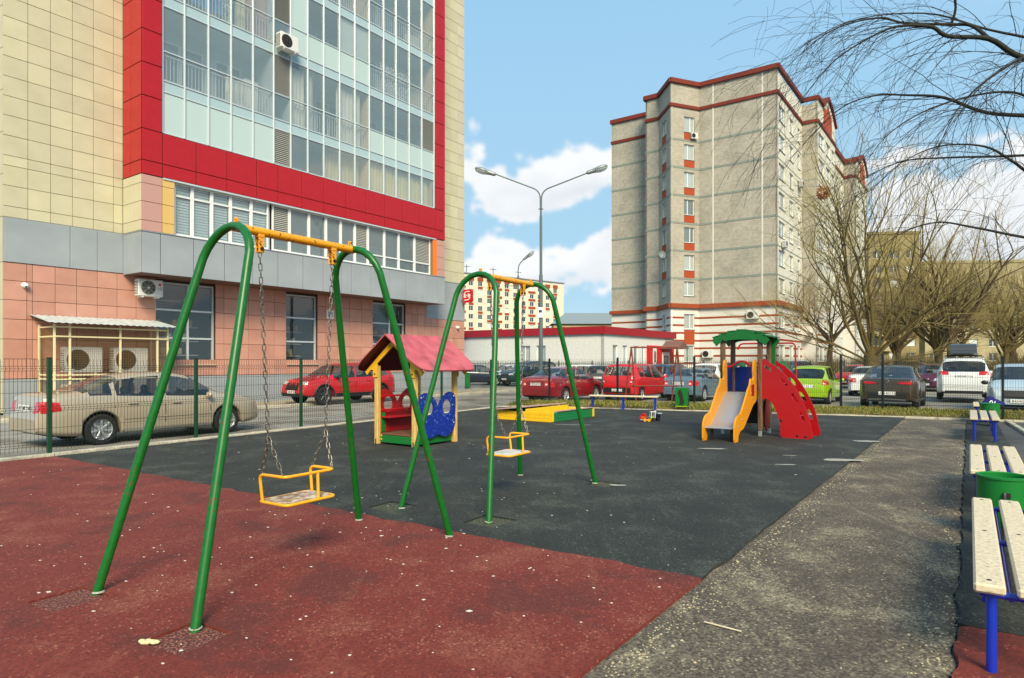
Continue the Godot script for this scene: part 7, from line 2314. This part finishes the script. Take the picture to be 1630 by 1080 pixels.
# ---------------------------------------------------------------- lamps
func lamp_head(parent: Node3D, at: Vector3, dir: Vector3, size := 1.0) -> void:
	var n := node(parent, "lamp_head")
	var x := dir.normalized()
	var z := x.cross(Vector3.UP).normalized()
	n.transform = Transform3D(Basis(x, z.cross(x), z).scaled(Vector3.ONE * size), at)
	var b := MB.new()
	b.lathe([Vector2(0.05, -0.02), Vector2(0.09, 0.06), Vector2(0.10, 0.28), Vector2(0.12, 0.4)], 14, Transform3D(Basis(Vector3(0, 0, 1), Vector3(1, 0, 0), Vector3(0, 1, 0)), Vector3.ZERO))
	b.ball(Vector3(0.66, 0.015, 0), Vector3(0.36, 0.12, 0.19), 8)
	part(n, "housing", b, M["lamp_head"])
	b = MB.new()
	b.ball(Vector3(0.66, -0.03, 0), Vector3(0.33, 0.14, 0.172), 8)
	part(n, "glass_cover", b, M["lamp_glass"])
func build_lamps() -> void:
	var t := thing("street_lamp", "tall double-armed street lamp at the corner of the playground", "street lamp", V(1.27, 0.0, 28.9), 0.0, "street lamps")
	var b := MB.new()
	b.tube(PackedVector3Array([Vector3(0, -0.1, 0), Vector3(0, 5.4, 0), Vector3(0, 5.42, 0), Vector3(0, 8.0, 0), Vector3(0, 8.02, 0), Vector3(0, 8.7, 0)]), PackedFloat32Array([0.092, 0.08, 0.062, 0.056, 0.042, 0.042]), 12)
	part(t, "pole", b, M["lamp_steel"])
	piece(t, "clamp", Vector3(0, 8.3, 0), Vector3(0.2, 0.03, 0.1), M["picket"], 0.006)
	for s in [-1.0, 1.0]:
		b = MB.new()
		b.tube(round_path([Vector3(0.02 * s, 8.3, 0), Vector3(0.03 * s, 9.1, 0), Vector3(2.05 * s, 9.86 + (0.03 if s < 0 else 0.0), 0.12 * s)], 0.35, 6), 0.03, 8)
		part(t, "arm", b, M["lamp_steel"])
		lamp_head(t, Vector3(2.0 * s, 9.85, 0.12 * s), Vector3(1.0 * s, 0.32, 0.06 * s), 0.95)
	piece(t, "base_flange", Vector3(0, 0.02, 0), Vector3(0.4, 0.06, 0.4), M["lamp_steel"], 0.01)
	var g := thing("pole_notice", "small white notice plate strapped to the lamp post", "plate", V(1.27, 3.5, 28.8), 0.0)
	piece(g, "board", Vector3(-0.03, 0.25, 0.02), Vector3(0.26, 0.44, 0.012), M["sign_white"], 0.003)
	piece(g, "print", Vector3(-0.03, 0.3, 0.028), Vector3(0.14, 0.12, 0.004), M["plate_ink"], 0.001)
	piece(g, "strap", Vector3(0.02, 0.25, -0.02), Vector3(0.16, 0.04, 0.06), M["lamp_steel"], 0.003)
	t = thing("street_lamp", "single-armed street lamp farther off in front of the low shop", "street lamp", V(0.42, -0.12, 45.0), 0.0, "street lamps")
	b = MB.new()
	b.tube(PackedVector3Array([Vector3(0, 0, 0), Vector3(0, 4.5, 0), Vector3(0, 7.6, 0)]), PackedFloat32Array([0.1, 0.075, 0.06]), 10)
	part(t, "pole", b, M["lamp_steel"])
	b = MB.new()
	b.tube(round_path([Vector3(0, 7.5, 0), Vector3(0, 8.3, 0), Vector3(0.4, 8.75, 0)], 0.4, 6), 0.035, 8)
	part(t, "arm", b, M["lamp_steel"])
	lamp_head(t, Vector3(0.36, 8.7, 0), Vector3(0.8, 0.62, 0), 0.9)
	b = MB.new()
	for s in [-1, 1]: b.bar(Vector3(0, 7.5, 0), Vector3(0.95 * s, 6.9, 0), 0.02, 5)
	b.bar(Vector3(-0.95, 6.9, 0), Vector3(0.95, 6.9, 0), 0.02, 5)
	part(t, "bracket", b, M["picket"])

# ---------------------------------------------------------------- bare trees
func twig(b: MB, p: Vector3, d: Vector3, length: float, r: float, droop: float, wild: float, segs: int, rg: RandomNumberGenerator, sides := 4) -> PackedVector3Array:
	var pts := PackedVector3Array([p])
	var rr := PackedFloat32Array([r])
	for k in segs:
		d = (d + Vector3(rg.randf_range(-wild, wild), rg.randf_range(-wild, wild) - droop / segs, rg.randf_range(-wild, wild))).normalized()
		p += d * length / segs
		pts.append(p)
		rr.append(maxf(r * (1.0 - 0.72 * (k + 1) / segs), 0.0022))
	b.tube(pts, rr, sides, false)
	return pts
func grow(wood: MB, fine: MB, p: Vector3, d: Vector3, length: float, r: float, level: int, o: Dictionary, rg: RandomNumberGenerator) -> void:
	var b := wood if level <= o.wood_levels else fine
	var pts := twig(b, p, d, length, r, o.droop * (0.2 + 0.4 * level), o.wild, 6 if level < 3 else 4, rg, 8 if level == 0 else (6 if level == 1 else (4 if level == 2 else 3)))
	if level >= o.levels: return
	var n: int = o.kids[level]
	for k in n:
		var f := lerpf(o.from, 1.0, (k + rg.randf()) / n)
		var at := f * (pts.size() - 1)
		var j := mini(int(at), pts.size() - 2)
		var q := pts[j].lerp(pts[j + 1], at - j)
		var dir := (pts[j + 1] - pts[j]).normalized()
		var side := dir.cross(Vector3(rg.randf_range(-1, 1), rg.randf_range(-1, 1), rg.randf_range(-1, 1))).normalized()
		var spread: float = o.spread * rg.randf_range(0.6, 1.25)
		var nd := (dir * cos(spread) + side * sin(spread) + Vector3(0, o.lift, 0)).normalized()
		grow(wood, fine, q, nd, length * rg.randf_range(0.48, 0.78) * (1.1 - 0.35 * f), maxf(r * rg.randf_range(0.38, 0.55) * (1.15 - 0.5 * f), 0.004), level + 1, o, rg)
func tree(called: String, label: String, at: Vector3, limbs: Array, o: Dictionary, sd: int, wood_m: String, fine_m: String, group: String) -> Node3D:
	var t := thing(called, label, "tree", at, 0.0, group)
	var rg := RandomNumberGenerator.new()
	rg.seed = sd
	var wood := MB.new()
	var fine := MB.new()
	for l in limbs:
		if l[4] == 0: # a plain tapering trunk
			twig(wood, l[0], l[1], l[2], l[3], 0.0, 0.05, 6, rg, 12)
			continue
		grow(wood, fine, l[0], l[1], l[2], l[3], l[4] - 1, o, rg)
	part(t, "trunk", wood, M[wood_m])
	part(t, "crown", fine, M[fine_m])
	return t
func trunk_mesh(b: MB, pts: Array, rr: Array) -> void:
	b.tube(smooth_path(pts, 4), PackedFloat32Array(spread_radii(rr, 4)), 14)
func spread_radii(rr: Array, k: int) -> Array:
	var o := []
	for j in rr.size() - 1:
		for s in k: o.append(lerpf(rr[j], rr[j + 1], float(s) / k))
	o.append(rr[-1])
	return o
func build_trees() -> void:
	# the big willow-like tree behind the red hatchback
	var limbs := []
	for q in [[-0.10, 1.9, -0.95, 0.50, 0.1, 6.4, 0.10], [-0.06, 2.0, -0.70, 0.75, 0.2, 7.4, 0.11], [0.0, 2.1, -0.42, 1.0, 0.1, 8.6, 0.13], [0.0, 2.3, -0.20, 1.0, -0.1, 9.4, 0.14], [0.03, 2.4, -0.07, 1.0, 0.1, 9.8, 0.15], [0.06, 2.4, 0.07, 1.0, -0.2, 9.8, 0.14], [0.1, 2.3, 0.22, 1.0, 0.15, 9.2, 0.13], [0.12, 2.1, 0.44, 0.95, 0.0, 8.2, 0.12], [0.16, 1.9, 0.80, 0.70, -0.1, 6.0, 0.10], [0.0, 2.0, -0.25, 0.95, -0.5, 7.6, 0.11], [0.0, 2.0, 0.25, 0.95, 0.6, 7.6, 0.11], [-0.1, 1.7, -1.0, 0.26, -0.2, 5.6, 0.08], [0.1, 1.6, 0.95, 0.42, 0.4, 4.8, 0.07]]:
		limbs.append([Vector3(q[0], q[1], 0), Vector3(q[2], q[3], q[4]).normalized(), q[5], q[6] * 0.72, 1])
	var o := {"levels": 3, "kids": [8, 5, 4], "from": 0.2, "spread": 0.55, "lift": 0.3, "droop": 0.06, "wild": 0.14, "wood_levels": 1}
	var big := tree("bare_tree", "big bare many-stemmed tree rising behind the parked cars in front of the tower", V(21.0, -0.14, 38.5), limbs, o, 12, "bark_olive", "twig_olive", "bare trees beyond the car park")
	var b := MB.new()
	trunk_mesh(b, [Vector3(0, -0.1, 0), Vector3(0.02, 0.5, 0), Vector3(0.0, 1.4, 0), Vector3(-0.02, 2.1, 0), Vector3(0.0, 2.7, 0)], [0.52, 0.42, 0.38, 0.40, 0.2])
	part(big, "stem", b, M["bark_olive"])
	for k in 7: # small shoots at the foot
		b = MB.new()
		twig(b, Vector3(rng.randf_range(-0.3, 0.3), 0.4, 0.4), Vector3(rng.randf_range(-0.6, 0.6), 1, 0.4).normalized(), rng.randf_range(1.2, 2.4), 0.02, 0.0, 0.2, 5, rng)
		part(big, "shoot", b, M["bench_board"] if k == 0 else M["twig_olive"])
	big.scale = Vector3(1.0, 0.92, 1.0)
	var nest := thing("bird_nest", "round brown ball of twigs high in the big bare tree", "nest", V(17.9, 11.3, 37.8))
	b = MB.new()
	for k in 130:
		var d := Vector3(rng.randf_range(-1, 1), rng.randf_range(-1, 1), rng.randf_range(-1, 1)).normalized() * 0.36
		b.bar(d * rng.randf_range(0.4, 1.0), d.rotated(Vector3.UP, 0.7) * 1.1 + Vector3(0, rng.randf_range(-0.1, 0.1), 0), 0.02, 3)
	part(nest, "twigs", b, M["nest"])
	# trees farther right: three grown, others copied with a turn
	var kinds := []
	var o2 := {"levels": 3, "kids": [8, 6, 4], "from": 0.25, "spread": 0.7, "lift": 0.15, "droop": 0.12, "wild": 0.14, "wood_levels": 1}
	var spots := [
		[33.5, 52.0, "bare tree with a leaning dark trunk behind the white car with the roof box"],
		[31.2, 47.5, "bare brown tree between the bronze crossover and the white car"],
		[42.0, 55.0, "bare tree with a pruned forked trunk behind the pale people carrier"],
		[36.5, 62.0, "slender bare tree far behind the roof box"],
		[48.0, 60.0, "bare tree at the right edge in front of the long olive block"],
		[27.5, 57.0, "bare tree in front of the nine-storey olive block"],
		[41.0, 47.0, "low bare tree behind the bench with the blue bag"],
		[52.5, 70.0, "distant bare tree beside the long olive block"],
		[30.0, 75.0, "thin bare tree standing against the olive block wall"],
		[45.5, 78.0, "thin bare tree far back among the olive blocks"],
		[36.8, 49.5, "bare brown tree just right of the roof box"],
		[46.0, 52.5, "bare tree behind the windscreen of the pale people carrier"],
		[29.2, 43.5, "low bare tree directly behind the plum car"],
		[39.5, 68.0, "bare tree before the middle of the long olive block"],
		[56.0, 82.0, "hindmost bare tree at the end of the long olive block"],
		[34.0, 84.0, "hindmost bare tree between the two olive blocks"]]
	for k in spots.size():
		var v := k % 3
		var s: Array = spots[k]
		if kinds.size() <= v:
			var lm := []
			var rg := RandomNumberGenerator.new()
			rg.seed = 300 + v
			var lean := Vector3([0.12, -0.2, 0.05][v], 1, 0)
			var hgt: float = [3.6, 3.0, 4.6][v]
			lm.append([Vector3(0, -0.1, 0), lean.normalized(), hgt + 1.0, [0.34, 0.3, 0.36][v], 0])
			for j in 8:
				var an := TAU * j / 8.0 + rg.randf()
				lm.append([lean.normalized() * hgt * rg.randf_range(0.62, 1.05), Vector3(cos(an) * 0.62, 1.0, sin(an) * 0.62).normalized(), rg.randf_range(3.6, 6.0), rg.randf_range(0.08, 0.14), 1])
			kinds.append(tree("bare_tree", s[2], V(s[0], -0.14, s[1]), lm, o2, 40 + v, ["bark_brown", "bark_olive", "bark_brown"][v], ["twig_brown", "twig_olive", "twig_brown"][v], "bare trees beyond the car park"))
		else:
			var c: Node3D = kinds[v].duplicate()
			c.name = numbered("", "bare_tree")
			add_child(c)
			c.position = V(s[0], -0.14, s[1])
			c.rotation.y = 1.3 + k * 2.1
			c.scale = Vector3.ONE * rng.randf_range(0.85, 1.1)
			tag(c, s[2])
	# undergrowth of bare bushes
	var bush := MB.new()
	var rb := RandomNumberGenerator.new()
	rb.seed = 9
	for k in 90:
		var an := rb.randf() * TAU
		var d := Vector3(cos(an) * rb.randf_range(0.1, 0.7), 1, sin(an) * rb.randf_range(0.1, 0.7)).normalized()
		var pts := twig(bush, Vector3(cos(an) * 0.2, 0, sin(an) * 0.2), d, rb.randf_range(1.0, 2.2), 0.014, 0.1, 0.15, 4, rb, 3)
		for j in 3: twig(bush, pts[2 + j % 2], (d + Vector3(rb.randf_range(-0.7, 0.7), 0.2, rb.randf_range(-0.7, 0.7))).normalized(), rb.randf_range(0.4, 0.9), 0.007, 0.1, 0.2, 3, rb, 3)
	var bmesh := bush.mesh()
	var mm := MultiMesh.new()
	mm.transform_format = MultiMesh.TRANSFORM_3D
	mm.mesh = bmesh
	mm.instance_count = 120
	for k in 120:
		mm.set_instance_transform(k, Transform3D(Basis(Vector3.UP, rng.randf() * TAU).scaled(Vector3.ONE * rng.randf_range(0.7, 1.5)), V(rng.randf_range(24.0, 62.0), -0.14, rng.randf_range(52.0, 92.0))))
	var mi := MultiMeshInstance3D.new()
	mi.name = "undergrowth"
	mi.multimesh = mm
	mi.material_override = M["twig_brown"]
	add_child(mi)
	tag(mi, "tangle of bare brown bushes under the far trees", "undergrowth", "", "stuff")
	build_overhang()
# the tree outside the frame at the right whose branches hang into the picture
func build_overhang() -> void:
	var t := thing("overhanging_tree", "bare willow at the right whose drooping branches hang across the sky", "tree", V(12.6, 0, 9.6))
	var wood := MB.new()
	var fine := MB.new()
	var rg := RandomNumberGenerator.new()
	rg.seed = 64
	trunk_mesh(wood, [Vector3(0, -0.1, 0), Vector3(0, 1.2, 0.05), Vector3(-0.1, 3.0, 0), Vector3(-0.2, 4.2, 0.05), Vector3(-0.3, 5.4, 0)], [0.36, 0.28, 0.24, 0.2, 0.12])
	# main limbs, in tree axes (x, y, -ahead)
	var L := [
		[[-0.2, 4.2, 0.0, 0.13], [-2.5, 5.3, 0.1, 0.095], [-4.2, 5.75, 0.2, 0.075], [-5.29, 5.94, 0.2, 0.06], [-5.78, 6.21, 0.2, 0.052], [-6.37, 6.25, 0.2, 0.044], [-6.6, 6.38, 0.2, 0.038], [-7.0, 6.4, 0.2, 0.03], [-7.35, 6.3, 0.2, 0.022], [-7.98, 5.91, 0.2, 0.014], [-8.5, 5.3, 0.2, 0.006]],
		[[-5.78, 6.21, 0.2, 0.045], [-5.96, 6.45, 0.1, 0.038], [-6.19, 6.52, 0.0, 0.034], [-6.81, 6.59, -0.1, 0.026], [-7.17, 6.72, -0.2, 0.02], [-7.9, 6.5, -0.2, 0.012], [-8.6, 5.9, -0.2, 0.005]],
		[[-6.19, 6.52, 0.0, 0.028], [-6.2, 6.8, 0.1, 0.024], [-6.5, 7.3, 0.2, 0.018], [-7.3, 7.5, 0.3, 0.01], [-8.2, 7.1, 0.3, 0.005]],
		[[-0.2, 3.9, 0.0, 0.10], [-2.6, 4.9, -0.2, 0.075], [-4.4, 5.3, -0.4, 0.055], [-5.3, 5.42, -0.5, 0.042], [-5.96, 5.65, -0.5, 0.034], [-6.45, 5.73, -0.6, 0.026], [-7.0, 5.72, -0.6, 0.019], [-7.53, 5.51, -0.6, 0.013], [-8.1, 4.95, -0.6, 0.005]],
		[[-0.2, 3.9, 0.0, 0.09], [-2.8, 5.2, 0.7, 0.065], [-4.5, 5.62, 0.9, 0.05], [-5.29, 5.65, 1.0, 0.04], [-5.83, 5.6, 1.0, 0.03], [-6.19, 5.42, 1.0, 0.024], [-6.55, 5.15, 1.0, 0.017], [-6.81, 4.84, 1.0, 0.011], [-7.05, 4.35, 1.0, 0.005]],
		[[-4.4, 5.3, -0.4, 0.03], [-5.4, 5.38, 0.3, 0.026], [-6.1, 5.33, 0.4, 0.021], [-6.9, 5.06, 0.5, 0.014], [-7.44, 4.7, 0.5, 0.009], [-7.8, 4.2, 0.5, 0.004]],
		[[-0.1, 3.3, 0.0, 0.08], [-2.6, 3.7, 0.3, 0.06], [-4.4, 3.95, 0.4, 0.045], [-5.29, 4.21, 0.4, 0.034], [-5.6, 4.4, 0.4, 0.028], [-6.0, 4.61, 0.4, 0.022], [-6.63, 4.61, 0.4, 0.015], [-7.2, 4.35, 0.4, 0.009], [-7.6, 3.95, 0.4, 0.004]],
		[[-0.1, 2.9, 0.0, 0.07], [-2.4, 3.2, -0.5, 0.05], [-4.3, 3.5, -0.7, 0.035], [-5.29, 3.72, -0.8, 0.026], [-5.9, 3.8, -0.8, 0.018], [-6.5, 3.6, -0.8, 0.011], [-7.0, 3.2, -0.8, 0.005]],
		[[-2.5, 5.3, 0.1, 0.05], [-4.2, 6.3, -0.3, 0.036], [-5.3, 6.7, -0.5, 0.026], [-6.2, 7.0, -0.6, 0.018], [-7.4, 6.9, -0.7, 0.01], [-8.4, 6.3, -0.8, 0.004]],
		[[-2.6, 4.9, -0.2, 0.04], [-4.3, 4.9, -0.9, 0.032], [-5.4, 4.95, -1.2, 0.024], [-6.2, 4.9, -1.3, 0.015], [-7.0, 4.5, -1.3, 0.006]],
		[[-0.3, 5.0, 0.0, 0.08], [0.8, 6.6, 0.6, 0.06], [1.8, 7.6, 1.2, 0.03]], [[-0.2, 4.6, 0.0, 0.08], [0.2, 6.0, -1.4, 0.06], [0.3, 7.0, -2.6, 0.03]], [[-0.2, 4.4, 0.0, 0.08], [0.3, 5.6, 1.6, 0.06], [0.4, 6.3, 3.0, 0.03]]]
	for l in L:
		var pts := []
		var rr := []
		for q in l:
			pts.append(Vector3(q[0], q[1], q[2])); rr.append(q[3] * 0.66)
		var sp := smooth_path(pts, 5)
		var rd := spread_radii(rr, 5)
		wood.tube(sp, PackedFloat32Array(rd), 8)
		var m := sp.size()
		for k in range(3, m):
			var f := float(k) / m
			if rg.randf() < 0.42: continue
			for j in 1:
				var dir := (sp[k] - sp[k - 1]).normalized()
				var side := Vector3(rg.randf_range(-0.7, 0.4), rg.randf_range(-0.7, 0.8), rg.randf_range(-0.9, 0.9))
				var d := (dir * 0.7 + side).normalized()
				var tw := twig(fine, sp[k], d, rg.randf_range(0.8, 2.2), clampf(rd[k] * 0.36, 0.0032, 0.0065), 1.05, 0.15, 11, rg, 4)
				for e in 4:
					var q := tw[1 + e * 2]
					var d2 := ((tw[2 + e * 2] - tw[1 + e * 2]).normalized() * 0.8 + Vector3(rg.randf_range(-0.9, 0.7), rg.randf_range(-0.6, 0.8), rg.randf_range(-0.9, 0.9))).normalized()
					var tq := twig(fine, q, d2, rg.randf_range(0.3, 1.2), 0.0028, 0.9, 0.17, 8, rg, 3)
					if e % 2 == 0: twig(fine, tq[3], (d2 * 0.6 + Vector3(rg.randf_range(-1, 1), rg.randf_range(-0.8, 0.7), rg.randf_range(-1, 1))).normalized(), rg.randf_range(0.2, 0.6), 0.0024, 0.7, 0.18, 6, rg, 3)
	part(t, "trunk", wood, M["bark_dark"])
	part(t, "crown", fine, M["twig_dark"])

# ---------------------------------------------------------------- bits lying about
func build_litter() -> void:
	var b := MB.new()
	var rg := RandomNumberGenerator.new()
	rg.seed = 31
	for k in 330:
		var x := rg.randf_range(-7.5, 8.0)
		var d := rg.randf_range(3.2, 16.0)
		if k < 130:
			x = rg.randfn(-1.2, 1.3); d = rg.randfn(5.6, 1.6)
		if d < 3.0 or x > (d - 4.861) * 0.704 + 1.2 or x < (d - 11.2) * 0.65 - 7.6: continue
		var s := rg.randf_range(0.004, 0.011) * (1.7 if rg.randf() < 0.12 else 1.0)
		var m := 5 + rg.randi() % 3
		var pts := []
		var a0 := rg.randf() * TAU
		for j in m: pts.append(Vector3(cos(a0 + TAU * j / m) * s * rg.randf_range(0.6, 1.5), 0, sin(a0 + TAU * j / m) * s * rg.randf_range(0.5, 1.0)))
		var c := V(x, 0.003, d)
		for j in m:
			b.tri(c + Vector3(0, 0.0012, 0), c + pts[(j + 1) % m], c + pts[j])
			b.quad(c + pts[j] - Vector3(0, 0.004, 0), c + pts[j], c + pts[(j + 1) % m], c + pts[(j + 1) % m] - Vector3(0, 0.004, 0))
	var o := part(self, "litter", b, M["chip"])
	tag(o, "pale chips and crumbs scattered over the rubber ground", "litter", "", "stuff")
	# loose stones on the worn path, thickest along its edges
	var stone := MB.new()
	var q := [Vector3(1, 0.1, 0), Vector3(0.3, 0, 0.9), Vector3(-0.8, 0.05, 0.5), Vector3(-0.7, 0, -0.6), Vector3(0.3, 0.1, -0.9)]
	for k in 5:
		stone.tri(q[(k + 1) % 5], Vector3(0.1, 0.75, 0.05), q[k])
		stone.quad(q[k], q[k] - Vector3(0, 0.5, 0), q[(k + 1) % 5] - Vector3(0, 0.5, 0), q[(k + 1) % 5])
	var fn := FastNoiseLite.new()
	fn.seed = 15
	fn.frequency = 0.9
	for kind in [["gravel", "stone_pale", 1900, "pale loose stones along the worn asphalt path"], ["dark_gravel", "stone_dark", 900, "dark loose stones on the worn asphalt path"]]:
		var places := []
		while places.size() < kind[2]:
			var sx := pow(rg.randf(), 1.6) * 18.0 - 2.2
			var w := rg.randf() * 1.52 + 0.03
			if rg.randf() < 0.45: w = 0.03 + absf(rg.randfn(0.0, 0.12))
			elif rg.randf() < 0.5: w = 1.56 - absf(rg.randfn(0.0, 0.14))
			elif fn.get_noise_2d(sx, w * 2.0) < 0.12: continue
			if w < 0.0 or w > 1.58: continue
			var sz := rg.randf_range(0.003, 0.008) * (1.7 if rg.randf() < 0.1 else 1.0)
			places.append(Transform3D(Basis(Vector3.UP, rg.randf() * TAU).scaled(Vector3(sz, sz * 0.7, sz * rg.randf_range(0.6, 1.0))), V(1.42 + 0.5738 * sx + 0.82 * w, -0.022, 4.85 + 0.819 * sx - 0.572 * w)))
		var mm := MultiMesh.new()
		mm.transform_format = MultiMesh.TRANSFORM_3D
		mm.mesh = stone.mesh()
		mm.instance_count = places.size()
		for k in places.size(): mm.set_instance_transform(k, places[k])
		var mi := MultiMeshInstance3D.new()
		mi.name = kind[0]
		mi.multimesh = mm
		mi.material_override = M[kind[1]]
		add_child(mi)
		tag(mi, kind[3], "gravel", "", "stuff")
	# a stick on the worn path
	var t := thing("stick", "thin dry stick lying on the worn asphalt path", "stick", V(1.28, -0.02, 4.0), -10.0)
	b = MB.new()
	b.tube(smooth_path([Vector3(-0.1, 0.008, -0.06), Vector3(-0.02, 0.01, -0.01), Vector3(0.06, 0.008, 0.03), Vector3(0.1, 0.009, 0.055)]), 0.005, 6)
	part(t, "shaft", b, M["bench_board"])
	# crumbs of foam in the hole of the near patch
	t = thing("foam_crumb", "pale crumbled lump in the corner of the nearest swing foot patch", "debris", V(-2.06, 0.0, 3.74))
	b = MB.new()
	for k in 7: b.ball(Vector3(rg.randf_range(-0.05, 0.05), 0.008, rg.randf_range(-0.02, 0.02)), Vector3(0.022, 0.012, 0.015), 5)
	part(t, "lump", b, M["curtain_cream"])
